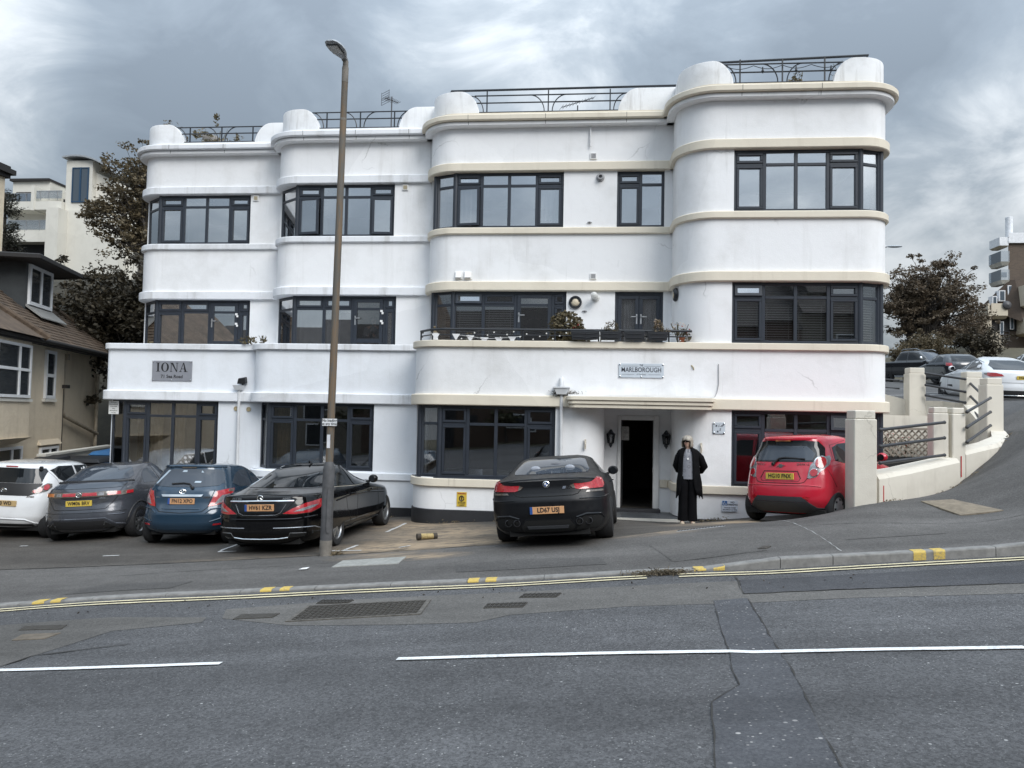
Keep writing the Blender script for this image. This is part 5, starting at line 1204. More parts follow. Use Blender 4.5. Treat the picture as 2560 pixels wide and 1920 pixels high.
m = MB(); m.lathe([(.085, .18), (.05, .22), (.03, .26), (.035, .30), (.01, .33)], (0, 0, 0), 8); m.build('lid', plain('bronze', (.12, .09, .05), .5, .5), o)
# ================================================================ cars
def paint(name, col, rough=.22, coat=1., metal=0., spec=.5):
    t = NT(name); p = t.co()
    d = t.ramp(t.noise(t.pos(), 2.2, 5, .6), [(.35, 1.), (.75, .86)])
    c = t.mix(1., col, d, 'MULTIPLY')
    gr = t.ramp(t.noise(t.pos(), 14, 4, .65), [(.3, max(0, rough-.06)), (.8, rough+.10)])
    t.set(color=c, rough=gr, coat=coat, coatr=.03, metal=metal, spec=spec); return t.m
TYRE = plain('tyre_rubber', (.014, .014, .015), .85, vary=.3, vscale=20)
ALLOY = plain('alloy_rim', (.42, .43, .44), .3, .85, vary=.1)
DALLOY = plain('dark_alloy', (.06, .06, .065), .35, .7)
HUBCAP = plain('grey_hubcap', (.26, .26, .26), .5, .2)
TRIM = plain('black_trim', (.012, .012, .013), .55)
TRIMG = plain('grey_plastic_bumper', (.035, .037, .042), .6)
SEAMM = plain('panel_gap', (.004, .004, .004), .9)
def carglass(name, col, rough=.02):
    t = NT(name); t.set(color=col, rough=rough, spec=.45); return t.m
CGLASS = carglass('tinted_car_glass', (.010, .012, .014)); CGLASSB = carglass('clear_car_glass', (.050, .060, .075))
REDL = plain('red_lamp', (.36, .012, .018), .12, coat=1, vary=.3, vscale=40); CLEARL = plain('clear_lamp', (.20, .20, .21), .22, .2, coat=.6, vary=.45, vscale=50)
AMBERL = plain('amber_lamp', (.45, .16, .05), .15, coat=1, vary=.3, vscale=40); SMOKEL = plain('smoked_lamp', (.10, .085, .07), .15, coat=1, vary=.4, vscale=30)
PLATEY = plain('yellow_plate', (.58, .42, .07), .45, vary=.03); PLATEO = plain('orange_plate', (.50, .27, .13), .45, vary=.08); EUBLUE = plain('plate_blue', (.02, .07, .25), .45)
UNDER = plain('underbody', (.006, .006, .006), .95)

class Car:
    """body made from horizontal slices; rear is y=0, front is +y, right is +x"""
    def __init__(s, rows, L, nr=3.4, D=.55, nf=2.8, Df=.9, bar=.035):
        r = np.array(rows, float); s.z, s.yr, s.yf, s.w = r[:, 0], r[:, 1], r[:, 2], r[:, 3]
        s.L, s.nr, s.D, s.nf, s.Df, s.bar = L, nr, D, nf, Df, bar
    def _i(s, arr, z):
        # monotone cubic through the rows
        x = s.z; z = np.clip(z, x[0], x[-1]); k = np.clip(np.searchsorted(x, z)-1, 0, len(x)-2)
        h = np.diff(x); d = np.diff(arr)/h; m = np.zeros(len(x)); m[0], m[-1] = d[0], d[-1]
        for i in range(1, len(x)-1):
            m[i] = 0 if d[i-1]*d[i] <= 0 else 2*d[i-1]*d[i]/(d[i-1]+d[i])
        t = (z-x[k])/h[k]
        return (2*t**3-3*t**2+1)*arr[k]+(t**3-2*t**2+t)*h[k]*m[k]+(-2*t**3+3*t**2)*arr[k+1]+(t**3-t**2)*h[k]*m[k+1]
    def slice(s, z): return float(s._i(s.yr, z)), float(s._i(s.yf, z)), float(s._i(s.w, z))
    def b(s, y): return 1-s.bar*((y-s.L*.5)/(s.L*.5))**2
    def curve(s, z, nq=14, ns=10):
        """right-hand half of the slice from rear centre to front centre"""
        yr, yf, w = s.slice(z); half = (yf-yr)*.5
        D, Df = min(s.D, half*.8), min(s.Df, half*.95); p = []
        for k in range(nq):
            a = math.pi/2*k/nq; p.append((w*math.sin(a)**(2/s.nr), yr+D*(1-math.cos(a)**(2/s.nr))))
        for k in range(ns): p.append((w, yr+D+(yf-Df-yr-D)*k/ns))
        for k in range(nq+1):
            a = math.pi/2*k/nq; p.append((w*max(0, math.cos(a))**(2/s.nf), yf-Df+Df*math.sin(a)**(2/s.nf)))
        return [(x*s.b(y), y) for x, y in p]
    def rear(s, x, z):
        yr, yf, w = s.slice(z); D = min(s.D, (yf-yr)*.4); q = min(abs(x)/(w*s.b(yr+.1)), .9995)
        return yr+D*(1-(1-q**s.nr)**(1/s.nr))
    def side(s, y, z):
        yr, yf, w = s.slice(z); half = (yf-yr)*.5; D, Df = min(s.D, half*.8), min(s.Df, half*.95); f = 1.
        if y < yr+D: c = min(max(1-(y-yr)/D, 0), 1); f = (1-c**s.nr)**(1/s.nr)
        elif y > yf-Df: c = min(max((y-yf+Df)/Df, 0), 1); f = (1-c**s.nf)**(1/s.nf)
        return w*f*s.b(y)
    def wrap(s, a, z):
        """a = distance round the slice from the rear centre (sign: right +)"""
        c = s.curve(z, 30, 14); P = np.array(c); l = np.concatenate([[0], np.cumsum(np.linalg.norm(np.diff(P, axis=0), axis=1))])
        x = np.interp(abs(a), l, P[:, 0]); y = np.interp(abs(a), l, P[:, 1]); return math.copysign(x, a) if a else 0., y
    def body(s, name, mat, parent, wheels, wr, zn=46, arch=1.16):
        zs = np.unique(np.concatenate([np.linspace(s.z[0], s.z[-1], zn), s.z]))
        rings = []
        for z in zs:
            h = s.curve(z); rings.append([(x, y, z) for x, y in h] + [(-x, y, z) for x, y in h[-2:0:-1]])
        n = len(rings[0]); V = [p for r in rings for p in r]; F = []
        for i in range(len(rings)-1):
            for k in range(n): F.append((i*n+k, i*n+(k+1) % n, (i+1)*n+(k+1) % n, (i+1)*n+k))
        F += [list(range(n))[::-1], [(len(rings)-1)*n+k for k in range(n)]]
        m = MB(); m.v, m.f, m.mi = V, F, [0]*len(F)
        o = m.build(name, [mat, UNDER], parent)
        # wheel arches
        cm = MB()
        for (x, y) in wheels:
            sg = 1 if x > 0 else -1; r = wr*arch
            cm.lathe([(.001, sg*.45), (r, sg*.45), (r, sg*1.3), (.001, sg*1.3)], (0, y, wr*.98), 28, 'x')
        co = cm.build('arch_cutter', UNDER)
        co.data.materials.clear(); co.data.materials.append(mat); co.data.materials.append(UNDER)
        co.data.polygons.foreach_set('material_index', [1]*len(co.data.polygons))
        md = o.modifiers.new('b', 'BOOLEAN'); md.object = co; md.operation = 'DIFFERENCE'; md.solver = 'EXACT'
        dg = bpy.context.evaluated_depsgraph_get(); me = bpy.data.meshes.new_from_object(o.evaluated_get(dg))
        o.modifiers.clear(); old = o.data; o.data = me; bpy.data.meshes.remove(old)
        cd = co.data; bpy.data.objects.remove(co); bpy.data.meshes.remove(cd)
        smooth_me(me, 50); me.name = name
        return o
    def patch(s, name, mat, parent, poly, mode='rear', off=.004, depth=.02, step=.06, sgn=1, smooth=True):
        """a panel lying on the body. mode rear: (x,z); wrap: (a,z); side: (y,z) with sgn for the flank; roof: (x,y)"""
        bm = bmesh.new(); f = bm.faces.new([bm.verts.new((p[0], p[1], 0)) for p in poly])
        a = np.array(poly); lo, hi = a.min(0), a.max(0)
        for ax in (0, 1):
            k = lo[ax]+step*.5
            while k < hi[ax]:
                bmesh.ops.bisect_plane(bm, geom=bm.verts[:]+bm.edges[:]+bm.faces[:], plane_co=(k, k, 0), plane_no=(1, 0, 0) if ax == 0 else (0, 1, 0)); k += step
        for f in bm.faces:
            f.normal_update()
            if f.normal.z < 0: f.normal_flip()
        fn = {'rear': lambda u, v: (u, s.rear(u, v), v), 'wrap': lambda u, v: (*s.wrap(u, v), v), 'side': lambda u, v: (sgn*s.side(u, v), u, v)}[mode]
        top = {}
        for v in list(bm.verts):
            u, w = v.co.x, v.co.y; e = .004; p = Vector(fn(u, w)); pu = Vector(fn(u+e, w))-Vector(fn(u-e, w)); pw = Vector(fn(u, w+e))-Vector(fn(u, w-e))
            n = pu.cross(pw)
            n = n.normalized() if n.length > 1e-9 else Vector((0, -1, 0))
            if mode == 'side':
                if n.x*sgn < 0: n = -n
            elif n.y > .2 or (abs(n.y) <= .2 and n.x*u < 0): n = -n
            top[v] = (p, n)
        bnd = [e for e in bm.edges if len(e.link_faces) == 1]
        for v, (p, n) in top.items(): v.co = p+n*off
        nv = {}
        for e in bnd:
            for v in e.verts:
                if v not in nv: p, n = top[v]; nv[v] = bm.verts.new(p-n*depth)
        for e in bnd:
            a_, b_ = e.verts
            try: bm.faces.new((a_, b_, nv[b_], nv[a_]))
            except ValueError: pass
        bmesh.ops.recalc_face_normals(bm, faces=bm.faces)
        me = bpy.data.meshes.new(name); bm.to_mesh(me); bm.free(); me.materials.append(mat)
        if smooth: smooth_me(me, 40)
        o = bpy.data.objects.new(name, me); link(o, parent); return o
    def line(s, name, mat, parent, pts, w=.008, mode='rear', off=.003, sgn=1):
        """thin gap or trim line drawn along the surface"""
        P = [np.array(p, float) for p in pts]; out = [P[0]]
        for a, b in zip(P[:-1], P[1:]):
            n = max(1, int(np.linalg.norm(b-a)/.05)); out += [a+(b-a)*(i+1)/n for i in range(n)]
        fn = {'rear': lambda u, v: (u, s.rear(u, v), v), 'wrap': lambda u, v: (*s.wrap(u, v), v), 'side': lambda u, v: (sgn*s.side(u, v), u, v)}[mode]
        q = [Vector(fn(*p)) for p in out]; m = MB(); m.tube(q, w/2+off*.3, 5); return m.build(name, mat, parent)
def mirror(p): return [(-x, z) for x, z in p][::-1]
def wheel(parent, x, y, r, w, rimm, style='spoke', n=5, steer=0):
    sg = 1 if x > 0 else -1
    m = MB(); h = w/2
    m.lathe([(r*.62, -h*.8), (r*.80, -h), (r*.93, -h*.95), (r, -h*.55), (r, h*.55), (r*.93, h*.95), (r*.80, h), (r*.62, h*.8)], (0, 0, 0), 30, 'x', caps=False)
    o = m.build('wheel', TYRE, parent, smooth=40); o.location = (x, y, r*.985); o.rotation_euler = (0, 0, steer)
    m = MB(); f = sg*h*.78
    m.lathe([(r*.68, f), (r*.64, f+sg*.008), (r*.60, f-sg*.01), (r*.58, -f*.2)], (0, 0, 0), 30, 'x', caps=False)
    if style == 'cap':
        m.lathe([(r*.62, f-sg*.004), (r*.50, f+sg*.012), (r*.2, f+sg*.016), (.001, f+sg*.016)], (0, 0, 0), 24, 'x')
    else:
        m.lathe([(r*.16, f-sg*.02), (r*.15, f+sg*.0), (.001, f+sg*.004)], (0, 0, 0), 16, 'x')
        for k in range(n):
            for dd in ((-.12, .12) if style == 'twin' else (0,)):
                a = 2*math.pi*k/n+.3+dd; b = a-(dd*.6); w0, w1 = (.075, .10) if style != 'twin' else (.04, .05)
                c0, s0, c1, s1 = math.cos(b), math.sin(b), math.cos(a), math.sin(a); t0, t1 = r*w0, r*w1
                q = lambda rr, cc, ss, tt: (rr*cc-ss*tt, rr*ss+cc*tt)
                A, B, C_, D_ = q(r*.1, c0, s0, -t0), q(r*.62, c1, s1, -t1), q(r*.62, c1, s1, t1), q(r*.1, c0, s0, t0)
                m.hexa([(f-sg*.045, *A), (f-sg*.045, *B), (f-sg*.045, *C_), (f-sg*.045, *D_), (f-sg*.002, *A), (f-sg*.012, *B), (f-sg*.012, *C_), (f-sg*.002, *D_)])
    m.build('rim', rimm, o, smooth=30)
    m = MB()
    if style == 'cap':
        for k in range(7):
            a = 2*math.pi*(k+.5)/7; m.box(f+sg*.002-.002, f+sg*.012+.002, r*.5*math.cos(a)-.02, r*.5*math.cos(a)+.02, r*.5*math.sin(a)-.016, r*.5*math.sin(a)+.016)
    else: m.lathe([(r*.58, f-sg*.09), (.001, f-sg*.09)], (0, 0, 0), 20, 'x'); m.lathe([(r*.36, f-sg*.07), (.001, f-sg*.065)], (0, 0, 0), 20, 'x')
    m.build('brake' if style != 'cap' else 'cap_slot', UNDER, o)
    return o
def plate(car, parent, text_, z, w=.50, h=.108, y=None, mat=PLATEY, tilt=0, eu=False, x=0):
    y = (car.rear(0, z) if y is None else y)-.016
    m = MB(); m.box(-w/2, w/2, -.004, .02, -h/2, h/2); o = m.build('number_plate', mat, parent, bevel=.002); o.location = (x, y, z); o.rotation_euler = (tilt, 0, 0)
    text(text_, .098, INK, o, (.022 if eu else 0, -.0065, 0), bold=.003, xs=.86, spacing=1.04, name='registration')
    if eu: m = MB(); m.box(-w/2, -w/2+.04, -.0065, -.003, -h/2, h/2); m.build('blue_band', EUBLUE, o)
    return o
def carroot(name, pos, h, p, r, S, label, group='cars parked on the forecourt', cat='car'):
    o = empty(name, pos, label, cat, group)
    ch, sh = math.cos(h), math.sin(h)
    Rz = Matrix(((ch, sh, 0), (-sh, ch, 0), (0, 0, 1)))
    Rx = Matrix(((1, 0, 0), (0, math.cos(p), -math.sin(p)), (0, math.sin(p), math.cos(p))))
    Ry = Matrix(((math.cos(r), 0, math.sin(r)), (0, 1, 0), (-math.sin(r), 0, math.cos(r))))
    o.rotation_euler = (Rz@Rx@Ry).to_euler(); o.scale = (S, S, S); return o
def mirror_part(car, parent, y, z, mat, out=.16):
    for sg in (-1, 1):
        x = car.side(y, z); m = MB()
        m.hexa([(sg*(x-.02), y-.03, z-.02), (sg*(x+.05), y-.03, z-.02), (sg*(x+.05), y+.03, z-.02), (sg*(x-.02), y+.03, z-.02), (sg*(x-.02), y-.03, z+.02), (sg*(x+.05), y-.03, z+.03), (sg*(x+.05), y+.03, z+.03), (sg*(x-.02), y+.03, z+.02)])
        m.cur = 1
        m.ball((sg*(x+.05+out*.45), y+.02, z+.06), 1, 12, 8, out*.62, .085, .082)
        o = m.build('door_mirror', [TRIM, mat], parent, smooth=50)
        m = MB(); m.lathe([(.001, 0), (.062, 0), (.062, .006)], (sg*(x+.05+out*.45), y-.066, z+.06), 14, 'y'); m.build('mirror_glass', CGLASS, o)
def ring(m, c, R, r, ax='y', n=24, sx=1, sz=1):
    m.tube([(c[0]+R*sx*math.cos(a), c[1], c[2]+R*sz*math.sin(a)) for a in np.linspace(0, 2*math.pi, n+1)], r, 6, caps=False)
def disc_on(car, name, mat, parent, cx, cz, r, mode='wrap', off=.01, sz=1., n=20, depth=.02):
    return car.patch(name, mat, parent, [(cx+r*math.cos(2*math.pi*k/n), cz+r*sz*math.sin(2*math.pi*k/n)) for k in range(n)], mode, off, depth, .05)
def ring_on(car, name, mat, parent, cx, cz, r, w=.008, mode='wrap', sz=1., off=.012):
    pts = [(cx+r*math.cos(2*math.pi*k/24), cz+r*sz*math.sin(2*math.pi*k/24)) for k in range(25)]
    return car.line(name, mat, parent, pts, w, mode, off)
def car_text(car, s_, size, parent, x, z, mat=CHROME, name='badge_lettering', off=.012, **k):
    y = car.rear(x, z)-off; y2 = car.rear(x+.05, z); y1 = car.rear(x-.05, z)
    return text(s_, size, mat, parent, (x, y, z), (math.pi/2, 0, math.atan2(y2-y1, .1)), name=name, **k)
def wiper(car, parent, x0, z0, pts):
    m = MB(); q = [(x, car.rear(x, z)-.03, z) for x, z in pts]; m.tube(q, [.022]+[.014]*(len(q)-1), 6)
    m.lathe([(.03, 0), (.03, -.04), (.02, -.05)], (x0, car.rear(x0, z0), z0), 12, 'y'); return m.build('wiper', TRIM, parent)
def sides(car, root, wins, seams, handles, mat, glassm=CGLASS, frame=None):
    for sg in (-1, 1):
        for w in wins: car.patch('side_window', glassm, root, w, 'side', .004, .02, .12, sgn=sg)
        for s_ in seams: car.line('door_gap', SEAMM, root, s_, .007, 'side', 0, sg)
        for (y, z) in handles:
            x = car.side(y, z)*sg; m = MB(); m.tube([(x, y-.09, z), (x+sg*.03, y-.07, z), (x+sg*.032, y+.07, z), (x, y+.09, z)], .012, 6); m.build('door_handle', mat, root, smooth=50)
def underside(root, car, z=.22, x=.7, y0=.2, y1=None):
    m = MB(); m.box(-x, x, y0, y1 or car.L-.35, z-.05, z+.05); m.build('underbody', UNDER, root)
def wheels4(root, tx, ya, yb, r, w, rimm, style, n):
    for yy in (ya, yb):
        for sg in (-1, 1): wheel(root, sg*tx, yy, r, w, rimm, style, n)
def exhaust(root, car, x, z, r, mat=CHROME):
    m = MB(); y = car.rear(x, z); m.lathe([(r*.8, .12), (r, .1), (r, -.01), (r*.82, -.012), (r*.8, .1), (.001, .1)], (x, y-.01, z), 16, 'y'); return m.build('exhaust', mat, root, smooth=40)
# ---------------------------------------------------------------- red hatchback
P_RED = paint('red_paint', (.50, .016, .036), .2, .5)
c = Car([(.20, .16, 3.45, .66), (.30, .06, 3.58, .75), (.45, .0, 3.64, .79), (.60, .015, 3.64, .80), (.72, .05, 3.62, .80), (.85, .09, 3.50, .795), (.95, .12, 3.10, .78), (1.05, .16, 2.75, .755), (1.20, .23, 2.45, .70), (1.34, .29, 2.15, .645), (1.44, .30, 1.85, .60), (1.49, .33, 1.6, .53), (1.522, .75, 1.3, .33)], 3.64, nr=3.0, D=.62)
R = carroot('hatchback', (3.299, 13.492, 0.314), .7125, .0026, -.0462, 1.0, 'red hatchback parked nose-in at an angle beside the cream gate pillar')
W_ = [(sx*.70, y) for y in (.56, 2.93) for sx in (-1, 1)]
c.body('body', P_RED, R, W_, .285)
wheels4(R, .715, .56, 2.93, .285, .17, HUBCAP, 'cap', 7)
underside(R, c)
gl = [(-.55, 1.065), (.55, 1.065), (.655, 1.10), (.60, 1.30), (.52, 1.405), (.3, 1.425), (-.3, 1.425), (-.52, 1.405), (-.60, 1.30), (-.655, 1.10)]
g = c.patch('rear_window', CGLASS, R, gl, 'rear', .006)
c.patch('rear_window_clear', CGLASSB, g, [(-.48, 1.09), (.50, 1.09), (.52, 1.2), (.38, 1.33), (-.30, 1.34), (-.5, 1.2)], 'rear', .008)
sp = MB(); ptsu = [(x, c.rear(x, 1.46)-.09+.10*abs(x)/.6, 1.455) for x in np.linspace(-.57, .57, 15)]
V = []
for (x, y, z) in ptsu: V += [(x, y, z-.022), (x, y, z+.012), (x*.98, y+.26, 1.50-.05*(x/.57)**4), (x*.98, y+.2, z-.01)]
sp.add(V, [(4*i+a, 4*i+(a+1) % 4, 4*(i+1)+(a+1) % 4, 4*(i+1)+a) for i in range(14) for a in range(4)] + [(0, 1, 2, 3), (56, 57, 58, 59)]); sp.build('spoiler', P_RED, R, smooth=40)
m = MB(); m.box(-.13, .13, c.rear(0, 1.42)-.065, c.rear(0, 1.42)-.02, 1.415, 1.438); m.build('brake_light', AMBERL, R)
for sg in (1, -1):
    f = (lambda p: p) if sg == 1 else mirror
    o = c.patch('tail_light', CLEARL, R, f([(.47, .80), (.52, .79), (.70, .93), (.82, 1.02), (.84, 1.12), (.80, 1.165), (.60, 1.14), (.50, 1.02), (.48, .90)]), 'wrap', .012, .03)
    for (cx, cz, r) in ((.655, 1.05, .105), (.56, .885, .068)):
        disc_on(c, 'red_lens', REDL, o, sg*cx, cz, r*.86, off=.022)
        ring_on(c, 'chrome_ring', CHROME, o, sg*cx, cz, r, .014, off=.02)
plate(c, R, 'HG10 FNX', .825, mat=PLATEY, tilt=-.05)
c.line('tailgate_gap', SEAMM, R, [(-.50, 1.0), (-.47, .80), (-.42, .73), (-.34, .71), (.34, .71), (.42, .73), (.47, .80), (.50, 1.0)], .009)
c.line('recess_edge', SEAMM, R, [(-.36, .79), (-.30, .91), (.30, .91), (.36, .79)], .012)
c.line('recess_edge', SEAMM, R, [(-.36, .79), (-.33, .745), (.33, .745), (.36, .79)], .005)
wiper(c, R, -.14, 1.03, [(-.14, 1.03), (-.05, 1.125), (.05, 1.14), (.40, 1.115)])
m = MB(); y = c.rear(0, 1.0)-.012; m.plate([(-.085, -.012), (-.03, -.014), (-.03, -.03), (.03, -.03), (.032, -.012), (.092, .012), (.03, .014), (.03, .03), (-.03, .03), (-.032, .012)], 0, .008, lambda u, v, t: (u, y-t, v+1.0)); m.build('badge', CHROME, R)
car_text(c, 'CHEVROLET', .05, R, -.40, 1.02, bold=.001, xs=.8); car_text(c, 'SPARK LS', .05, R, .38, 1.025, bold=.001)
c.patch('bumper_insert', TRIMG, R, [(-.80, .30), (-.62, .31), (-.5, .40), (.5, .40), (.62, .31), (.80, .30), (.80, .235), (.62, .22), (-.62, .22), (-.80, .235)], 'wrap', .012, .02)
c.patch('bumper_insert', TRIMG, R, [(-.50, .405), (.50, .405), (.40, .49), (-.40, .49)], 'wrap', .009, .02)
for sg in (-1, 1): c.patch('reflector', REDL, R, [(sg*.40, .475), (sg*.50, .44), (sg*.53, .49), (sg*.44, .50)][::sg], 'wrap', .012)
c.line('bumper_crease', P_RED, R, [(-.7, .66), (-.5, .68), (.5, .68), (.7, .66)], .02, 'wrap')
for sg in (-1, 1): c.line('bumper_gap', SEAMM, R, [(sg*.80, .93), (sg*.98, .72), (sg*1.06, .64)], .007, 'wrap')
sides(c, R, [[(.62, 1.08), (.70, 1.30), (.95, 1.36), (1.28, 1.37), (1.33, 1.04), (.9, 1.03)], [(1.40, 1.03), (1.38, 1.37), (1.9, 1.37), (2.35, 1.12), (2.4, 1.02)]], [[(1.36, 1.38), (1.37, .32)], [(1.36, .32), (2.4, .32)], [(.58, 1.10), (.66, 1.34), (1.3, 1.42)]], [(1.55, .92)], P_RED)
mirror_part(c, R, 2.32, 1.03, P_RED)

# ---------------------------------------------------------------- matt black coupe
P_MATT = paint('matt_black_paint', (.005, .0055, .007), .36, .0, spec=.32)
c = Car([(.17, .22, 4.75, .80), (.26, .08, 4.88, .89), (.38, .03, 4.95, .935), (.52, .0, 5.0, .945), (.66, .0, 4.99, .945), (.80, .05, 4.86, .94), (.90, .07, 4.5, .92), (.985, .07, 3.95, .89), (1.02, .30, 3.70, .86), (1.07, .72, 3.5, .80), (1.15, .98, 3.25, .745), (1.24, 1.28, 3.0, .68), (1.32, 1.62, 2.7, .62), (1.37, 2.0, 2.45, .50), (1.39, 2.2, 2.3, .36)], 5.01, nr=3.1, D=.75)
R = carroot('coupe', (-.484, 10.874, .262), .0585, -.0615, -.0807, .93, 'matt black four-exhaust coupe parked in front of the porch')
W_ = [(sx*.80, y) for y in (1.17, 4.13) for sx in (-1, 1)]
c.body('body', P_MATT, R, W_, .345, arch=1.10)
wheels4(R, .80, 1.17, 4.13, .345, .30, DALLOY, 'twin', 7)
underside(R, c, .20, .62)
gl = [(-.60, 1.085), (.60, 1.085), (.62, 1.13), (.53, 1.30), (.45, 1.325), (-.45, 1.325), (-.53, 1.30), (-.62, 1.13)]
g = c.patch('rear_window', CGLASSB, R, gl, 'rear', .006)
for xx in (-.27, .30):
    m = MB(); z = 1.17; y = c.rear(xx, z); m.ball((xx, y-.012, z), 1, 12, 6, .085, .02, .05); m.build('headrest', plain('pale_headrest', (.30, .32, .36), .6), g, smooth=60)
m = MB(); m.ball((.05, c.rear(.05, 1.24)-.012, 1.235), 1, 12, 6, .10, .014, .025); m.build('inner_mirror', plain('mirror_grey', (.10, .10, .11), .5), g, smooth=60)
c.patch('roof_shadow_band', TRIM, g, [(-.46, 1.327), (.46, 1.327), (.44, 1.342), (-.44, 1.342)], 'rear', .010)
for sg in (1, -1):
    f = (lambda p: p) if sg == 1 else mirror
    o = c.patch('tail_light', REDL, R, f([(.36, .90), (.40, .86), (.50, .835), (.95, .845), (1.02, .90), (.98, .985), (.84, 1.005), (.70, .94), (.55, .925), (.42, .925)]), 'wrap', .010, .03)
    c.line('lamp_seam', SEAMM, o, f([(.55, .83), (.62, .88), (.72, .955)]), .010, 'wrap', .01)
    c.line('lamp_bar', CLEARL, o, f([(.44, .907), (.53, .912)]), .016, 'wrap', .012)
    c.patch('lamp_edge', SMOKEL, o, f([(.36, .90), (.40, .86), (.44, .85), (.42, .925)]), 'wrap', .013)
    c.patch('reflector', SMOKEL, R, f([(.60, .785), (.95, .79), (.95, .82), (.62, .815)]), 'wrap', .010)
    c.line('bumper_gap', SEAMM, R, f([(.53, .83), (.48, .775), (.40, .755), (.0, .75)]), .012, 'wrap')
    c.patch('rear_vent', UNDER, R, f([(.42, .22), (.80, .24), (.90, .30), (.90, .41), (.80, .44), (.55, .43), (.45, .36)]), 'wrap', .006)
    c.line('vent_lip', P_MATT, R, f([(.44, .42), (.6, .465), (.86, .455), (.93, .40)]), .035, 'wrap')
    exhaust(R, c, sg*.48, .36, .055, DALLOY); exhaust(R, c, sg*.62, .36, .055, DALLOY)
    c.line('shoulder_crease', P_MATT, R, f([(.5, .70), (.85, .70), (1.3, .74)]), .02, 'wrap')
c.patch('diffuser', UNDER, R, [(-.36, .22), (.36, .22), (.42, .30), (.34, .40), (-.34, .40), (-.42, .30)], 'wrap', .008)
c.line('diffuser_lip', P_MATT, R, [(-.42, .30), (-.34, .405), (.34, .405), (.42, .30)], .02, 'wrap')
c.patch('diffuser_bar', TRIMG, R, [(-.30, .27), (.30, .27), (.32, .31), (-.32, .31)], 'wrap', .02)
c.line('boot_lip', P_MATT, R, [(-.78, .985), (-.5, 1.005), (0, 1.012), (.5, 1.005), (.78, .985)], .025, 'wrap')
plate(c, R, 'LD67 USJ', .545, mat=PLATEO, eu=True, w=.52)
y = c.rear(0, .93)-.012; m = MB(); m.lathe([(.052, 0), (.052, -.012), (.044, -.016)], (0, y+.012, .93), 24, 'y'); b = m.build('badge', CHROME, R)
for k, mm in enumerate((EUBLUE, WHITEP, EUBLUE, WHITEP)):
    m = MB(); m.plate([(0, 0)] + [(.029*math.cos(a), .029*math.sin(a)) for a in np.linspace(math.pi/2*k, math.pi/2*(k+1), 6)], 0, .003, lambda u, v, t: (u, y-.006-t, v+.93)); m.build('roundel', mm, b)
m = MB(); ring(m, (0, y-.006, .93), .037, .008); m.build('roundel_rim', INK, b)
car_text(c, 'M6', .055, R, .335, .875, bold=.003, shear=.25)
m = MB()
for k in range(3): m.plate([(-.02+.016*k, 0), (-.006+.016*k, 0), (.008+.016*k, .04), (-.006+.016*k, .04)], 0, .004, lambda u, v, t: (u+.265, c.rear(.27, .87)-.012-t, v+.855))
m.build('badge_stripes', plain('stripe_grey', (.16, .18, .22), .4), R)
sides(c, R, [[(1.35, 1.06), (1.7, 1.24), (2.1, 1.32), (2.35, 1.33), (2.38, 1.03)], [(2.44, 1.03), (2.42, 1.33), (2.75, 1.29), (3.3, 1.06)]], [[(2.41, 1.34), (2.42, .35)], [(3.4, 1.0), (3.45, .35)], [(2.41, .33), (3.45, .33)]], [(2.0, .90), (3.0, .9)], P_MATT)
mirror_part(c, R, 3.15, 1.02, P_MATT)

# ---------------------------------------------------------------- glossy black saloon
P_BLK = paint('gloss_black_paint', (.003, .003, .0035), .07, .0, spec=.42)
c = Car([(.20, .14, 4.72, .80), (.28, .05, 4.84, .88), (.40, .0, 4.91, .93), (.55, .0, 4.94, .94), (.70, .02, 4.90, .94), (.82, .05, 4.72, .935), (.90, .07, 4.30, .92), (.955, .08, 3.95, .90), (.985, .28, 3.75, .87), (1.03, .62, 3.55, .82), (1.10, .90, 3.28, .765), (1.20, 1.25, 2.98, .70), (1.30, 1.62, 2.7, .62), (1.37, 2.0, 2.5, .53), (1.40, 2.2, 2.38, .44), (1.416, 2.26, 2.32, .32)], 4.94, nr=2.9, D=.85, nf=2.5, Df=1.1)
R = carroot('saloon', (-5.116, 11.813, -.219), .0377, -.0148, -.0427, .97, 'glossy black saloon with a silver boot strip parked behind the lamp post')
W_ = [(sx*.80, y) for y in (1.176, 4.05) for sx in (-1, 1)]
c.body('body', P_BLK, R, W_, .335, arch=1.10)
wheels4(R, .80, 1.176, 4.05, .335, .25, ALLOY, 'spoke', 5)
underside(R, c, .22, .62)
gl = [(-.62, 1.06), (.62, 1.06), (.64, 1.10), (.55, 1.25), (.42, 1.36), (-.42, 1.36), (-.55, 1.25), (-.64, 1.10)]
c.patch('rear_window', CGLASS, R, gl, 'rear', .006)
c.line('bright_strip', CHROME, R, [(-.56, .885), (0, .89), (.56, .885)], .024, 'wrap', .01)
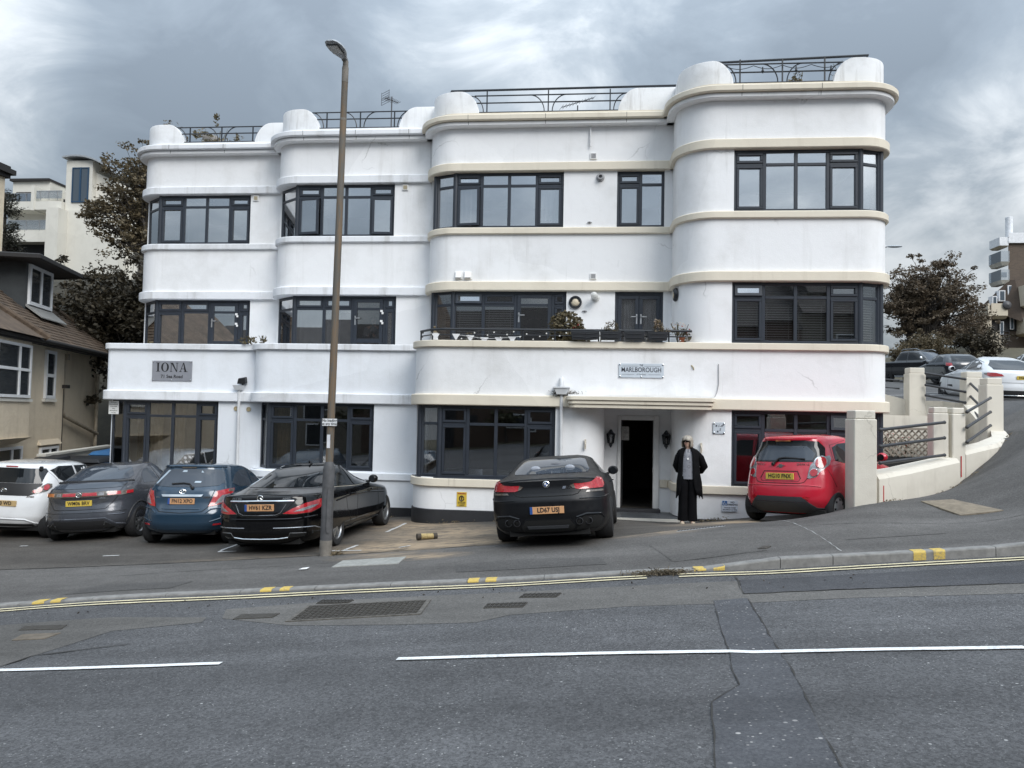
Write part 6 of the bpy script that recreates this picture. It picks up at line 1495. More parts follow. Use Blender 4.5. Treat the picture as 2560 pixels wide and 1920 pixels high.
for sg in (1, -1):
    f = (lambda p: p) if sg == 1 else mirror
    o = c.patch('tail_light', REDL, R, f([(.40, .685), (.60, .675), (.86, .69), (1.05, .75), (1.20, .86), (1.20, .895), (1.0, .885), (.75, .84), (.55, .765)]), 'wrap', .010, .03)
    c.patch('clear_lens', CLEARL, o, f([(.56, .71), (.72, .72), (.92, .77), (1.0, .81), (.86, .80), (.68, .755)]), 'wrap', .015)
    c.line('lamp_rim', SMOKEL, o, f([(.40, .685), (.60, .675), (.86, .69), (1.05, .75), (1.20, .86)]), .012, 'wrap', .010)
    c.line('bumper_strip', plain('dark_chrome', (.30, .31, .32), .25, .8), R, f([(.25, .455), (.60, .455), (.95, .45), (1.1, .40)]), .016, 'wrap')
    c.patch('exhaust_finisher', UNDER, R, f([(.48, .30), (.74, .31), (.78, .36), (.52, .37)]), 'wrap', .012)
    c.line('exhaust_rim', plain('dark_chrome', (.30, .31, .32), .25, .8), R, f([(.48, .30), (.52, .37), (.78, .36)]), .012, 'wrap', .012)
    c.line('boot_gap', SEAMM, R, f([(.62, .96), (.58, .89), (.50, .80), (.40, .70), (.30, .64), (0, .635)]), .010, 'wrap')
    c.line('plate_recess', plain('dark_chrome', (.30, .31, .32), .25, .8), R, f([(.44, .84), (.36, .70), (.28, .665), (0, .66)]), .010, 'wrap')
    c.line('bumper_crease', P_BLK, R, f([(0, .60), (.6, .60), (1.0, .63)]), .02, 'wrap')
c.line('lower_strip', CHROME, R, [(-.47, .295), (-.3, .275), (0, .27), (.3, .275), (.47, .295)], .016, 'wrap', .012)
c.line('boot_lip', P_BLK, R, [(-.68, .95), (-.4, .972), (0, .98), (.4, .972), (.68, .95)], .022, 'wrap')
plate(c, R, 'HV61 KZR', .785, mat=PLATEO, eu=True)
y = c.rear(0, .945)-.012; m = MB(); ring(m, (0, y, .935), .048, .006)
for a in (math.pi/2, math.pi*7/6, math.pi*11/6): m.tube([(0, y, .935), (.046*math.cos(a), y, .935+.046*math.sin(a))], [.009, .003], 5)
m.build('badge', CHROME, R)
car_text(c, 'CLS 350', .055, R, -.42, .922, bold=.002); car_text(c, 'AMG', .05, R, .44, .922, bold=.003, xs=1.2)
m = MB(); xx, yy = 0, 2.22; m.hexa([(-.025, yy-.09, 1.41), (.025, yy-.09, 1.41), (.02, yy+.07, 1.41), (-.02, yy+.07, 1.41), (-.006, yy-.11, 1.47), (.006, yy-.11, 1.47), (.006, yy-.05, 1.46), (-.006, yy-.05, 1.46)]); m.build('roof_fin', P_BLK, R, bevel=.004)
sides(c, R, [[(1.28, 1.04), (1.50, 1.19), (1.85, 1.31), (2.15, 1.345), (2.18, 1.0)], [(2.25, 1.0), (2.22, 1.35), (2.6, 1.30), (3.3, 1.02), (3.32, .985)]], [[(2.20, 1.36), (2.21, .9), (2.12, .35)], [(3.42, .97), (3.48, .6), (3.42, .33)], [(1.55, .95), (1.62, .62), (1.85, .35)], [(1.8, .31), (3.5, .31)]], [(1.95, .86), (2.95, .86)], P_BLK)
for sg in (-1, 1):
    c.line('window_trim', CHROME, R, [(3.36, .985), (2.2, .985), (1.22, 1.03), (1.45, 1.20), (1.85, 1.335), (2.2, 1.37), (2.6, 1.33), (3.36, .985)], .012, 'side', .006, sg)
    c.line('flank_crease', P_BLK, R, [(1.1, .80), (1.8, .84), (2.8, .82), (3.9, .74)], .03, 'side', .0, sg)
    c.line('sill_strip', P_BLK, R, [(1.62, .27), (3.6, .27)], .05, 'side', .0, sg)
mirror_part(c, R, 3.12, .99, P_BLK)

# ---------------------------------------------------------------- blue hatchback
P_BLUE = paint('blue_paint', (.016, .040, .070), .18, .6, .15)
c = Car([(.22, .12, 3.68, .72), (.30, .04, 3.80, .80), (.42, .0, 3.86, .84), (.55, .0, 3.885, .848), (.66, .03, 3.86, .848), (.78, .07, 3.80, .845), (.90, .09, 3.50, .835), (1.0, .12, 3.10, .815), (1.08, .17, 2.85, .78), (1.20, .25, 2.60, .735), (1.32, .33, 2.36, .69), (1.41, .37, 2.1, .645), (1.46, .38, 1.9, .60), (1.49, .44, 1.7, .52), (1.51, .85, 1.45, .35)], 3.885, nr=3.0, D=.62)
R = carroot('hatchback', (-7.166, 13.099, -.342), -.0776, -.0557, -.0156, .96, 'blue hatchback parked between the dark grey hatchback and the glossy black saloon')
W_ = [(sx*.73, y) for y in (.60, 3.11) for sx in (-1, 1)]
c.body('body', P_BLUE, R, W_, .30)
wheels4(R, .745, .60, 3.11, .30, .185, ALLOY, 'spoke', 7)
underside(R, c, .24, .6)
gl = [(-.60, 1.10), (-.3, 1.075), (.3, 1.075), (.60, 1.10), (.655, 1.16), (.61, 1.32), (.56, 1.395), (.3, 1.405), (-.3, 1.405), (-.56, 1.395), (-.61, 1.32), (-.655, 1.16)]
g = c.patch('rear_window', CGLASSB, R, gl, 'rear', .006)
for p in ([(-.62, 1.13), (-.57, 1.13), (-.36, 1.385), (-.41, 1.385)], [(-.12, 1.35), (-.03, 1.35), (-.03, 1.385), (-.10, 1.385)], [(.17, 1.15), (.29, 1.15), (.29, 1.18), (.18, 1.18)], [(.24, 1.34), (.29, 1.34), (.25, 1.38)]): c.patch('painted_reflection', plain('reflection_tone', (.35, .42, .48), .5), g, p, 'rear', .009)  # pale patches paint reflections onto the rear glass
m = MB(); m.box(-.14, .14, c.rear(0, 1.43)-.02, c.rear(0, 1.43), 1.425, 1.445); m.build('brake_light', SMOKEL, R)
c.line('spoiler_lip', P_BLUE, R, [(-.58, 1.45), (-.3, 1.46), (0, 1.462), (.3, 1.46), (.58, 1.45)], .05, 'rear', .01)
for sg in (1, -1):
    f = (lambda p: p) if sg == 1 else mirror
    o = c.patch('tail_light', REDL, R, f([(.50, .715), (.60, .73), (.80, .79), (.93, .90), (1.02, 1.02), (1.02, 1.045), (.80, 1.03), (.62, 1.0), (.57, .90)]), 'wrap', .012, .03)
    c.patch('clear_lens', CLEARL, o, f([(.60, .755), (.76, .79), (.87, .89), (.88, .95), (.72, .92), (.66, .85)]), 'wrap', .017)
    c.patch('lamp_edge', SMOKEL, o, f([(.85, .985), (.98, .99), (1.01, 1.035), (.86, 1.03)]), 'wrap', .017)
    c.line('tailgate_gap', SEAMM, R, f([(.58, 1.02), (.52, .82), (.49, .70), (.40, .625), (0, .60)]), .011, 'wrap')
    c.patch('reflector', REDL, R, f([(.60, .375), (.78, .385), (.80, .41), (.62, .405)]), 'wrap', .010)
    c.line('bumper_crease', P_BLUE, R, f([(.46, .60), (.56, .67), (.80, .70), (1.0, .70)]), .03, 'wrap')
    c.line('bumper_crease', P_BLUE, R, f([(.55, .44), (.75, .50), (1.0, .52)]), .025, 'wrap')
c.patch('garnish', CHROME, R, [(-.36, .895), (.36, .895), (.39, .935), (-.39, .935)], 'rear', .022, .03)
c.line('gate_crease', P_BLUE, R, [(-.35, .68), (0, .672), (.35, .68)], .02)
plate(c, R, 'FN12 XPO', .815, mat=PLATEO, eu=True, tilt=-.06)
y = c.rear(0, 1.0)-.014; m = MB(); ring(m, (0, y, .995), .06, .006, sz=.68); ring(m, (0, y, .995), .024, .005, sz=1.6); ring(m, (0, y, 1.015), .038, .005, sz=.45); m.build('badge', CHROME, R)
car_text(c, 'YARIS', .05, R, .45, .885, bold=.002); car_text(c, 'VVT-i', .035, R, -.47, .885, bold=.001)
wiper(c, R, .17, 1.06, [(.17, 1.06), (.10, 1.135), (-.02, 1.15), (-.24, 1.135)])
m = MB(); m.lathe([(.045, 0), (.02, .025)], (.05, .62, 1.488), 10); m.tube([(.05, .62, 1.50), (-.0, .42, 1.58)], .008, 5); m.build('aerial', TRIM, R)
sides(c, R, [[(.62, 1.14), (.85, 1.30), (1.15, 1.385), (1.50, 1.395), (1.56, 1.06), (.9, 1.07)], [(1.63, 1.05), (1.57, 1.40), (2.1, 1.39), (2.75, 1.08), (2.78, 1.03)]], [[(1.60, 1.41), (1.62, .34)], [(2.75, 1.0), (2.8, .34)], [(1.0, .9), (1.05, .6)], [(1.4, .33), (2.8, .33)]], [(1.2, .93), (2.3, .93)], P_BLUE, CGLASSB)
mirror_part(c, R, 2.62, 1.06, P_BLUE)

# ---------------------------------------------------------------- dark grey hatchback
P_GREY = paint('dark_grey_paint', (.070, .075, .088), .22, .5, .35)
c = Car([(.22, .12, 4.0, .74), (.32, .03, 4.15, .83), (.45, .0, 4.22, .875), (.58, .02, 4.25, .882), (.68, .05, 4.22, .882), (.80, .08, 4.05, .88), (.90, .08, 3.75, .872), (.97, .10, 3.45, .86), (1.04, .16, 3.2, .835), (1.12, .30, 2.95, .79), (1.17, .46, 2.8, .765), (1.26, .72, 2.6, .715), (1.35, 1.02, 2.4, .665), (1.42, 1.35, 2.2, .60), (1.46, 1.75, 1.98, .42)], 4.25, nr=2.7, D=.70, nf=2.4, Df=1.1)
R = carroot('hatchback', (-9.14, 13.236, -.409), -.11, .006, -.06, .94, 'dark grey hatchback with a full-width light bar, second from the left edge')
W_ = [(sx*.765, y) for y in (.74, 3.37) for sx in (-1, 1)]
c.body('body', P_GREY, R, W_, .325, arch=1.12)
wheels4(R, .775, .74, 3.37, .325, .21, ALLOY, 'spoke', 6)
underside(R, c, .24, .62)
c.patch('rear_window', CGLASSB, R, [(-.66, 1.185), (.66, 1.185), (.66, 1.24), (.50, 1.38), (.3, 1.415), (-.3, 1.415), (-.50, 1.38), (-.66, 1.24)], 'rear', .006)
c.patch('lower_window', CGLASSB, R, [(-.68, 1.05), (.68, 1.05), (.71, 1.13), (-.71, 1.13)], 'rear', .006)
c.line('spoiler', TRIM, R, [(-.74, 1.14), (-.4, 1.165), (0, 1.17), (.4, 1.165), (.74, 1.14)], .045, 'rear', .012)
o = c.patch('light_bar', SMOKEL, R, [(-.86, .90), (-.50, .895), (.50, .895), (.86, .90), (1.06, .95), (1.04, .985), (.80, .98), (.50, .985), (-.50, .985), (-.80, .98), (-1.04, .985), (-1.06, .95)], 'wrap', .012, .03)
for a, b, mt in ((-.46, -.36, CLEARL), (-.33, -.06, REDL), (.06, .34, REDL), (.36, .46, CLEARL), (.52, .76, REDL), (.86, 1.03, REDL), (-.76, -.52, AMBERL), (-1.0, -.86, AMBERL)): c.patch('lens', mt, o, [(a, .915), (b, .915), (b-.01, .97), (a+.01, .97)], 'wrap', .017)
m = MB(); y = c.rear(0, .94)-.03
for sx in (-1, 1): m.hexa([(sx*.028, y, .905), (sx*.014, y, .905), (sx*.014, y+.012, .905), (sx*.028, y+.012, .905), (sx*.040, y, .978), (sx*.024, y, .978), (sx*.024, y+.012, .978), (sx*.040, y+.012, .978)])
m.box(-.02, .02, y, y+.01, .935, .947); ring(m, (0, y+.004, .942), .05, .004, sz=.95); m.build('badge', CHROME, R)
c.line('gate_crease', TRIM, R, [(-.35, .885), (0, .872), (.35, .885)], .02)
plate(c, R, 'WM06 BRV', .78, mat=PLATEY, tilt=-.05)
for sg in (1, -1):
    f = (lambda p: p) if sg == 1 else mirror
    c.line('tailgate_gap', SEAMM, R, f([(.80, 1.10), (.74, .98), (.70, .88), (.60, .76), (.50, .66), (0, .655)]), .010, 'wrap')
    c.patch('gate_facet', TRIMG, R, f([(.30, .74), (.50, .80), (.56, .86), (.40, .86)]), 'wrap', .004)
    c.line('bumper_strip', P_GREY, R, f([(.55, .545), (.85, .54)]), .02, 'wrap')
    ex = c.patch('exhaust', UNDER, R, f([(.46, .30), (.66, .31), (.50, .41)]), 'wrap', .016); c.line('exhaust_rim', CHROME, ex, f([(.46, .30), (.66, .31), (.50, .41), (.46, .30)]), .012, 'wrap', .014)
c.patch('bumper_mesh', TRIM, R, [(-.66, .28), (.66, .28), (.48, .44), (-.48, .44)], 'wrap', .008)
c.line('bumper_frame', P_GREY, R, [(-.86, .33), (-.68, .36), (-.50, .475), (.50, .475), (.68, .36), (.86, .33)], .04, 'wrap', .006)
c.line('bumper_gap', SEAMM, R, [(-.9, .60), (-.5, .595), (.5, .595), (.9, .60)], .008, 'wrap')
car_text(c, 'CIVIC', .045, R, .44, .865, bold=.002)
sides(c, R, [[(1.05, 1.06), (1.12, 1.22), (1.36, 1.33), (1.62, 1.365), (1.72, 1.04)], [(1.80, 1.03), (1.70, 1.37), (2.2, 1.33), (2.85, 1.05)]], [[(1.76, 1.38), (1.74, .34)], [(2.9, 1.0), (2.95, .34)], [(1.1, 1.0), (1.25, .6)], [(1.4, .33), (2.95, .33)]], [(2.4, .92)], P_GREY, CGLASSB)
mirror_part(c, R, 2.72, 1.03, P_GREY)
for sg in (-1, 1): c.line('arch_trim', TRIM, R, [(.74+.40*math.cos(a), .325+.40*math.sin(a)) for a in np.linspace(.15, math.pi-.1, 14)], .03, 'side', .004, sg)

# ---------------------------------------------------------------- white small hatchback at the left edge
P_WHITE = paint('white_paint', (.72, .73, .74), .2)
c = Car([(.24, .10, 3.2, .68), (.34, .03, 3.32, .77), (.46, .0, 3.39, .80), (.60, .01, 3.415, .807), (.72, .03, 3.40, .807), (.85, .06, 3.30, .80), (.95, .09, 3.0, .79), (1.05, .13, 2.72, .765), (1.18, .19, 2.48, .72), (1.30, .25, 2.25, .67), (1.38, .29, 2.05, .63), (1.43, .36, 1.8, .55), (1.465, .75, 1.4, .34)], 3.415, nr=3.0, D=.55)
R = carroot('hatchback', (-11.012, 13.617, -.453), -.113, -.0049, .0253, .99, 'small white hatchback with a black glass tailgate cut by the left edge')
W_ = [(sx*.70, y) for y in (.45, 2.79) for sx in (-1, 1)]
c.body('body', P_WHITE, R, W_, .285)
wheels4(R, .71, .45, 2.79, .285, .165, HUBCAP, 'cap', 7)
underside(R, c)
g = c.patch('rear_window', CGLASS, R, [(-.60, 1.08), (.60, 1.08), (.60, 1.30), (.56, 1.355), (-.56, 1.355), (-.60, 1.30)], 'rear', .006)
c.patch('black_tailgate', TRIM, R, [(-.62, 1.075), (.62, 1.075), (.58, .90), (.46, .845), (-.46, .845), (-.58, .90)], 'rear', .005)
m = MB(); m.box(-.11, .11, c.rear(0, 1.385)-.02, c.rear(0, 1.385)+.02, 1.375, 1.395); m.build('brake_light', REDL, R)
for sg in (1, -1):
    f = (lambda p: p) if sg == 1 else mirror
    o = c.patch('tail_light', SMOKEL, R, f([(.50, .90), (.58, .885), (.74, .93), (.84, 1.0), (.82, 1.06), (.72, 1.075), (.60, 1.0)]), 'wrap', .014, .03)
    for cx, cz, r in ((.55, .925, .036), (.63, .955, .05), (.73, 1.0, .065)): disc_on(c, 'red_lens', REDL, o, sg*cx, cz, r*.8, off=.022); ring_on(c, 'chrome_ring', CHROME, o, sg*cx, cz, r, .009, off=.021)
    c.line('bumper_edge', P_WHITE, R, f([(0, .41), (.45, .40), (.6, .33), (.78, .30)]), .03, 'wrap')
    m = MB(); y = c.rear(sg*.52, 1.34); m.box(sg*.52-.03, sg*.52+.03, y-.06, y, 1.32, 1.40); m.build('gate_hinge', TRIM, R, bevel=.01)
plate(c, R, 'D80 WD', .70, mat=plain('tan_plate', (.46, .33, .16), .5, vary=.05), x=.04)
y = c.rear(0, .95)-.012; m = MB(); ring(m, (0, y, .94), .055, .006, sz=.7); ring(m, (0, y, .94), .022, .005, sz=1.6); ring(m, (0, y, .957), .034, .005, sz=.45); m.build('badge', CHROME, R)
car_text(c, 'AYGO', .045, R, .50, .83, mat=SMOKEL, bold=.002)
c.patch('lower_lip', TRIM, R, [(-.6, .255), (.6, .255), (.56, .31), (-.56, .31)], 'wrap', .006)
sides(c, R, [[(.50, 1.32), (.62, 1.15), (.85, 1.05), (1.25, 1.05), (1.22, 1.37), (.75, 1.385)], [(1.32, 1.04), (1.29, 1.37), (1.8, 1.35), (2.4, 1.06)]], [[(1.28, 1.39), (1.29, .34)], [(.42, 1.34), (.58, 1.12), (.62, .95), (.75, .75)]], [(1.5, .93)], P_WHITE, CGLASS)
mirror_part(c, R, 2.3, 1.04, P_WHITE)

# ---------------------------------------------------------------- cars up the side road
c = Car([(.20, .14, 4.65, .78), (.30, .04, 4.80, .88), (.42, .0, 4.86, .92), (.56, .0, 4.87, .925), (.70, .03, 4.80, .925), (.84, .06, 4.55, .92), (.94, .09, 4.0, .905), (1.02, .12, 3.65, .87), (1.07, .30, 3.45, .83), (1.15, .55, 3.2, .78), (1.25, .95, 2.9, .71), (1.35, 1.4, 2.6, .63), (1.43, 1.8, 2.35, .52), (1.48, 2.1, 2.25, .35)], 4.87, nr=2.8, D=.8, nf=2.4, Df=1.1)
R = carroot('saloon', (12.16, 22.6, 2.53), .0811, .075, .0165, .97, 'white saloon climbing the side road at the right edge', 'cars on the side road')
W_ = [(sx*.80, y) for y in (1.05, 3.9) for sx in (-1, 1)]
c.body('body', P_WHITE, R, W_, .335, arch=1.10)
wheels4(R, .80, 1.05, 3.9, .335, .22, DALLOY, 'spoke', 5)
underside(R, c, .22, .65)
c.patch('rear_window', CGLASS, R, [(-.66, 1.09), (.66, 1.09), (.62, 1.22), (.40, 1.37), (-.40, 1.37), (-.62, 1.22)], 'rear', .006)
for sg in (1, -1):
    f = (lambda p: p) if sg == 1 else mirror
    o = c.patch('tail_light', REDL, R, f([(.55, .905), (.90, .88), (1.12, .93), (1.20, .97), (1.0, 1.0), (.75, .995), (.60, .96)]), 'wrap', .010, .03)
    c.patch('lens_edge', SMOKEL, o, f([(1.02, .925), (1.18, .955), (1.18, .975), (1.04, .99)]), 'wrap', .014)
    c.line('bumper_crease', SEAMM, R, f([(0, .72), (.6, .72), (.9, .74)]), .008, 'wrap')
    c.line('lower_strip', CHROME, R, f([(.0, .36), (.6, .36), (.8, .42)]), .016, 'wrap', .02)
c.patch('lower_bumper', TRIM, R, [(-.85, .28), (.85, .28), (.88, .44), (.6, .50), (-.6, .50), (-.88, .44)], 'wrap', .01)
plate(c, R, 'HG65 FXZ', .87, mat=PLATEY)
sides(c, R, [[(1.05, 1.10), (1.4, 1.27), (1.85, 1.38), (2.05, 1.39), (2.12, 1.06), (1.2, 1.06)], [(2.18, 1.06), (2.10, 1.395), (2.5, 1.36), (3.25, 1.06)]], [[(2.15, 1.0), (2.15, .35)], [(3.3, 1.0), (3.35, .35)]], [(2.0, .92), (3.0, .92)], P_WHITE)
for sg in (-1, 1):
    c.line('window_trim', CHROME, R, [(3.32, 1.04), (2.15, 1.04), (1.1, 1.05), (.98, 1.11), (1.4, 1.30), (2.0, 1.415), (2.5, 1.39), (3.3, 1.06)], .014, 'side', .006, sg)
    c.patch('side_vent', TRIM, R, [(2.9, .50), (3.35, .52), (3.35, .56), (2.95, .57)], 'side', .006, sgn=sg)
mirror_part(c, R, 3.05, 1.03, P_WHITE)
P_DARK = paint('dark_estate_paint', (.020, .022, .026), .15)
def far_car(pos, h, label, mat, p=.06):
    c = Car([(.22, .12, 4.0, .76), (.32, .03, 4.16, .85), (.50, .0, 4.22, .88), (.66, .02, 4.2, .88), (.82, .05, 3.95, .875), (.92, .07, 3.5, .86), (1.02, .12, 3.1, .83), (1.2, .3, 2.75, .75), (1.35, .55, 2.4, .67), (1.43, .8, 2.1, .58), (1.47, 1.2, 1.7, .4)], 4.25, nr=2.9, D=.6)
    R = carroot('hatchback', pos, h, p, 0, .97, label, 'cars on the side road')
    c.body('body', mat, R, [(sx*.76, y) for y in (.75, 3.35) for sx in (-1, 1)], .31)
    wheels4(R, .77, .75, 3.35, .31, .2, DALLOY, 'spoke', 5)
    c.patch('rear_window', CGLASS, R, [(-.62, 1.08), (.62, 1.08), (.52, 1.36), (-.52, 1.36)], 'rear', .006)
    c.patch('windscreen', CGLASS, R, [(-1, -1), (-.99, -1), (-.99, -.99)], 'rear', .0) if False else None
    for sg in (-1, 1): c.patch('tail_light', REDL, R, [(sg*.62, .85), (sg*.95, .88), (sg*.95, 1.02), (sg*.66, 1.0)][::sg], 'wrap', .01)
    sides(c, R, [[(.8, 1.06), (.95, 1.25), (1.5, 1.37), (1.62, 1.03)], [(1.7, 1.03), (1.62, 1.37), (2.1, 1.33), (2.85, 1.03)]], [[(1.66, 1.0), (1.66, .35)]], [(1.3, .9)], mat)
    mirror_part(c, R, 2.75, 1.03, mat); return R
far_car((17.3, 36.8, 3.84), .02, 'dark hatchback up the side road between the pickup and the white saloon', P_DARK)
far_car((19.7, 34.2, 3.70), .05, 'second white car just showing behind the white saloon at the right edge', P_WHITE)
# black pickup facing down the road
R = carroot('pickup_truck', (16.7, 45.4, 4.20), math.pi*.85, -.03, 0, 1.0, 'black double-cab pickup with roof bars facing down the side road', 'cars on the side road', 'pickup')
c = Car([(.40, .12, 4.95, .82), (.52, .05, 5.10, .90), (.68, .02, 5.18, .93), (.86, .02, 5.20, .935), (1.0, .03, 5.12, .93), (1.10, .05, 4.85, .925), (1.16, .9, 4.1, .90), (1.20, 1.45, 3.85, .87), (1.35, 1.52, 3.62, .82), (1.55, 1.62, 3.32, .76), (1.70, 1.72, 3.05, .70), (1.76, 1.85, 2.85, .60), (1.78, 2.1, 2.6, .40)], 5.2, nr=3.6, D=.4, nf=3.2, Df=.6, bar=.02)
P_PICK = paint('pickup_black_paint', (.014, .015, .018), .2)
c.body('body', P_PICK, R, [(sx*.82, y) for y in (1.15, 4.25) for sx in (-1, 1)], .37, arch=1.18)
wheels4(R, .80, 1.15, 4.25, .37, .25, DALLOY, 'spoke', 6)
for sg in (-1, 1):
    c.patch('side_window', CGLASS, R, [(1.72, 1.25), (1.8, 1.62), (2.35, 1.66), (2.38, 1.24)], 'side', .005, sgn=sg); c.patch('side_window', CGLASS, R, [(2.46, 1.24), (2.44, 1.66), (2.95, 1.64), (3.5, 1.30), (3.5, 1.24)], 'side', .005, sgn=sg)
    for s_ in ([(2.42, 1.7), (2.42, .5)], [(3.6, 1.2), (3.6, .5)], [(1.5, 1.2), (1.5, .5)]): c.line('door_gap', SEAMM, R, s_, .01, 'side', 0, sg)
    m = MB(); x = c.side(2.5, .45); m.tube([(sg*(x+.06), 1.7, .40), (sg*(x+.08), 1.8, .38), (sg*(x+.08), 3.5, .38), (sg*(x+.06), 3.6, .40)], .035, 8); m.build('side_step', STEEL, R, smooth=50)
    m = MB(); m.tube([(sg*.60, 1.85, 1.78), (sg*.60, 1.95, 1.85), (sg*.60, 2.75, 1.86), (sg*.60, 2.95, 1.79)], .025, 6); m.build('roof_bar', STEEL, R)
    m = MB(); m.hexa([(sg*.62, 5.0, .88), (sg*.90, 4.85, .88), (sg*.90, 4.65, .88), (sg*.62, 4.85, .88), (sg*.62, 4.98, 1.06), (sg*.90, 4.78, 1.06), (sg*.88, 4.6, 1.06), (sg*.62, 4.8, 1.06)]) if False else None
    m = MB(); m.ball((sg*.70, 4.93, .95), 1, 12, 8, .17, .16, .10); m.build('headlight', CLEARL, R, smooth=60)
    m = MB(); x = c.side(3.35, 1.25); m.box(min(sg*x, sg*(x+.1)), max(sg*x, sg*(x+.1)), 3.37, 3.41, 1.27, 1.31); m.ball((sg*(x+.14), 3.40, 1.33), 1, 10, 6, .09, .06, .10); m.build('door_mirror', CHROME, R, smooth=50)
def frontz(x, z):
    yr, yf, w = c.slice(z); Df = min(c.Df, (yf-yr)*.475); q = min(abs(x)/w, .999); return yf-Df*(1-(1-q**c.nf)**(1/c.nf))
V = []; xs_ = np.linspace(-.72, .72, 13); zs_ = np.linspace(1.24, 1.68, 6)
for z in zs_:
    for x in xs_: xx = x*(1-.25*(z-1.24)/.44); V.append((xx, frontz(xx, z)+.006, z+.002))
m = MB(); m.add(V, [(i*13+k, i*13+k+1, (i+1)*13+k+1, (i+1)*13+k) for i in range(5) for k in range(12)]); m.build('windscreen', CGLASSB, R, smooth=60)
m = MB(); y = 5.16; m.hexa([(-.42, y, .72), (.42, y, .72), (.42, y-.1, .72), (-.42, y-.1, .72), (-.50, y+.01, 1.02), (.50, y+.01, 1.02), (.50, y-.12, 1.02), (-.50, y-.12, 1.02)]); m.build('grille', TRIM, R)
m = MB()
for sg in (-1, 1): m.hexa([(sg*.16, y+.05, .70), (sg*.26, y+.05, .70), (sg*.26, y-.1, .70), (sg*.16, y-.1, .70), (sg*.40, y+.05, 1.03), (sg*.56, y+.03, 1.03), (sg*.56, y-.1, 1.03), (sg*.40, y-.1, 1.03)])
m.box(-.16, .16, y-.05, y+.05, .68, .74); m.build('grille_chrome', CHROME, R)
m = MB(); m.hexa([(-.80, 4.95, .42), (.80, 4.95, .42), (.80, 4.6, .42), (-.80, 4.6, .42), (-.86, 5.14, .62), (.86, 5.14, .62), (.86, 4.7, .62), (-.86, 4.7, .62)]); m.build('bumper', P_PICK, R, bevel=.03)
# ================================================================ ground beyond: side road, bank, hillside, far side of the street
def grid_sheet(name, mat, X, Y, zf, label):
    V = [(x, y, zf(x, y)) for y in Y for x in X]; n = len(X)
    me = bpy.data.meshes.new(name); me.from_pydata(V, [], [(i*n+k, i*n+k+1, (i+1)*n+k+1, (i+1)*n+k) for i in range(len(Y)-1) for k in range(n-1)])
    me.materials.append(mat); smooth_me(me, 80); o = link(bpy.data.objects.new(name, me)); tag(o, label, kind='structure'); return o
sst = lambda t: (lambda u: u*u*(3-2*u))(min(1, max(0, t)))
def z_side(x, y):
    d = y*.9954-x*.0963
    p = 2.66+.0735*(d-20.4)
    return H_PAVE(x, min(y, 21.5))*(1-sst((y-20)/3.5)) + p*sst((y-20)/3.5)
side_road = grid_sheet('side_road', asphalt('side_road_asphalt', (.060, .060, .062), (.125, .123, .12), (.25, .25, .24), 80, .3), np.linspace(7.6, 60, 40), np.linspace(20, 50, 40), z_side, 'asphalt side road climbing behind the flats on the right')
grass = NT('mown_bank_grass'); p_ = grass.pos(); g_ = grass.noise(p_, 1.1, 6, .65); g2_ = grass.noise(grass.map(p_, (.5, .5, 3)), 6, 5, .7)
grass.set(color=grass.mix(g2_, grass.ramp(g_, [(.3, (.075, .062, .036)), (.7, (.13, .108, .066))]), (.06, .055, .036)), rough=.95); grass.bump(g2_, .8, .05)
def z_bank(x, y):
    t = sst((x-19)/13)
    return z_side(x, 46.3) - .05 + (min(y, 70)-46.3)*(.002+.10*t) + t*2.0*sst((y-46.3)/4)
bank = grid_sheet('grass_bank', grass.m, np.linspace(14, 60, 40), np.linspace(46.3, 90, 30), z_bank, 'grassy bank rising to the brick flats on the right')
for pts in ([(11.0, 30.4), (12.9, 31.6)], [(9.2, 24.5), (13, 27.0)], [(15.6, 29.5), (19.5, 32.5)], [(11.2, 27.2), (12.2, 27.6)]):
    V = []
    for i, q in enumerate(pts): V.append(q)
    class _H:
        @staticmethod
        def many(P): return np.array([z_side(*p) for p in P])
    ribbon(pts, .12, _H, .012, 'parking_line', WWORN, side_road, jit=.1)
HILLM = NT('hillside_scrub'); p_ = HILLM.pos(); HILLM.set(color=HILLM.ramp(HILLM.noise(p_, .8, 6, .7), [(.3, (.018, .016, .010)), (.7, (.05, .043, .028))]), rough=.95)
def z_hill(x, y):
    return -1.0 + 10.5*sst((y-24)/16) + 4*sst((y-38)/30) - .5
hill = grid_sheet('hillside', HILLM.m, np.linspace(-75, 4, 40), np.linspace(24.9, 95, 40), z_hill, 'dark scrubby hillside behind the flats on the left')
yard = grid_sheet('house_yard', FOREM, np.linspace(-60, -26, 8), np.linspace(9, 26, 10), lambda x, y: H_PAVE(-26, min(y, 24))-.02, 'tarmac yard left of the old house')
front = grid_sheet('front_gardens', grass.m, np.linspace(-60, 60, 40), np.linspace(-30, -9, 8), lambda x, y: H_ROAD(max(-24, min(24, x)), -8.8)-.01, 'front gardens on the viewer\'s side of the street')
for nm, xs_, lb in (('road_left', np.linspace(-60, -26, 8), 'continuation of the road to the left'), ('road_right', np.linspace(26, 60, 8), 'continuation of the road to the right')):
    grid_sheet('road', ROADM, xs_, np.linspace(-9, 10, 8), lambda x, y: H_ROAD(-26 if x < 0 else 26, y)-.01, lb)
grid_sheet('road', ROADM, np.linspace(26, 60, 8), np.linspace(10, 22, 8), lambda x, y: H_PAVE(25.9, y)-.02, 'asphalt at the mouth of the side road')

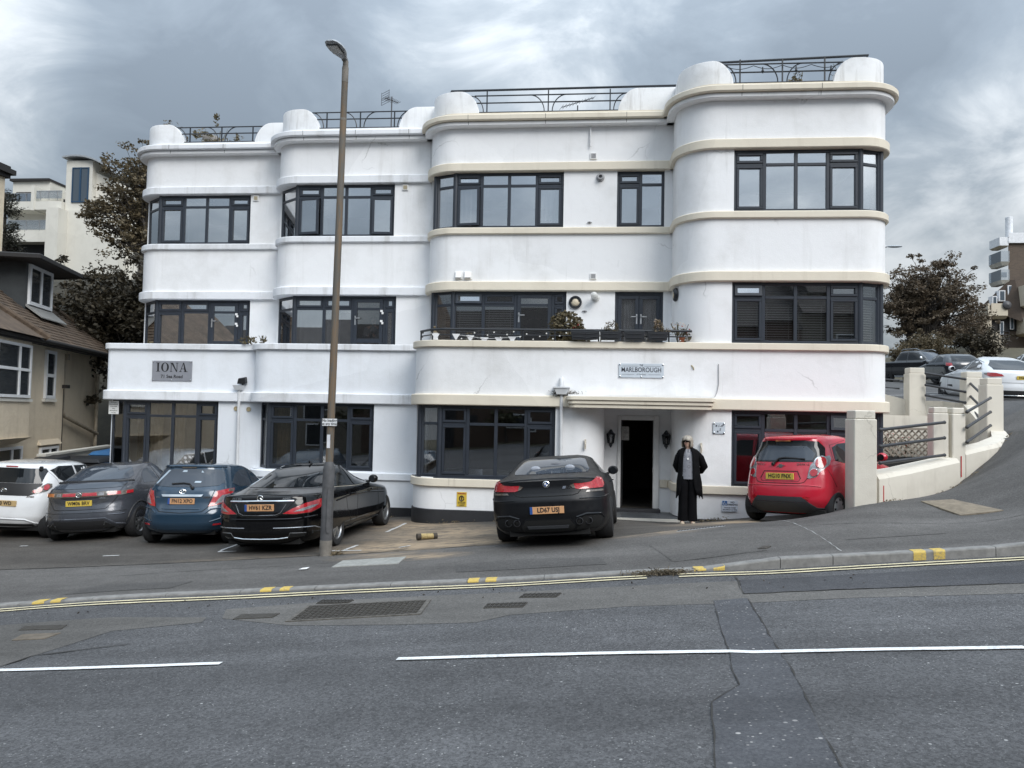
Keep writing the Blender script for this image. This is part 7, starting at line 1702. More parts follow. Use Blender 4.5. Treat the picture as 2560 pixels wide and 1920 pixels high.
# ================================================================ old beige house on the left
HP0 = np.array([-14.38, 17.56]); HD = np.array([-.290, .957]); HB = np.array([-.957, -.290])
house = empty('house', (-15.4, 20.0, -.9), 'old beige pebbledash house with a brown tiled roof and dormer at the left edge', 'house'); SITE_BUILT.add(house.name)
def hp(s, b, z): q = HP0+HD*s+HB*b; return (q[0], q[1], z)
def hbox(m, s0, s1, b0, b1, z0, z1): m.hexa([hp(s0, b0, z0), hp(s1, b0, z0), hp(s1, b1, z0), hp(s0, b1, z0), hp(s0, b0, z1), hp(s1, b0, z1), hp(s1, b1, z1), hp(s0, b1, z1)])
m = MB(); hbox(m, -7, 4.3, 0, 8, -1.6, 3.82); m.build('wall', BEIGE, house)
m = MB(); hbox(m, 4.301, 8.35, .35, 8, -1.6, 3.82); m.build('wall', BEIGE, house)
m = MB(); hbox(m, -5, .80, -.42, -.001, 1.28, 3.74); m.hexa([hp(-5, -.12, 1.10), hp(.86, -.12, 1.10), hp(.86, 0, 1.10), hp(-5, 0, 1.10), hp(-5, -.48, 1.28), hp(.89, -.48, 1.28), hp(.89, 0, 1.28), hp(-5, 0, 1.28)]); m.build('bay', BEIGE, house)
m = MB(); hbox(m, -5, .89, -.46, 0, 2.18, 2.26); m.build('bay_sill', OFFWHITE, house)
m = MB(); m.hexa([hp(2.55, -.10, .98), hp(4.1, -.10, .98), hp(4.1, 0, .98), hp(2.55, 0, .98), hp(2.6, -.02, 1.12), hp(4.05, -.02, 1.12), hp(4.05, 0, 1.12), hp(2.6, 0, 1.12)]); m.build('hood_mould', BEIGE, house)
OLDGLASS = carglass('old_window_glass', (.035, .040, .045), .05)
def hwin(s0, s1, z0, z1, b, cols, zt=None, par=house, fw=.07):
    m = MB(); hbox(m, s0, s1, b-.05, b+.02, z0, z0+fw); hbox(m, s0, s1, b-.05, b+.02, z1-fw, z1)
    cs = [s0] + cols + [s1]
    for i, c_ in enumerate(cs): hbox(m, c_ if i == 0 else c_-fw/2, c_+fw if i == 0 else (c_ if i == len(cs)-1 else c_+fw/2), b-.049, b+.019, z0+fw, z1-fw) if 0 < i < len(cs)-1 or i == 0 else hbox(m, c_-fw, c_, b-.049, b+.019, z0+fw, z1-fw)
    if zt: hbox(m, s0+fw, s1-fw, b-.048, b+.018, zt-fw/2, zt+fw/2)
    o = m.build('window', UPVC, par)
    zs = [(z0+fw, z1-fw)] if not zt else [(z0+fw, zt-fw/2), (zt+fw/2, z1-fw)]
    for i in range(len(cs)-1):
        for a, c_ in zs:
            m = MB(); hbox(m, cs[i]+fw*.6, cs[i+1]-fw*.6, b-.02, b-.012, a, c_); m.build('pane', OLDGLASS, o)
    return o
hwin(-3.0, .68, 2.28, 3.62, -.44, [-1.2, .0], 2.98); hwin(-2.2, 1.45, -.3, 1.02, -.02, [-.3, .85])
hwin(2.80, 3.52, 2.29, 3.66, -.02, [], 2.95, fw=.09); hwin(2.66, 3.95, -.2, .92, -.02, [3.35])
m = MB(); hbox(m, 2.72, 3.6, -.08, .0, 2.2, 2.28); m.build('sill', OFFWHITE, house)
# eaves, gutter and roof
EZ = 3.82
def roofz(b): return EZ+.02+(b+.45)*.80
ROOFM = plain('brown_roof_tiles', (.088, .062, .042), .85, vary=.45, vscale=3)
BARGE = plain('dark_fascia', (.018, .016, .015), .7)
m = MB(); hbox(m, -7.2, 8.7, -.5, -.46, 3.70, 3.86); hbox(m, -7.2, 8.7, -.46, 0, 3.76, 3.79); m.build('fascia', BARGE, house)
m = MB(); m.tube([hp(-7.2, -.55, 3.80), hp(8.7, -.55, 3.80)], .06, 8); m.build('gutter', BARGE, house)
RB = 4.0
e0, e1 = hp(-7.2, -.45, EZ+.02), hp(8.75, -.45, EZ+.02); r0, r1 = hp(-7.2, RB, roofz(RB)), hp(8.75-4.45, RB, roofz(RB)); k0, k1 = hp(-7.2, 8.45, EZ), hp(8.75, 8.45, EZ)
m = MB(); m.add([e0, e1, r1, r0, k0, k1], [(0, 1, 2, 3), (3, 2, 5, 4), (1, 5, 2), (0, 3, 4), (0, 4, 5, 1)]); roof_ = m.build('roof', ROOFM, house)
m = MB(); pit = .13; row = 0
b_ = -.47
while b_ < RB-.1:
    smax = 8.75-(b_+.45); s = -4.5+(.09 if row % 2 else 0)
    while s < smax-.05:
        w = min(.172, smax-s); lift = rng.uniform(0, .014); z0, z1 = roofz(b_)+.012+lift, roofz(b_+pit*1.25)+.008
        if not (3.25 < s < 5.4 and .75 < b_ < 4):
            m.hexa([hp(s, b_, z0), hp(s+w*.95, b_, z0), hp(s+w*.95, b_+pit*1.25, z1-.02), hp(s, b_+pit*1.25, z1-.02), hp(s, b_, z0+.022), hp(s+w*.95, b_, z0+.022), hp(s+w*.95, b_+pit*1.25, z1), hp(s, b_+pit*1.25, z1)])
        s += .175
    b_ += pit; row += 1
t_ = m.build('roof_tile', ROOFM, house); t_['kind'] = 'stuff'
m = MB()
for k in range(26):
    u = k/26; s = 8.75-4.45*u; b2 = -.45+4.45*u; m.tube([hp(s+.1, b2-.02, roofz(b2)+.03), hp(s-.12, b2+.2, roofz(b2+.2)+.06)], [.10, .085], 8)
t_ = m.build('hip_tile', ROOFM, house); t_['kind'] = 'stuff'
# hipped roof over the bay
m = MB(); a, b, c_, d = hp(-5, -.75, EZ), hp(.9, -.75, EZ), hp(-1.3, 1.6, roofz(1.6)+.22), hp(-5, 1.6, roofz(1.6)+.22); f_ = hp(.9, -.2, roofz(-.2))
m.add([a, b, c_, d, f_, hp(-1.3, 1.6, roofz(1.6)-.2), hp(-5, 1.6, roofz(1.6)-.2), hp(-5, -.4, EZ)], [(0, 1, 2, 3), (1, 4, 2), (0, 7, 4, 1)]); m.build('bay_roof', ROOFM, house)
m = MB()
for k in range(16):
    u = k/16; P = np.array(b)*(1-u)+np.array(c_)*u; Q = np.array(b)*(1-u-.075)+np.array(c_)*(u+.075); m.tube([P+(0, 0, .03), Q+(0, 0, .05)], [.10, .085], 8)
t_ = m.build('hip_tile', ROOFM, house); t_['kind'] = 'stuff'
# dormer
SLATEC = plain('dormer_slate', (.030, .034, .036), .6, vary=.3, vscale=3)
m = MB(); hbox(m, 3.40, 5.36, .8, 4.2, 4.6, 6.22); m.build('dormer', SLATEC, house)
dr_ = m = MB(); hbox(m, 2.75, 6.2, .2, 4.6, 6.22, 6.38); m.build('dormer_roof', BARGE, house, bevel=.03)
hwin(3.55, 5.24, 5.02, 6.2, .78, [4.4], fw=.10)
m = MB(); m.hexa([hp(3.45, .35, 4.62), hp(5.4, .35, 4.62), hp(5.4, .8, 4.95), hp(3.45, .8, 4.95), hp(3.45, .35, 4.65), hp(5.4, .35, 4.65), hp(5.4, .8, 5.02), hp(3.45, .8, 5.02)]); m.build('lead_apron', plain('lead', (.22, .22, .21), .6), house)
# drain pipes
DP = plain('painted_pipe', (.34, .29, .22), .6, vary=.3)
tubepart('downpipe', [hp(4.8, .18, 3.6), hp(4.8, .18, 1.95), hp(4.95, .18, 1.78), hp(8.1, .18, 1.14)], .06, DP, house); tubepart('soil_pipe', [hp(8.0, .2, 3.2), hp(8.0, .2, .6)], .06, DP, house); tubepart('cable', [hp(4.25, -.03, 2.6), hp(4.25, -.03, .6)], .012, BARGE, house, 5)
m = MB(); hbox(m, 4.68, 4.92, .06, .3, 3.5, 3.68); m.build('hopper', DP, house)
m = MB(); hbox(m, 4.18, 4.42, -.14, 0, 2.62, 2.72); m.build('alarm_box', BARGE, house)
# chimney stack of the next house, far left
ch = empty('chimney_stack', (-20.5, 24.4, 5), 'grey rendered chimney stack cut by the left edge above the dormer', 'chimney'); SITE_BUILT.add(ch.name)
m = MB(); m.box(-21.6, -20.05, 23.9, 24.4, 4, 9.9); m.build('stack', BEIGE, ch)
m = MB(); m.box(-21.7, -19.93, 23.8, 24.5, 9.9, 10.03); m.box(-21.8, -19.80, 23.7, 24.6, 10.03, 10.2); m.box(-21.7, -19.93, 23.8, 24.5, 10.2, 10.32); m.build('cap', BARGE, ch)
m = MB(); m.lathe([(.14, 0), (.16, .05), (.12, .1), (.11, .5), (.14, .52)], (-20.6, 24.15, 10.32), 12); m.build('chimney_pot', TERRA, ch)
# low wall and bins in the gap between the house and the flats
lw = empty('low_wall', (-14.3, 20.5, 0), 'low pale rendered wall in the gap beside the old house', 'wall'); SITE_BUILT.add(lw.name)
m = MB(); m.hexa([(-13.59, 18.05, -1.2), (-13.45, 18.05, -1.2), (-14.98, 23.13, -1.2), (-15.12, 23.13, -1.2), (-13.59, 18.05, .82), (-13.45, 18.05, .82), (-14.98, 23.13, .82), (-15.12, 23.13, .82)]); m.build('wall', OFFWHITE, lw)
m = MB(); m.hexa([(-13.64, 18.03, .82), (-13.40, 18.03, .82), (-14.93, 23.15, .82), (-15.17, 23.15, .82), (-13.64, 18.03, .88), (-13.40, 18.03, .88), (-14.93, 23.15, .88), (-15.17, 23.15, .88)]); m.build('coping', OFFWHITE, lw)
def bin_(loc, rz, lidm, label, big=False):
    o = empty('wheelie_bin', loc, label, 'bin'); o.rotation_euler = (0, 0, rz); w, d, h = (.62, .45, 1.15) if big else (.29, .36, 1.0)
    m = MB(); m.hexa([(-w*.85, -d*.8, .08), (w*.85, -d*.8, .08), (w*.85, d*.8, .08), (-w*.85, d*.8, .08), (-w, -d, h), (w, -d, h), (w, d, h), (-w, d, h)]); m.build('body', BLACKP, o, bevel=.02)
    m = MB(); m.hexa([(-w*1.06, -d*1.1, h), (w*1.06, -d*1.1, h), (w*1.06, d*1.1, h), (-w*1.06, d*1.1, h), (-w*.9, -d*.9, h+.10), (w*.9, -d*.9, h+.10), (w*.9, d*.95, h+.14), (-w*.9, d*.95, h+.14)]); m.build('lid', lidm, o, bevel=.02)
    for sg in (-1, 1): m = MB(); m.lathe([(.10, -.03), (.10, .03)], (sg*w*.8, d*.8, .10), 12, 'x'); m.build('wheel', TYRE, o)
bin_((-13.0, 18.9, -.50), .15, BLACKP, 'large black wheelie bin behind the white hatchback', True)
bin_((-12.6, 19.9, -.36), .1, plain('blue_lid', (.03, .14, .32), .5), 'black wheelie bin with a blue lid at the corner of the flats', True)
bin_((-13.35, 18.2, -.30), .15, BLACKP, 'small black wheelie bin beside the low pale wall')

# ================================================================ white modern flats up the hill
mod = empty('apartment_building', (-34, 48, 9.5), 'white modern flats with glass balconies and blue windows up the hill on the left', 'building'); SITE_BUILT.add(mod.name)
MODW = stucco('modern_white_render', (.62, .60, .54), (.4, .38, .33), .5); BLUEF = plain('blue_frame', (.015, .05, .10), .4); MGL = carglass('balcony_glass_dark', (.07, .09, .11), .04)
BALG = glass('balcony_glass', .8, .3)
def mbox(name, mat, *b): m = MB(); m.box(*b); return m.build(name, mat, mod)
mbox('wall', MODW, -36.9, -34.35, 45.6, 54, 9, 16.4); mbox('roof_edge', BARGE, -37, -34.3, 45.4, 54, 16.4, 16.55)
m = MB(); m.prism([(-34.35, 46.6), (-32.45, 46.6), (-32.45, 54), (-34.35, 54)], 9, lambda x, y: 15.9); m.add([(-34.35, 46.6, 15.9), (-33.4, 46.6, 16.3), (-32.45, 46.6, 15.95), (-34.35, 54, 15.9), (-33.4, 54, 16.3), (-32.45, 54, 15.95)], [(0, 1, 2), (3, 5, 4), (0, 3, 4, 1), (1, 4, 5, 2)]); m.build('wall', MODW, mod)
mbox('balcony', MODW, -36.9, -32.5, 44.2, 46.6, 14.2, 14.72)
mbox('fin_wall', MODW, -34.5, -34.3, 44.15, 46.55, 14.15, 15.7)
m = MB(); m.box(-32.48, -30.75, 44.5, 54, 13.9, 17.35)
n = 10; pr = [(-32.6+3.3*k/n, 17.37+.32*math.sin(math.pi*.62*k/n+.25) - (1.1*(k/n)**2.2)) for k in range(n+1)]
m.build('tower', MODW, mod)
m = MB(); V = []
for x, z in pr: V += [(x, 44.2, z), (x, 54, z), (x, 44.2, z+.1), (x, 54, z+.1)]
m.add(V, [(4*i+a, 4*i+b, 4*i+4+b, 4*i+4+a) for i in range(n) for a, b in ((0, 1), (1, 3), (3, 2), (2, 0))] + [(0, 1, 3, 2), (4*n, 4*n+1, 4*n+3, 4*n+2)]); m.build('curved_roof', plain('zinc_roof', (.28, .30, .32), .5), mod)
m = MB(); m.hexa([(-30.75, 44.9, 9), (-27.5, 45.5, 9), (-27.5, 54, 9), (-30.75, 54, 9), (-30.75, 44.9, 16.7), (-27.5, 45.5, 15.3), (-27.5, 54, 15.3), (-30.75, 54, 16.7)]); m.build('wall', MODW, mod)
mbox('balcony', MODW, -36.9, -33.005, 43.6, 46.6, 12.05, 12.75); mbox('wall', MODW, -33.0, -32.2, 43.55, 46.55, 10.2, 14.15)
mbox('wall', MODW, -36.9, -30.9, 45.3, 53, 12.75, 14.2)
m = MB(); m.box(-32.2, -28.8, 44.4, 53, 10.2, 14.2); m.build('wall', MODW, mod)
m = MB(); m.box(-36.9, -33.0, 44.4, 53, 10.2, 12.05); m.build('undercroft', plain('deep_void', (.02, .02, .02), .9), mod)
def mwin(x0, x1, z0, z1, y, cols=1, fr=BLUEF):
    m = MB(); e = .07
    m.box(x0, x1, y-.06, y, z0, z0+e); m.box(x0, x1, y-.06, y, z1-e, z1); m.box(x0, x0+e, y-.06, y, z0+e, z1-e); m.box(x1-e, x1, y-.06, y, z0+e, z1-e)
    for k in range(1, cols): xx = x0+(x1-x0)*k/cols; m.box(xx-.05, xx+.05, y-.06, y, z0+e, z1-e)
    o = m.build('window', fr, mod)
    for k in range(cols):
        a, b = x0+(x1-x0)*k/cols+.06, x0+(x1-x0)*(k+1)/cols-.06; m = MB(); m.box(a, b, y-.03, y-.02, z0+e, z1-e); m.build('pane', MGL, o)
mwin(-32.05, -30.95, 14.7, 16.9, 44.49, 2); mwin(-36.6, -34.5, 14.75, 15.7, 45.59, 3, BARGE); mwin(-33.6, -32.6, 12.8, 14.0, 45.29, 2); mwin(-34.1, -32.7, 14.75, 15.5, 46.59, 2, BARGE)
for x0, x1, y, z0, z1 in ((-36.6, -34.5, 44.2, 14.75, 15.2), (-34.2, -32.5, 44.2, 14.9, 15.35), (-35.6, -33.0, 43.6, 12.8, 13.35)):
    m = MB(); m.box(x0, x1, y+.02, y+.04, z0, z1); m.build('balustrade_glass', BALG, mod)
    m = MB(); m.tube([(x0, y+.03, z1+.02), (x1, y+.03, z1+.02)], .025, 6)
    for k in range(3): xx = x0+(x1-x0)*(k+.5)/3; m.tube([(xx, y+.03, z0-.1), (xx-.04, y, z1)], .02, 5)
    m.build('handrail', STEEL, mod)

# ================================================================ trees and shrubs
BARK = plain('bark', (.045, .038, .032), .9, vary=.3, vscale=8)
LEAF_DK = leaf_mat('dark_leaves', [(.022, .019, .012), (.042, .035, .022), (.066, .054, .034), (.030, .026, .017)], trans=.15)
LEAF_MD = leaf_mat('autumn_leaves', [(.065, .054, .030), (.115, .090, .052), (.16, .125, .074), (.08, .066, .04)], trans=.25)
LEAF_RT = leaf_mat('russet_leaves', [(.066, .050, .034), (.108, .082, .055), (.15, .115, .078), (.085, .066, .045)], trans=.25)
LEAF_PN = leaf_mat('pine_needles', [(.012, .013, .009), (.022, .022, .014), (.03, .03, .02)], trans=0)
def tree(name, label, base, crown, nleaf, size, mat, trunk=.25, limbs=26, stems=1, seed=1, group=None, clump=.5, lean=(0, 0), cat='tree', per=None):
    """crown: list of ((x,y,z),(rx,ry,rz)); limbs reach into the crown and carry leaf clumps with gaps between"""
    R_ = random.Random(seed); g = np.random.default_rng(seed)
    o = empty(name, base, label, cat, group); m = MB(); B = np.array(base); tips = []
    W = [c[1][0]*c[1][1]*c[1][2] for c in crown]
    cz = min(c[0][2]-c[1][2] for c in crown)
    for s_ in range(stems):
        top = np.array(crown[s_ % len(crown)][0]) + g.normal(size=3)*.3
        fork = np.array([B[0]+(top[0]-B[0])*.4, B[1]+(top[1]-B[1])*.4, B[2]+(max(cz, B[2]+.5)-B[2])*.8])
        m.tube([B-B, fork-B, (fork*.5+top*.5)-B, top-B], [trunk/math.sqrt(stems), trunk*.75/math.sqrt(stems), trunk*.4/math.sqrt(stems), .03], 7)
        for k in range(limbs//stems):
            c, r = R_.choices(crown, W)[0]; u = g.normal(size=3); u /= np.linalg.norm(u); u[2] = abs(u[2])*.8-.15 if R_.random() < .75 else u[2]
            tip = np.array(c)+u*np.array(r)*R_.uniform(.55, .98); q = R_.uniform(.15, .85); st = fork*(1-q)+top*q
            mid = st*.5+tip*.5+np.array([0, 0, .12*np.linalg.norm(tip-st)])
            m.tube([st-B, mid-B, tip-B], [trunk*.28/math.sqrt(stems), trunk*.15/math.sqrt(stems), .012], 5); tips += [tip, mid*.35+tip*.65]
            for _ in range(2):
                t2 = tip+g.normal(size=3)*np.array(r)*.28; m.tube([mid-B, (mid*.4+t2*.6)-B, t2-B], [trunk*.10, trunk*.06, .008], 4); tips.append(t2)
    m.build('trunk', BARK, o, smooth=60)
    tips = np.array(tips); n = len(tips); idx = g.integers(0, n, nleaf); w = g.uniform(.4, 1.3, n)[idx][:, None]
    ns = g.normal(size=(nleaf, 3)); ns /= np.linalg.norm(ns, axis=1)[:, None]
    pts = tips[idx] + ns*(g.uniform(0, 1, nleaf)**.5)[:, None]*w*clump*np.array([1, 1, .62])
    f = leaves('crown', mat, pts, size, o, org=base, up=.1); f['kind'] = 'stuff'
    return o
tree('sycamore_tree', 'loose-limbed sycamore whose branches cross the white modern flats', (-19.6, 32.2, 5.5), [((-19.7, 32.2, 11.6), (1.7, 1.5, 2.2)), ((-21.2, 31.6, 11.0), (1.7, 1.2, 1.4)), ((-20.6, 31.8, 12.7), (1.2, 1.0, .9)), ((-18.9, 32.6, 13.0), (1.2, 1.2, 1.8)), ((-21.6, 31.4, 9.9), (1.0, 1.0, .8)), ((-19.5, 32, 9.3), (1.6, 1.5, 1.2))], 15000, .14, LEAF_MD, .22, 90, seed=4, clump=.36)
for i, (x, y, z, rx, ry, rz, n, lb) in enumerate(((-17.6, 25.6, 4.6, 1.5, 1.5, 2.3, 7000, 'dark overgrown shrub rising just behind the tiled roof'), (-15.9, 26.0, 5.2, 1.6, 1.6, 2.6, 8500, 'tall dark shrub touching the corner of the IONA flats'), (-14.6, 27.0, 2.4, 1.3, 1.2, 2.2, 6000, 'dark low shrub in the shade between the old house and the flats'), (-19.4, 27.5, 5.0, 1.7, 1.5, 1.9, 6000, 'dark shrub below the white modern flats'), (-14.2, 27.4, 3.6, 1.6, 1.6, 3.2, 6000, 'dark shrub half hidden behind the IONA flats'))):
    tree('overgrown_shrub', lb, (x, y, z_hill(x, y)-.2), [((x, y, z), (rx, ry, rz))], int(n*1.7), .155, LEAF_DK, .12, 70, seed=20+i, group='dark shrubs on the bank behind the house', clump=.5, cat='shrub')
def pine(base, h, label):
    o = empty('pine_tree', base, label, 'tree'); m = MB(); m.tube([(0, 0, 0), (.1, 0, h*.5), (0, 0, h)], [.16, .11, .03], 7); P = []
    g = np.random.default_rng(5)
    for k in range(60):
        z = h*(.25+.75*k/60); L = .95*(1-.55*(k/60))*g.uniform(.6, 1.1); a = g.uniform(0, 6.28); t = np.array([L*math.cos(a), L*math.sin(a), z+.25*L])
        m.tube([(0, 0, z), t], [.03, .01], 4)
        for q in np.linspace(.45, 1, 4): P.append(g.normal(size=(34, 3))*.11+np.array([t[0]*q, t[1]*q, z+.25*L*q]))
    m.build('trunk', BARK, o); f = leaves('needles', LEAF_PN, np.concatenate(P), .15, o, aspect=.22, up=.3); f['kind'] = 'stuff'
pine((-22.8, 27.8, 2.4), 8.0, 'dark pine between the chimney stack and the white modern flats')
tree('beech_tree', 'broad russet tree with several stems standing beyond the pickup', (21.9, 52.2, 4.9), [((22.2, 52.2, 10.4), (2.7, 2.2, 2.5)), ((20.6, 52, 9.3), (1.6, 1.6, 1.6)), ((23.8, 52.4, 9.6), (1.3, 1.5, 1.5)), ((22.0, 52, 8.0), (2.5, 2, 1.2)), ((22.9, 52.1, 12.0), (1.4, 1.3, 1.0))], 26000, .165, LEAF_RT, .34, 120, stems=4, seed=9, clump=.46)
tree('hawthorn_shrub', 'rounded olive shrub in front of the russet tree', (19.4, 46.6, 4.8), [((19.3, 46.4, 6.2), (1.5, 1.2, 1.15)), ((18.2, 46.2, 5.9), (.9, .9, .8)), ((20.5, 46.6, 5.9), (.9, .9, .8))], 8500, .13, LEAF_MD, .1, 60, seed=12, clump=.40, cat='shrub')
tree('beech_tree', 'smaller russet tree between the broad tree and the brick flats', (29.6, 62.5, 6.8), [((29.6, 62.5, 9.6), (1.4, 1.3, 1.6)), ((28.3, 62, 8.6), (1.2, 1.2, 1.2))], 5200, .18, LEAF_RT, .18, 40, seed=14, clump=.42)
tree('overgrown_shrub', 'dark shrub at the foot of the broad russet tree', (24.2, 50.5, 5.4), [((24.2, 50.5, 6.9), (1.6, 1.2, 1.1))], 2600, .2, LEAF_DK, .1, 30, seed=15, clump=.4, cat='shrub')

# ================================================================ brick flats on the bank, right edge
fl = empty('apartment_building', (36, 66, 9), 'brown brick flats with cream balconies on the bank at the right edge', 'building'); SITE_BUILT.add(fl.name)
BRK = brick('brown_brick', (.095, .07, .052), (.125, .09, .065), (.16, .14, .12), .9); HUNG = brick('hung_tiles', (.070, .050, .037), (.09, .064, .046), (.04, .03, .025), 1.4)
FW_ = plain('white_fascia', (.70, .71, .73), .5); FCR = stucco('flats_cream', (.55, .49, .39), (.36, .30, .22), .4)
def fbox(name, mat, *b): m = MB(); m.box(*b); return m.build(name, mat, fl)
def fprism(name, mat, poly, z0, z1): m = MB(); m.prism(poly, z0, z1); return m.build(name, mat, fl)
fprism('wall', BRK, [(32.76, 63.2), (46, 63.2), (54, 76), (41.5, 76)], 9, 16.2); fprism('fascia', FW_, [(32.7, 63.0), (46.1, 63.0), (54, 76), (41.5, 76)], 16.2, 17.0); fbox('fascia', FW_, 32.05, 32.71, 63.05, 64.6, 16.0, 16.66)
m = MB(); m.hexa([(32.25, 63.25, 15.9), (32.71, 63.25, 15.9), (32.71, 64.6, 15.9), (32.25, 64.6, 15.9), (32.05, 63.05, 16.0), (32.71, 63.05, 16.0), (32.71, 64.6, 16.0), (32.05, 64.6, 16.0)]); m.build('soffit', FCR, fl)
m = MB(); m.lathe([(.26, 0), (.26, 1.6), (.22, 1.62)], (33.35, 64.2, 16.9), 14); m.build('chimney', FW_, fl, smooth=40)
for z in (14.45, 13.0):
    m = MB(); m.hexa([(32.3, 63.2, z), (32.75, 63.2, z), (32.75, 64.8, z), (32.3, 64.8, z), (32.1, 63.0, z+.28), (32.75, 63.0, z+.28), (32.75, 64.8, z+.28), (32.1, 64.8, z+.28)]); b_ = m.build('balcony', OFFWHITE, fl)
    m = MB(); m.box(32.1, 32.13, 63.0, 64.8, z+.28, z+1.1); m.box(32.13, 32.75, 63.0, 63.03, z+.28, z+1.1); m.build('balustrade', BALG, b_)
m = MB(); m.box(32.2, 32.6, 63.1, 63.15, 13.5, 13.9); m.build('towel', plain('blue_towel', (.08, .25, .45), .8), fl)
m = MB(); m.hexa([(30.85, 63.8, 10.9), (34.0, 62.0, 10.9), (46, 74, 10.9), (40, 80, 10.9), (32.8, 63.8, 13.3), (34.0, 63.0, 13.3), (46, 75, 13.3), (40, 80, 13.3)]) if False else None
m = MB(); m.add([(30.9, 63.7, 11.2), (33.3, 62.2, 9.9), (46, 62.2, 9.9), (46, 62.9, 13.28), (33.1, 62.9, 13.28), (32.76, 63.1, 13.28), (36.0, 70, 11.2), (37.5, 70, 13.28)], [(0, 1, 4, 5), (1, 2, 3, 4), (0, 5, 7, 6)]); m.build('mansard_roof', HUNG, fl)
fprism('wall', BRK, [(31.3, 63.3), (46, 63.3), (53, 75), (39, 75)], 6, 11.2)
for x0, x1, z0, z1 in ((31.45, 31.8, 11.35, 12.0), (31.95, 32.4, 11.6, 12.45), (32.6, 33.0, 11.9, 12.85)):
    m = MB(); yb = 63.0; m.box(x0, x1, yb-.05, yb+.6, z0, z1); o = m.build('window', FW_, fl); m = MB(); m.box(x0+.07, x1-.07, yb-.07, yb-.051, z0+.07, z1-.07); m.build('pane', MGL, o)
def cbal(x0, x1, y0, y1, z0, z1, cut=.4):
    m = MB(); m.box(x0+.25, x1, y0, y0+.12, z0+.15, z1); m.box(x0, x0+.12, y0, y1, z0+.12, z1); m.box(x0+.121, x0+.25, y0+.001, y0+.12, z0+.12, z0+.55)
    m.hexa([(x0+.3, y0+.3, z0-.05), (x1, y0+.3, z0-.05), (x1, y1, z0-.05), (x0+.3, y1, z0-.05), (x0, y0-.01, z0+.12), (x1, y0-.01, z0+.12), (x1, y1, z0+.12), (x0, y1, z0+.12)]); return m.build('balcony', FCR, fl)
cbal(30.85, 32.3, 62.4, 64, 10.25, 11.35); cbal(29.97, 31.2, 62.6, 64.5, 9.2, 10.28); cbal(33.25, 36, 61.9, 64, 11.0, 12.7); cbal(33.3, 36, 61.7, 64, 8.9, 10.2)
fbox('wall', FCR, 31.0, 32.3, 63.0, 64, 7.6, 9.3); fbox('dark_recess', BARGE, 31.4, 34, 63.1, 63.3, 9.3, 10.3)
m = MB(); 
for z in (8.65, 8.95, 9.2): m.tube([(31.7, 62.6, z), (32.5, 62.6, z)], .02, 5)
for x in (31.7, 32.1, 32.5): m.tube([(x, 62.6, 8.5), (x, 62.6, 9.2)], .02, 5)
m.build('iron_rail', RAIL, fl)
for x, z in ((32.0, 9.0), (32.75, 9.4)): m = MB(); m.box(x, x+.28, 62.95, 63.05, z, z+1.0); o = m.build('window', FW_, fl); m = MB(); m.box(x+.05, x+.23, 62.93, 62.949, z+.05, z+.95); m.build('pane', MGL, o)
m = MB(); m.lathe([(.02, -.05), (.25, .03), (.34, .12)], (32.2, 62.2, 11.2), 14, 'y'); m.build('satellite_dish', plain('dish_grey', (.06, .06, .065), .5), fl)

# ================================================================ cream garden wall with pillars and rails
gw = empty('garden_wall', (6.5, 14.6, .8), 'curved cream garden wall with stepped pillars and black rails around the flats at the right', 'wall'); SITE_BUILT.add(gw.name)
def pillar(cx, cy, rz, w, d, z0, z1, cap=.14):
    m = MB(); c_, s_ = math.cos(rz), math.sin(rz); q = lambda x, y, z: (cx+x*c_-y*s_, cy+x*s_+y*c_, z)
    def blk(w, d, a, b): m.hexa([q(-w/2, -d/2, a), q(w/2, -d/2, a), q(w/2, d/2, a), q(-w/2, d/2, a), q(-w/2, -d/2, b), q(w/2, -d/2, b), q(w/2, d/2, b), q(-w/2, d/2, b)])
    blk(w, d, z0, z1-cap); blk(w*.90, d*.90, z1-cap, z1)
    return m.build('pillar', WALLCREAM, gw, bevel=.014)
pillar(4.50, 13.13, .02, .36, .42, -.1, 2.28)
pillar(6.46, 14.86, -.02, .27, .26, .4, 2.385, .11); pillar(6.76, 14.90, .30, .28, .26, .4, 2.38, .11)
pillar(8.50, 17.1, .10, .36, .30, .7, 3.06); pillar(9.06, 19.1, .05, .40, .30, 1.2, 3.31); pillar(7.98, 19.6, .05, .40, .30, 1.5, 3.42)
def base_wall(pts, th=.32):
    """pts: (x, y, ground, top); a thick low wall with a sloped weathered top"""
    P = []
    for a, b in zip(pts[:-1], pts[1:]):
        for k in range(8): u = k/8; P.append(np.array(a)*(1-u)+np.array(b)*u)
    P.append(np.array(pts[-1])); rings = []
    for i, p in enumerate(P):
        d = P[min(i+1, len(P)-1)][:2]-P[max(i-1, 0)][:2]; d /= np.linalg.norm(d); n = np.array([d[1], -d[0]])
        o = p[:2]+n*th*.5; b = p[:2]-n*th*.5; o2 = p[:2]+n*(th*.5-.05)
        rings.append([(*o, p[2]-.6), (*o, p[3]-.10), (*o2, p[3]-.03), (*b, p[3]), (*b, p[2]-1.2)])
    m = MB(); V = [v for r in rings for v in r]; k = 5
    m.add(V, [(i*k+a, i*k+(a+1) % k, (i+1)*k+(a+1) % k, (i+1)*k+a) for i in range(len(rings)-1) for a in range(k)] + [list(range(k)), [(len(rings)-1)*k+a for a in range(k)]])
    return m.build('wall', WALLCREAM, gw, smooth=30)
base_wall([(4.68, 13.2, .68, 1.26), (5.3, 13.62, .78, 1.33), (5.9, 14.15, .92, 1.40), (6.65, 14.78, 1.08, 1.49)])
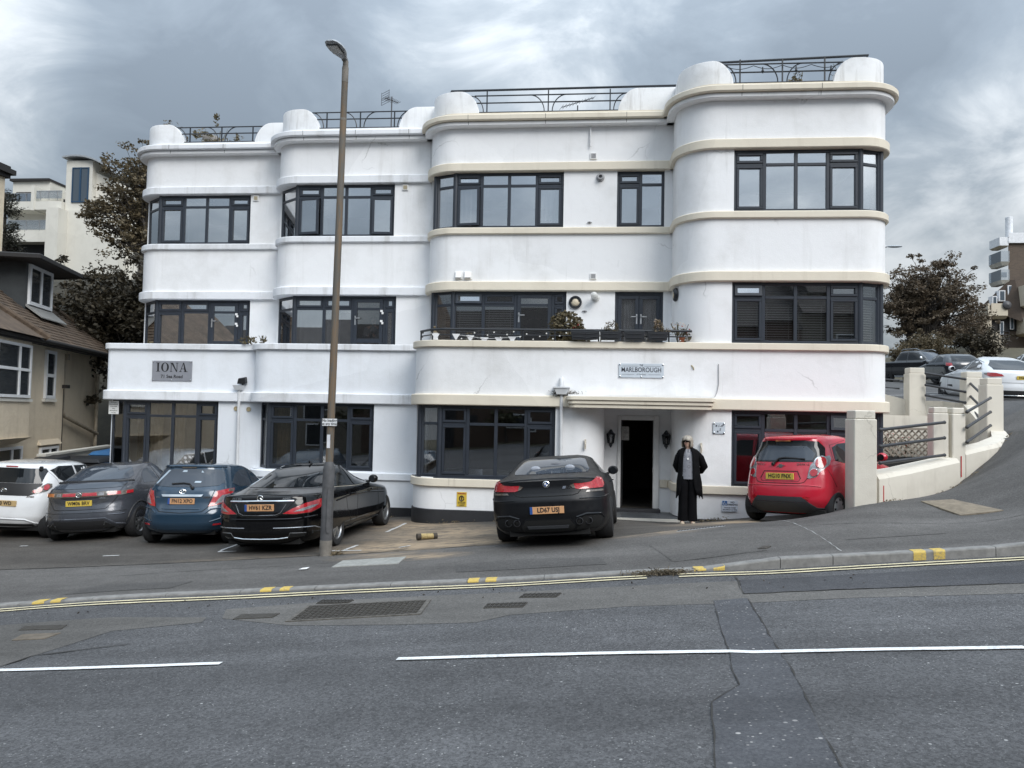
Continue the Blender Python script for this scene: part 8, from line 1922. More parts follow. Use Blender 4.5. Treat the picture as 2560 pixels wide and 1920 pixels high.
base_wall([(6.85, 14.95, 1.12, 1.62), (7.6, 15.4, 1.25, 1.75), (8.2, 16.1, 1.4, 1.85), (8.62, 17.0, 1.55, 1.97), (8.8, 18.0, 1.9, 2.2), (9.0, 19.1, 2.3, 2.6)])
base_wall([(9.0, 19.1, 2.2, 2.55), (8.6, 19.5, 2.2, 2.62), (7.93, 19.7, 2.1, 2.62), (7.4, 19.95, 2.0, 2.78), (6.3, 20.2, 1.9, 2.85)], .25)
m = MB(); m.box(6.15, 8.6, 18.6, 18.75, -.2, 2.25); m.build('inner_wall', WALLCREAM, gw)
RAILG = plain('rail_grey_black', (.035, .036, .04), .5)
def rail(p0, p1, r=.027):
    m = MB(); m.tube([p0, p1], r, 8); d = (Vector(p1)-Vector(p0)).normalized()*.03
    for p in (p0, p1): m.ball(p, r*1.25, 8, 5)
    m.build('rail', RAILG, gw, smooth=50)
for za, zb_ in ((1.97, 2.11), (1.70, 1.83), (1.43, 1.52)): rail((4.78, 13.05, za), (6.45, 14.58, zb_))
for za, zb_ in ((2.31, 2.63), (2.03, 2.34), (1.76, 2.06)): rail((6.92, 14.75, za), (8.35, 16.82, zb_))
for za, zb_ in ((2.62, 3.02), (2.33, 2.72), (2.06, 2.44)): rail((8.55, 17.35, za), (8.95, 18.9, zb_))
for za, zb_ in ((3.28, 3.13), (3.0, 2.83), (2.75, 2.58)): rail((8.15, 19.38, za), (8.85, 18.95, zb_))
for za in (3.12, 2.92): rail((7.65, 19.7, za), (6.2, 20.1, za+.1), .02)
for (x, y, z0, z1) in ((4.86, 13.14, .66, 1.06), (6.83, 14.79, 1.12, 1.5)):
    m = MB(); m.box(x-.007, x+.007, y-.02, y+.02, z0, z1); m.build('red_mark', plain('red_sealant', (.45, .03, .03), .6), gw)
# lattice fence in the sunken yard
lt = empty('lattice_fence', (7.6, 18.1, .4), 'dark fence with a diamond lattice top in the sunken yard behind the rails', 'fence'); SITE_BUILT.add(lt.name)
FEN = plain('dark_fence', (.012, .013, .014), .7); LATM = plain('lattice_wood', (.26, .22, .18), .8)
m = MB(); m.box(6.6, 8.2, 18.12, 18.16, -.1, 1.32); m.build('fence_panel', FEN, lt)
m = MB(); m.box(6.6, 8.2, 18.06, 18.16, 1.92, 1.97); m.build('rail', LATM, lt)
m = MB(); m.box(8.08, 8.16, 18.04, 18.14, 0, 1.95); m.build('post', FW_, lt)
for k in range(-4, 12):
    x = 6.6+.14*k
    for sg in (1, -1):
        xa, xb = (x, x+.6) if sg == 1 else (x+.6, x)
        pa, pb = np.array([xa, 1.32]), np.array([xb, 1.92])
        lo, hi = 6.6, 8.08
        ts = [0., 1.]
        for lim, sgn_ in ((lo, 1), (hi, -1)):
            dx = pb[0]-pa[0]; t = (lim-pa[0])/dx
            if (pa[0]-lim)*sgn_ < 0: ts[0] = max(ts[0], t)
            if (pb[0]-lim)*sgn_ < 0: ts[1] = min(ts[1], t)
        if ts[1]-ts[0] < .05: continue
        a = pa+(pb-pa)*ts[0]; b = pa+(pb-pa)*ts[1]; m = MB(); yy = 18.10+.012*sg
        d = (b-a)/np.linalg.norm(b-a); n = np.array([-d[1], d[0]])*.016
        m.hexa([(a[0]-n[0], yy, a[1]-n[1]), (b[0]-n[0], yy, b[1]-n[1]), (b[0]-n[0], yy+.01, b[1]-n[1]), (a[0]-n[0], yy+.01, a[1]-n[1]), (a[0]+n[0], yy, a[1]+n[1]), (b[0]+n[0], yy, b[1]+n[1]), (b[0]+n[0], yy+.01, b[1]+n[1]), (a[0]+n[0], yy+.01, a[1]+n[1])]); m.build('slat', LATM, lt)
potted((7.0, 18.35, 1.0), 'red geraniums behind the diamond lattice', (LEAF_POT, [((0, 0, .5), (.5, .12, .25), 110)], .09), h=.6, flowers=(PETAL, [((0, -.1, .6), (.5, .08, .25), 40)], .07))

# ================================================================ lamp posts
POSTM = NT('lamp_post_paint'); p_ = POSTM.pos(); POSTM.set(color=POSTM.mix(POSTM.ramp(POSTM.noise(POSTM.map(p_, (9, 9, 1.2)), 1.4, 5, .7), [(.45, 0), (.58, 1)]), (.105, .096, .082), (.15, .105, .065)), rough=.75)
POSTB = plain('lamp_post_base', (.075, .076, .08), .6, vary=.3, vscale=7); POSTF = plain('lamp_post_foot', (.17, .155, .135), .8, vary=.25, vscale=9)
LX, LY, LZ = -4.01, 11.76, -.15
lp = empty('street_lamp', (LX, LY, LZ), 'tall weathered street lamp post with a no loading plate beside the glossy black saloon', 'street lamp')
lp.rotation_euler = (0, math.radians(.75), 0)
m = MB(); m.lathe([(.094, -.15), (.094, .24)], (0, 0, 0), 16); m.build('foot', POSTF, lp, smooth=40)
m = MB(); m.lathe([(.091, .24), (.091, 1.34), (.080, 1.40), (.060, 1.46)], (0, 0, 0), 16); bs = m.build('base', POSTB, lp, smooth=40)
m = MB(); m.plate([(.03*math.cos(a)*1.0, .5+.30*math.sin(a)+.1) if False else (.045*math.copysign(abs(math.cos(a))**.4, math.cos(a)), .72+.36*math.copysign(abs(math.sin(a))**.4, math.sin(a))) for a in np.linspace(0, 2*math.pi, 24, endpoint=False)], 0, .02, lambda u, v, t: (.055+u*.55, -.083+u*.5-t*.4, v)); m.build('inspection_door', POSTB, bs)
m = MB(); m.lathe([(.060, 1.45), (.056, 4.5), (.052, 6.9), (.050, 6.91), (.0505, 6.93), (.050, 7.75)], (0, 0, 0), 16); m.build('column', POSTM.m, lp, smooth=40)
m = MB(); m.lathe([(.053, 6.88), (.053, 6.92)], (0, 0, 0), 16); m.build('collar', POSTF, lp, smooth=40)
m = MB(); m.lathe([(.052, 7.5), (.053, 7.74), (.047, 7.76)], (0, 0, 0), 16); m.build('collar', POSTF, lp, smooth=40)
# lantern: flat leaf-shaped LED head reaching over the road
hd = MB(); V = []; F = []
sec = [(0, .045, .05), (.08, .065, .075), (.18, .125, .085), (.30, .165, .08), (.42, .165, .065), (.52, .125, .045), (.56, .06, .02)]
for (t, w, h) in sec:
    for a in np.linspace(0, 2*math.pi, 16, endpoint=False):
        sa, ca = math.sin(a), math.cos(a); V.append((w*math.copysign(abs(ca)**.8, ca), -t, h*(sa if sa > 0 else sa*.35)))
F = [(i*16+k, i*16+(k+1) % 16, (i+1)*16+(k+1) % 16, (i+1)*16+k) for i in range(6) for k in range(16)] + [list(range(16)), [6*16+k for k in range(16)]]
hd.add(V, F); head = hd.build('lantern', plain('lantern_grey', (.36, .38, .40), .45, .2, vary=.04), lp, smooth=40); head.location = (0, 0, 7.86); head.rotation_euler = (math.radians(-14), math.radians(8), math.radians(-17)); head.scale = (.92, .84, .95)
m = MB(); m.tube([(0, 0, 7.72), (0, 0, 7.84), (-.02, -.03, 7.88)], .045, 10); m.build('spigot', POSTF, lp, smooth=40)
m = MB(); m.box(-.10, .10, -.46, -.24, -.036, -.028); m.build('lens', plain('lantern_lens', (.42, .42, .40), .2), head); m = MB(); m.box(-.115, .115, -.475, -.225, -.029, -.022); m.build('lens_rim', BLACKP, head)
ns = empty('traffic_plate', (LX+.03, LY-.07, LZ+2.08), 'small white NO LOADING AT ANY TIME plate strapped to the street lamp', 'sign')
m = MB(); m.box(-.118, .118, -.004, .0, -.056, .056); m.build('plate', plain('plate_white', (.72, .73, .74), .4), ns, bevel=.006)
text('No loading', .058, INK, ns, (0, -.0065, .024), bold=.0012, xs=.9); text('at any time', .058, INK, ns, (0, -.0065, -.026), bold=.0012, xs=.9)
m = MB(); m.lathe([(.063, -.02), (.063, .02)], (0, .06, 0), 14); m.build('strap', STEEL, ns)
st = empty('pole_sticker', (LX+.02, LY-.064, LZ+1.78), 'narrow white sticker on the street lamp below the no loading plate', 'sticker')
m = MB(); m.box(-.026, .026, -.003, .003, -.105, .105); m.build('label', plain('sticker_white', (.62, .63, .66), .5), st); m = MB(); m.box(.028, .036, -.003, .003, .02, .10); m.build('edge', BLACKP, st)
o = empty('street_lamp', (11.3, 31.05, 3.4), 'distant street lamp whose head shows beside the right corner of the flats', 'street lamp')
m = MB(); m.tube([(-.25, 0, 0), (-.25, 0, 5.3), (-.2, 0, 5.45), (.3, 0, 5.52)], [.07, .05, .045, .04], 8); m.build('column', STEEL, o); m = MB(); m.ball((.6, 0, 5.52), 1, 10, 6, .30, .10, .05); m.build('lantern', plain('lantern_grey', (.36, .38, .40), .45, .2, vary=.04), o, smooth=50)

# ================================================================ things lying about
o = empty('cardboard_tube', (-2.70, 13.2, H_PAVE(-2.70, 13.2)+.055), 'short striped cardboard tube lying on the sandy forecourt', 'tube'); o.rotation_euler = (0, 0, math.radians(28))
m = MB(); m.tube([(-.17, 0, 0), (.17, 0, 0)], .05, 12); m.build('tube', plain('tube_tan', (.36, .27, .12), .8, vary=.4, vscale=25), o, smooth=40)
for x in (-.15, .14): m = MB(); m.tube([(x-.035, 0, 0), (x+.035, 0, 0)], .055, 12); m.build('end_band', plain('tube_dark', (.05, .04, .03), .8), o, smooth=40)
dy = kerb_at(.9)[0]-.10; dz = H_ROAD(.9, dy)
pts = np.stack([nrng.normal(.9, .16, 700), nrng.normal(dy, .045, 700), np.abs(nrng.normal(0, .022, 700))], 1); pts[:, 2] += H_ROAD.many(pts[:, :2])+.008
f = leaves('leaf_litter', leaf_mat('dead_leaves', [(.10, .085, .06), (.16, .13, .09), (.06, .05, .035)]), pts, .055, aspect=.22); tag(f, 'heap of dry leaves and twigs in the gutter across the yellow lines', kind='stuff')
pts = np.stack([nrng.normal(LX+.16, .06, 160), nrng.normal(LY+.05, .06, 160), np.abs(nrng.normal(0, .03, 160))], 1); pts[:, 2] += H_PAVE.many(pts[:, :2])
f = leaves('weeds', LEAF_DRY, pts, .05, aspect=.25, up=.4); tag(f, 'dry weeds at the foot of the street lamp', kind='stuff')
for (sx, n, ax) in ((-.30, 220, .10), (-.62, 120, .05)):
    pts = np.stack([nrng.normal(sx, ax, n), nrng.uniform(15.75, 15.84, n), nrng.uniform(2.50, 2.62, n)-np.abs(nrng.normal(0, .02, n))], 1)
    f = leaves('moss', LEAF_DK, pts, .04, aspect=.3); tag(f, 'clump of dark moss behind the rain hopper', kind='stuff')
lit = MB(); z = H_PAVE(-3.839, 10.373); lit.add([(-3.9, 10.33, z+.015), (-3.79, 10.35, z+.02), (-3.78, 10.44, z+.03), (-3.87, 10.42, z+.02)], [(0, 1, 2, 3)]); lo_ = lit.build('litter', WHITEP); tag(lo_, 'scrap of white paper on the pavement left of the grey cover', 'litter')
pts = nrng.uniform((-7, 8.2), (3, 8.7), (60, 2)); pts = np.column_stack([pts, H_ROAD.many(pts)+.012]); f = leaves('grit', plain('grit', (.04, .035, .03), .9), pts, .03); tag(f, 'small bits of grit and leaf scattered along the gutter', kind='stuff')

# ================================================================ the viewer's side of the street (seen in the windows)
OPW = [brick('opp_brick', (.10, .055, .04), (.13, .07, .05), (.16, .14, .12)), stucco('opp_render', (.20, .18, .15), (.12, .11, .09), .4), brick('opp_brick2', (.085, .058, .042), (.11, .07, .05), (.15, .13, .11))]
OPR = plain('opp_roof', (.045, .038, .034), .85, vary=.3, vscale=2)
def opp(x, w, label, wm, h=6.4):
    g = H_ROAD(max(-24, min(24, x)), -8.8); y0, y1 = -13, -22
    o = empty('terraced_house', (x, -16, g), label, 'house', 'houses on the viewer\'s side of the street'); SITE_BUILT.add(o.name)
    m = MB(); m.box(x-w/2, x+w/2, y1, y0, g-.5, g+h); m.build('wall', wm, o)
    m = MB(); m.add([(x-w/2, y0+.4, g+h), (x+w/2, y0+.4, g+h), (x+w/2, y1-.4, g+h), (x-w/2, y1-.4, g+h), (x-w/2, -17.5, g+h+2.9), (x+w/2, -17.5, g+h+2.9)], [(0, 1, 5, 4), (1, 2, 5), (2, 3, 4, 5), (3, 0, 4), (0, 3, 2, 1)]); m.build('roof', OPR, o)
    for zx in (1.0, 3.9):
        for k in (-.28, .28):
            m = MB(); a, b = x+k*w-.9, x+k*w+.9; m.box(a, b, y0, y0+.06, g+zx, g+zx+1.4); wn = m.build('window', UPVC, o)
            m = MB(); m.box(a+.08, b-.08, y0+.06, y0+.07, g+zx+.08, g+zx+1.32); m.build('pane', OLDGLASS, o if False else wn)
    m = MB(); m.box(x-.5, x+.5, y0, y0+.06, g, g+2.1); m.build('door', PLINTH, o)
for i, (x, w) in enumerate(((-33.5, 13), (-20.5, 13), (-7.5, 13), (5.5, 13), (18.5, 13), (31.5, 13))): opp(x, w, ('far left', 'left', 'left of centre', 'right of centre', 'right', 'far right')[i]+' house in the row behind the viewer', OPW[i % 3])

LEAF_OP = leaf_mat('added_tree_leaves', [(.03, .035, .015), (.06, .06, .03), (.09, .08, .04)])  # unseen trees, added to break up the reflections in the lower windows
for i, (x, y, h, r) in enumerate(((-14, -10.6, 3.2, 1.6), (-4.5, -11.2, 2.4, 1.3), (2.2, -10.4, 4.2, 1.7), (9.5, -11, 2.2, 1.4), (15, -10.8, 3.4, 1.6))):
    g = H_ROAD(x, -8.8); tree('added_tree', ('small unseen tree added opposite the left parked cars', 'low unseen tree added left of the viewer', 'taller unseen tree added just behind the viewer', 'low unseen tree added right of the viewer', 'unseen tree added opposite the side road')[i], (x, y, g), [((x, y, g+h*.7), (r, r, h*.34))], 1400, .22, LEAF_OP, .1, 24, seed=60+i, clump=.5, group='garden trees on the viewer\'s side')

# weeds and dirt along the foot of the walls
P_ = []
for _ in range(46):
    u = rng.random()
    x = rng.choice([rng.uniform(-3.2, -.3), rng.uniform(2.2, 2.9), rng.uniform(-8.5, -4.2)]); y = 15.80 if x > -3.4 else (17.02 if x > -7.6 else 17.42)
    n = rng.randint(4, 16); q = np.stack([nrng.normal(x, .05, n), nrng.normal(y-.03, .02, n), np.abs(nrng.normal(0, .03, n))], 1); q[:, 2] += H_FORE.many(q[:, :2]); P_.append(q)
f = leaves('weeds', LEAF_DRY, np.concatenate(P_), .045, up=.5, aspect=.3); tag(f, 'small dry weeds along the foot of the white walls', kind='stuff')
P_ = []
for _ in range(30):
    x = rng.uniform(4.8, 8.4); y = float(np.interp(x, [4.8, 5.8, 6.9, 8.2, 8.6], [13.0, 13.9, 14.6, 15.9, 16.8])); n = rng.randint(3, 10)
    q = np.stack([nrng.normal(x, .05, n), nrng.normal(y-.02, .03, n), np.abs(nrng.normal(0, .012, n))], 1); q[:, 2] += H_PAVE.many(q[:, :2]); P_.append(q)
f = leaves('leaf_litter', LEAF_DRY, np.concatenate(P_), .04, aspect=.4); tag(f, 'dead leaves gathered along the foot of the curved cream wall', kind='stuff')
# ================================================================ people
SKIN = plain('skin', (.58, .38, .29), .55, vary=.08, vscale=12)
def skinned(name, pts, edges, rad, mat, parent, levels=2, root=0, post=None):
    me = bpy.data.meshes.new(name); me.from_pydata(pts, edges, [])
    o = bpy.data.objects.new(name, me); COL.objects.link(o)
    sk = o.modifiers.new('s', 'SKIN'); sk.use_smooth_shade = True
    lay = me.skin_vertices[0].data
    for i, r in enumerate(rad): lay[i].radius = (r, r) if not hasattr(r, '__len__') else r
    lay[root].use_root = True
    sd = o.modifiers.new('d', 'SUBSURF'); sd.levels = levels; sd.render_levels = levels
    dg = bpy.context.evaluated_depsgraph_get(); nm = bpy.data.meshes.new_from_object(o.evaluated_get(dg))
    bpy.data.objects.remove(o); bpy.data.meshes.remove(me)
    nm.materials.clear(); nm.materials.append(mat); nm.name = name
    if post:
        for v in nm.vertices: v.co = post(v.co.copy())
    smooth_me(nm, 80); r = bpy.data.objects.new(name, nm); link(r, parent); return r
def loft(m, rings, closed=True, cap=True):
    n = len(rings[0]); V = [p for r in rings for p in r]; F = []
    for i in range(len(rings)-1):
        for k in range(n if closed else n-1): F.append((i*n+k, i*n+(k+1) % n, (i+1)*n+(k+1) % n, (i+1)*n+k))
    if cap and closed: F += [list(range(n))[::-1], [(len(rings)-1)*n+k for k in range(n)]]
    m.add(V, F); return m
def ell(cx, cy, z, rx, ry, n=20, wob=0, ph=0, fr=6): return [(cx+rx*(1+wob*math.sin(fr*a+ph))*math.cos(a), cy+ry*(1+wob*math.sin(fr*a+ph))*math.sin(a), z) for a in np.linspace(0, 2*math.pi, n, endpoint=False)]
def hand_chain(P, E, Rd, wrist, d, side, curl=.5):
    """palm and five unequal bent fingers added to a skin skeleton; d = finger direction, side = towards the thumb"""
    d = Vector(d).normalized(); sd = Vector(side); sd = (sd-d*sd.dot(d)).normalized(); n = d.cross(sd)
    w = Vector(P[wrist]); palm = w+d*.05; P.append(tuple(palm)); Rd.append(.020); pi = len(P)-1; E.append((wrist, pi))
    for k, (off, L) in enumerate(((.026, .068), (.009, .076), (-.009, .070), (-.025, .054))):
        a = palm+d*.038+sd*off; b = a+(d*.8+n*curl*.5)*L*.5; c = b+(d*.5+n*curl)*L*.5; i = len(P)
        P.extend([tuple(a), tuple(b), tuple(c)]); Rd.extend([.0088, .0082, .0070]); E.extend([(pi, i), (i, i+1), (i+1, i+2)])
    a = w+d*.028+sd*.026; b = a+(d*.6+sd*.7)*.032; c = b+(d*.9+n*.3)*.026; i = len(P)
    P.extend([tuple(a), tuple(b), tuple(c)]); Rd.extend([.0105, .0095, .0080]); E.extend([(wrist, i), (i, i+1), (i+1, i+2)])
def face_post(cx, cy, cz, yaw):
    """pull a nose, chin, brow and eye hollows out of the head; the face looks towards -y turned by yaw"""
    c_, s_ = math.cos(yaw), math.sin(yaw)
    def f(v):
        x, y, z = v.x-cx, v.y-cy, v.z-cz
        if z < -.14: return v
        fx, fy = x*c_+y*s_, -x*s_+y*c_
        if fy < .01:
            g = lambda x0, z0, sx, sz: math.exp(-((fx-x0)/sx)**2-((z-z0)/sz)**2)
            fy -= .022*g(0, -.022, .014, .020)+.010*g(0, .0, .010, .026)+.012*g(0, -.088, .024, .016)+.006*g(0, -.055, .022, .010)
            fy += .008*(g(.032, .008, .016, .012)+g(-.032, .008, .016, .012))
        fx *= .92 if z > -.05 else .84
        v.x, v.y = cx+fx*c_-fy*s_, cy+fx*s_+fy*c_
        return v
    return f
def ears_eyes(parent, cx, cy, cz, yaw):
    c_, s_ = math.cos(yaw), math.sin(yaw); q = lambda fx, fy, z: (cx+fx*c_-fy*s_, cy+fx*s_+fy*c_, cz+z)
    for sx in (-1, 1):
        m = MB(); m.ball(q(sx*.030, -.076, .006), .0115, 10, 6); m.build('eye', plain('eye_white', (.6, .58, .55), .2), parent, smooth=60)
        m = MB(); m.ball(q(sx*.030, -.086, .006), .0048, 8, 5); m.build('iris', plain('eye_dark', (.02, .02, .02), .2), parent, smooth=60)
    m = MB(); m.tube([q(-.020, -.083, -.052), q(0, -.090, -.050), q(.020, -.083, -.052)], [.003, .005, .003], 6); m.build('mouth', plain('lips', (.36, .12, .11), .5), parent, smooth=60)
# ---- woman at the porch
wx, wy = 1.93, 14.75
wz = H_FORE(wx, wy)
wm = empty('person', (wx, wy, wz), 'woman with a grey bob and sunglasses in black cardigan and wide trousers by the porch', 'person')
P = [(0, .02, .92), (0, .02, 1.05), (0, .03, 1.22), (0, .03, 1.36), (-.01, .02, 1.425), (-.015, -.005, 1.475), (-.015, -.005, 1.53), (-.015, .0, 1.60)]
E_ = [(i, i+1) for i in range(7)]; Rd = [(.13, .10), (.12, .09), (.13, .09), (.085, .06), .046, .058, .082, .058]
def limb(pts, rads, frm):
    i0 = len(P); P.extend(pts); Rd.extend(rads); E_.append((frm, i0)); E_.extend([(i0+k, i0+k+1) for k in range(len(pts)-1)]); return len(P)-1
wl = limb([(-.14, .03, 1.31), (-.205, .09, 1.07), (-.10, .20, .95)], [.042, .040, .026], 3); hand_chain(P, E_, Rd, wl, (.8, .25, -.25), (.2, 0, 1))
wr_ = limb([(.14, .03, 1.31), (.285, .08, 1.08), (.15, .20, .97)], [.042, .040, .026], 3); hand_chain(P, E_, Rd, wr_, (-.8, .25, -.25), (-.2, 0, 1))
limb([(-.085, .02, .84), (-.085, .01, .48), (-.085, .04, .09), (-.10, -.05, .04), (-.105, -.13, .03)], [.085, .058, .038, .034, .026], 0)
limb([(.085, .02, .84), (.085, .01, .48), (.085, .04, .09), (.09, -.05, .04), (.09, -.13, .03)], [.085, .058, .038, .034, .026], 0)
yaw = -.45
body_ = skinned('body', P, E_, Rd, SKIN, wm, post=face_post(-.015, -.005, 1.545, yaw))
ears_eyes(body_, -.015, -.005, 1.545, yaw)
CARD = plain('black_cardigan', (.006, .006, .007), .95, spec=.1, vary=.35, vscale=10); TROU = plain('black_trousers', (.005, .005, .006), .95, spec=.1, vary=.3, vscale=6)
TOP = NT('patterned_top'); tc_ = TOP.co(); v_ = TOP.voro(TOP.map(tc_, (9, 1, 9)), 1.25, rnd=.35); TOP.set(color=TOP.mix(TOP.noise(tc_, 60, 3), TOP.ramp(v_, [(.10, (.10, .10, .12)), (.2, (.28, .29, .32)), (.3, (.09, .09, .11)), (.42, (.24, .25, .28))]), (.14, .14, .16)), rough=.85)
m = MB()
for sx in (-1, 1): loft(m, [ell(sx*.078, .01+.01*(z < .3), z, r, ry, 18, w, sx, 5) for z, r, ry, w in ((.90, .085, .11, 0), (.80, .10, .125, .01), (.65, .092, .115, .02), (.45, .088, .105, .04), (.25, .090, .11, .06), (.085, .098, .125, .08), (.065, .097, .124, .08))])
m.build('trousers', TROU, wm, smooth=60)
for sx, fy in ((-1, -.09), (1, -.10)):
    m = MB(); x = sx*.10; loft(m, [ell(x+.02*sx*(0), y, z, .04, .0, 4) for y, z in ()]) if False else None
    loft(m, [[(x+a*wd, y, .004), (x+a*wd if False else x-wd, y, .004), (x-wd, y, h*.5), (x-wd*.7, y, h), (x+wd*.7, y, h), (x+wd, y, h*.5)] if False else [(x+wd*math.cos(t), y, .004+h*max(0, math.sin(t))) for t in np.linspace(-.15, math.pi+.15, 10)] for a in (1,) for y, wd, h in ((-.175, .022, .03), (-.155, .038, .045), (-.10, .044, .055), (-.04, .042, .07), (.04, .04, .08), (.09, .034, .08))]); m.build('shoe', plain('beige_shoe', (.42, .34, .25), .7), wm, smooth=60)
m = MB(); loft(m, [ell(0, .02, z, rx, ry, 24) for z, rx, ry in ((.845, .172, .145), (.92, .168, .140), (1.08, .158, .130), (1.20, .165, .128), (1.32, .15, .10), (1.39, .085, .07), (1.405, .06, .055))]); m.build('top', TOP.m, wm, smooth=60)
m = MB(); rings = []
for z, cx, rx, ry, xl, xr in ((1.425, .0, .075, .062, -.035, .035), (1.40, .0, .13, .08, -.05, .045), (1.35, .005, .178, .105, -.07, .06), (1.24, .01, .188, .132, -.095, .07), (1.08, .015, .19, .138, -.10, .078), (.94, .02, .196, .148, -.105, .08), (.80, .025, .222, .152, -.12, .09), (.66, .03, .232, .155, -.135, .12), (.56, .03, .24, .16, -.15, .15)):
    a0 = math.acos(max(-1, min(1, (xr-cx)/rx))); a1 = math.acos(max(-1, min(1, (xl-cx)/rx))); r = []
    for k in range(33):
        a = -a0 + (2*math.pi-(a1-a0))*k/32 if False else (-a0)+(2*math.pi - (a1-a0))*k/32
        x, y = cx+rx*math.cos(a)*(1+.02*math.sin(9*a)), .02+ry*math.sin(a)*(1+.03*math.sin(9*a))
        zz = z - (.09*abs(math.cos(a))**6 if z < .6 else 0); r.append((x, y, zz))
    rings.append(r)
loft(m, rings, closed=False)
for pts, rr in (([(-.12, .03, 1.365), (-.175, .05, 1.25), (-.215, .09, 1.08), (-.17, .16, 1.00), (-.10, .20, .96)], [.045, .060, .058, .056, .05]), ([(.12, .03, 1.365), (.225, .05, 1.24), (.30, .08, 1.07), (.25, .15, 1.00), (.15, .20, .975)], [.045, .064, .064, .060, .052])):
    m.tube(pts, rr, 14)
    m.ball((pts[0][0]*1.08, .03, 1.325), .072, 12, 8)
cg = m.build('cardigan', CARD, wm, smooth=60, fixn=False)
sm = cg.modifiers.new('t', 'SOLIDIFY'); sm.thickness = .008
for pts in ([(-.185, -.02, .60), (-.19, -.04, .52), (-.155, -.05, .60)], [(.235, -.02, .62), (.215, -.05, .48), (.17, -.06, .60)]):
    m = MB(); a, b, c_ = pts; m.add([a, b, c_, tuple(np.array(a)+(0, .05, .04)), tuple(np.array(b)+(0, .03, 0)), tuple(np.array(c_)+(0, .05, .04))], [(0, 1, 2), (3, 5, 4), (0, 3, 4, 1), (1, 4, 5, 2), (2, 5, 3, 0)]); m.build('cardigan_point', CARD, wm)
HAIR = NT('grey_hair'); hp_ = HAIR.co(); HAIR.set(color=HAIR.ramp(HAIR.noise(HAIR.map(hp_, (60, 60, 6)), 1, 4, .6), [(.3, (.20, .175, .145)), (.7, (.42, .38, .32))]), rough=.5)
hx, hy, hz = -.015, -.005, 1.545; m = MB(); rings = []
for z, rx, ry, open_ in ((-.115, .098, .085, .95), (-.09, .112, .100, .92), (-.04, .112, .108, .95), (.0, .108, .110, .90), (.028, .105, .110, .0), (.06, .097, .104, 0), (.09, .075, .082, 0), (.108, .045, .05, 0), (.116, .012, .014, 0)):
    r = []
    for k in range(29):
        a = -math.pi/2+yaw+open_+(2*math.pi-2*open_)*k/28; wv = 1+.02*math.sin(13*a)
        r.append((hx+rx*wv*math.cos(a), hy+.008+ry*wv*math.sin(a), hz+z))
    rings.append(r)
loft(m, rings, closed=False); hr = m.build('hair', HAIR.m, wm, smooth=70, fixn=False); hr.modifiers.new('t', 'SOLIDIFY').thickness = .012
c_, s_ = math.cos(yaw), math.sin(yaw); q = lambda fx, fy, z: (hx+fx*c_-fy*s_, hy+fx*s_+fy*c_, hz+z)
m = MB()
for sx in (-1, 1): m.hexa([q(sx*.008, -.097, -.012), q(sx*.058, -.086, -.010), q(sx*.058, -.082, -.010), q(sx*.008, -.092, -.012), q(sx*.006, -.100, .016), q(sx*.062, -.088, .016), q(sx*.062, -.084, .016), q(sx*.006, -.095, .016)]); m.tube([q(sx*.060, -.086, .016), q(sx*.085, -.03, .012)], .003, 5)
m.tube([q(-.01, -.098, .016), q(.01, -.098, .016)], .003, 5); m.build('sunglasses', plain('sunglass_black', (.006, .006, .007), .15), wm)
m = MB(); m.lathe([(.020, 0), (.020, -.004)], (-.01, -.115, 1.225), 14, 'y'); m.tube([(-.04, -.06, 1.40), (-.025, -.105, 1.30), (-.01, -.115, 1.24), (.005, -.105, 1.30), (.02, -.06, 1.40)], .002, 4); m.build('pendant', WHITEP, wm)
wm.rotation_euler = (0, 0, math.radians(-4))
# ---- resident behind the open-flat door glass on the first floor
rx_, ry_ = -5.22, 18.42
rs = empty('person', (rx_, ry_, 3.24), 'resident in a grey hoodie looking at a phone behind the balcony door glass', 'person')
P = [(0, .05, .50), (0, .05, .66), (0, .03, .82), (0, .02, .92), (0, .0, .985), (0, -.02, 1.04), (0, -.02, 1.09), (0, -.01, 1.16)]
E_ = [(i, i+1) for i in range(7)]; Rd = [(.15, .12), (.14, .11), (.16, .11), (.11, .08), .048, .058, .082, .06]
a1_ = limb([(-.18, .02, .90), (-.22, -.02, .66), (-.06, -.20, .68)], [.06, .045, .028], 3); hand_chain(P, E_, Rd, a1_, (.6, -.3, .5), (0, -.5, .8))
a2_ = limb([(.18, .02, .90), (.22, -.04, .66), (.06, -.20, .70)], [.06, .045, .028], 3); hand_chain(P, E_, Rd, a2_, (-.6, -.3, .5), (0, -.5, .8))
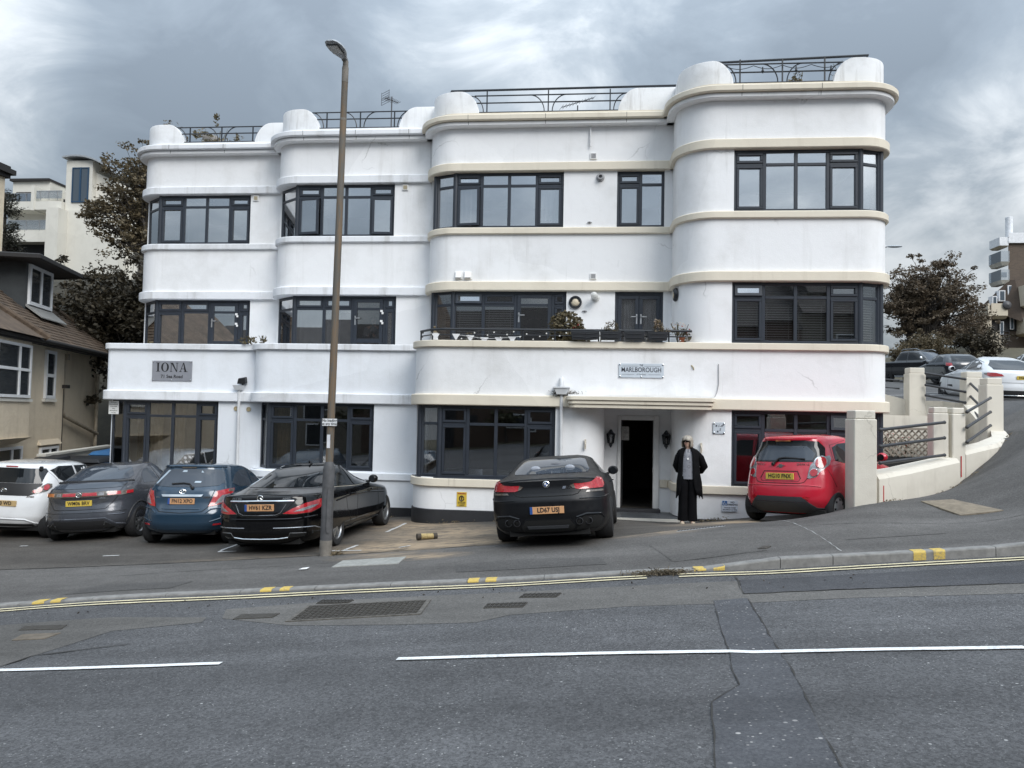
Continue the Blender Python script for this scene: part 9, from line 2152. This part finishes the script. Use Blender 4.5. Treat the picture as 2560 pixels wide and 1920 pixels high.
for sx in (-1, 1): limb([(sx*.10, .0, .48), (sx*.12, -.28, .46), (sx*.12, -.27, .10), (sx*.12, -.34, .04)], [.085, .06, .04, .03], 0)
bd = skinned('body', P, E_, Rd, SKIN, rs, post=face_post(0, -.02, 1.105, .1)); ears_eyes(bd, 0, -.02, 1.105, .1)
HOOD = plain('grey_hoodie', (.22, .22, .23), .9)
m = MB(); loft(m, [ell(0, .03, z, r, ry, 18, .02) for z, r, ry in ((.48, .17, .14), (.66, .165, .135), (.82, .185, .13), (.91, .17, .11), (.965, .10, .085), (.99, .09, .08))])
for sx in (-1, 1): m.tube([(sx*.17, .02, .91), (sx*.225, -.02, .66), (sx*.08, -.18, .68)], [.075, .065, .045], 12)
m.build('hoodie', HOOD, rs, smooth=60)
m = MB(); loft(m, [ell(0, -.005, 1.105+z, r, r*1.08, 16) for z, r in ((.035, .090), (.06, .085), (.085, .062), (.10, .02))]); m.build('hair', plain('short_hair', (.08, .055, .04), .7), rs, smooth=60)
m = MB(); m.tube([(-.12, -.02, .46), (-.12, -.28, .46), (-.12, -.27, .06)], [.10, .075, .055], 10); m.tube([(.12, -.02, .46), (.12, -.28, .46), (.12, -.27, .06)], [.10, .075, .055], 10); m.build('trousers', TROU, rs, smooth=60)
o = empty('phone', (rx_, ry_-.27, 3.24+.74), 'dark phone held up in both hands by the resident behind the glass', 'phone'); m = MB(); m.box(-.037, .037, -.004, .004, -.075, .075); m.build('case', BLACKP, o, bevel=.003); o.rotation_euler = (math.radians(-25), 0, 0)
o = empty('stool', (rx_, ry_+.03, 3.24), 'plain stool the resident sits on behind the balcony door', 'stool'); m = MB(); m.lathe([(.17, .36), (.18, .39), (.17, .41)], (0, 0, 0), 16); m.build('seat', plain('stool_wood', (.2, .12, .06), .6), o)
for k in range(4): a = math.pi/4+math.pi/2*k; m = MB(); m.tube([(.12*math.cos(a), .12*math.sin(a), .37), (.16*math.cos(a), .16*math.sin(a), 0)], .016, 6); m.build('leg', plain('stool_wood', (.2, .12, .06), .6), o)
bpy.context.view_layer.update()
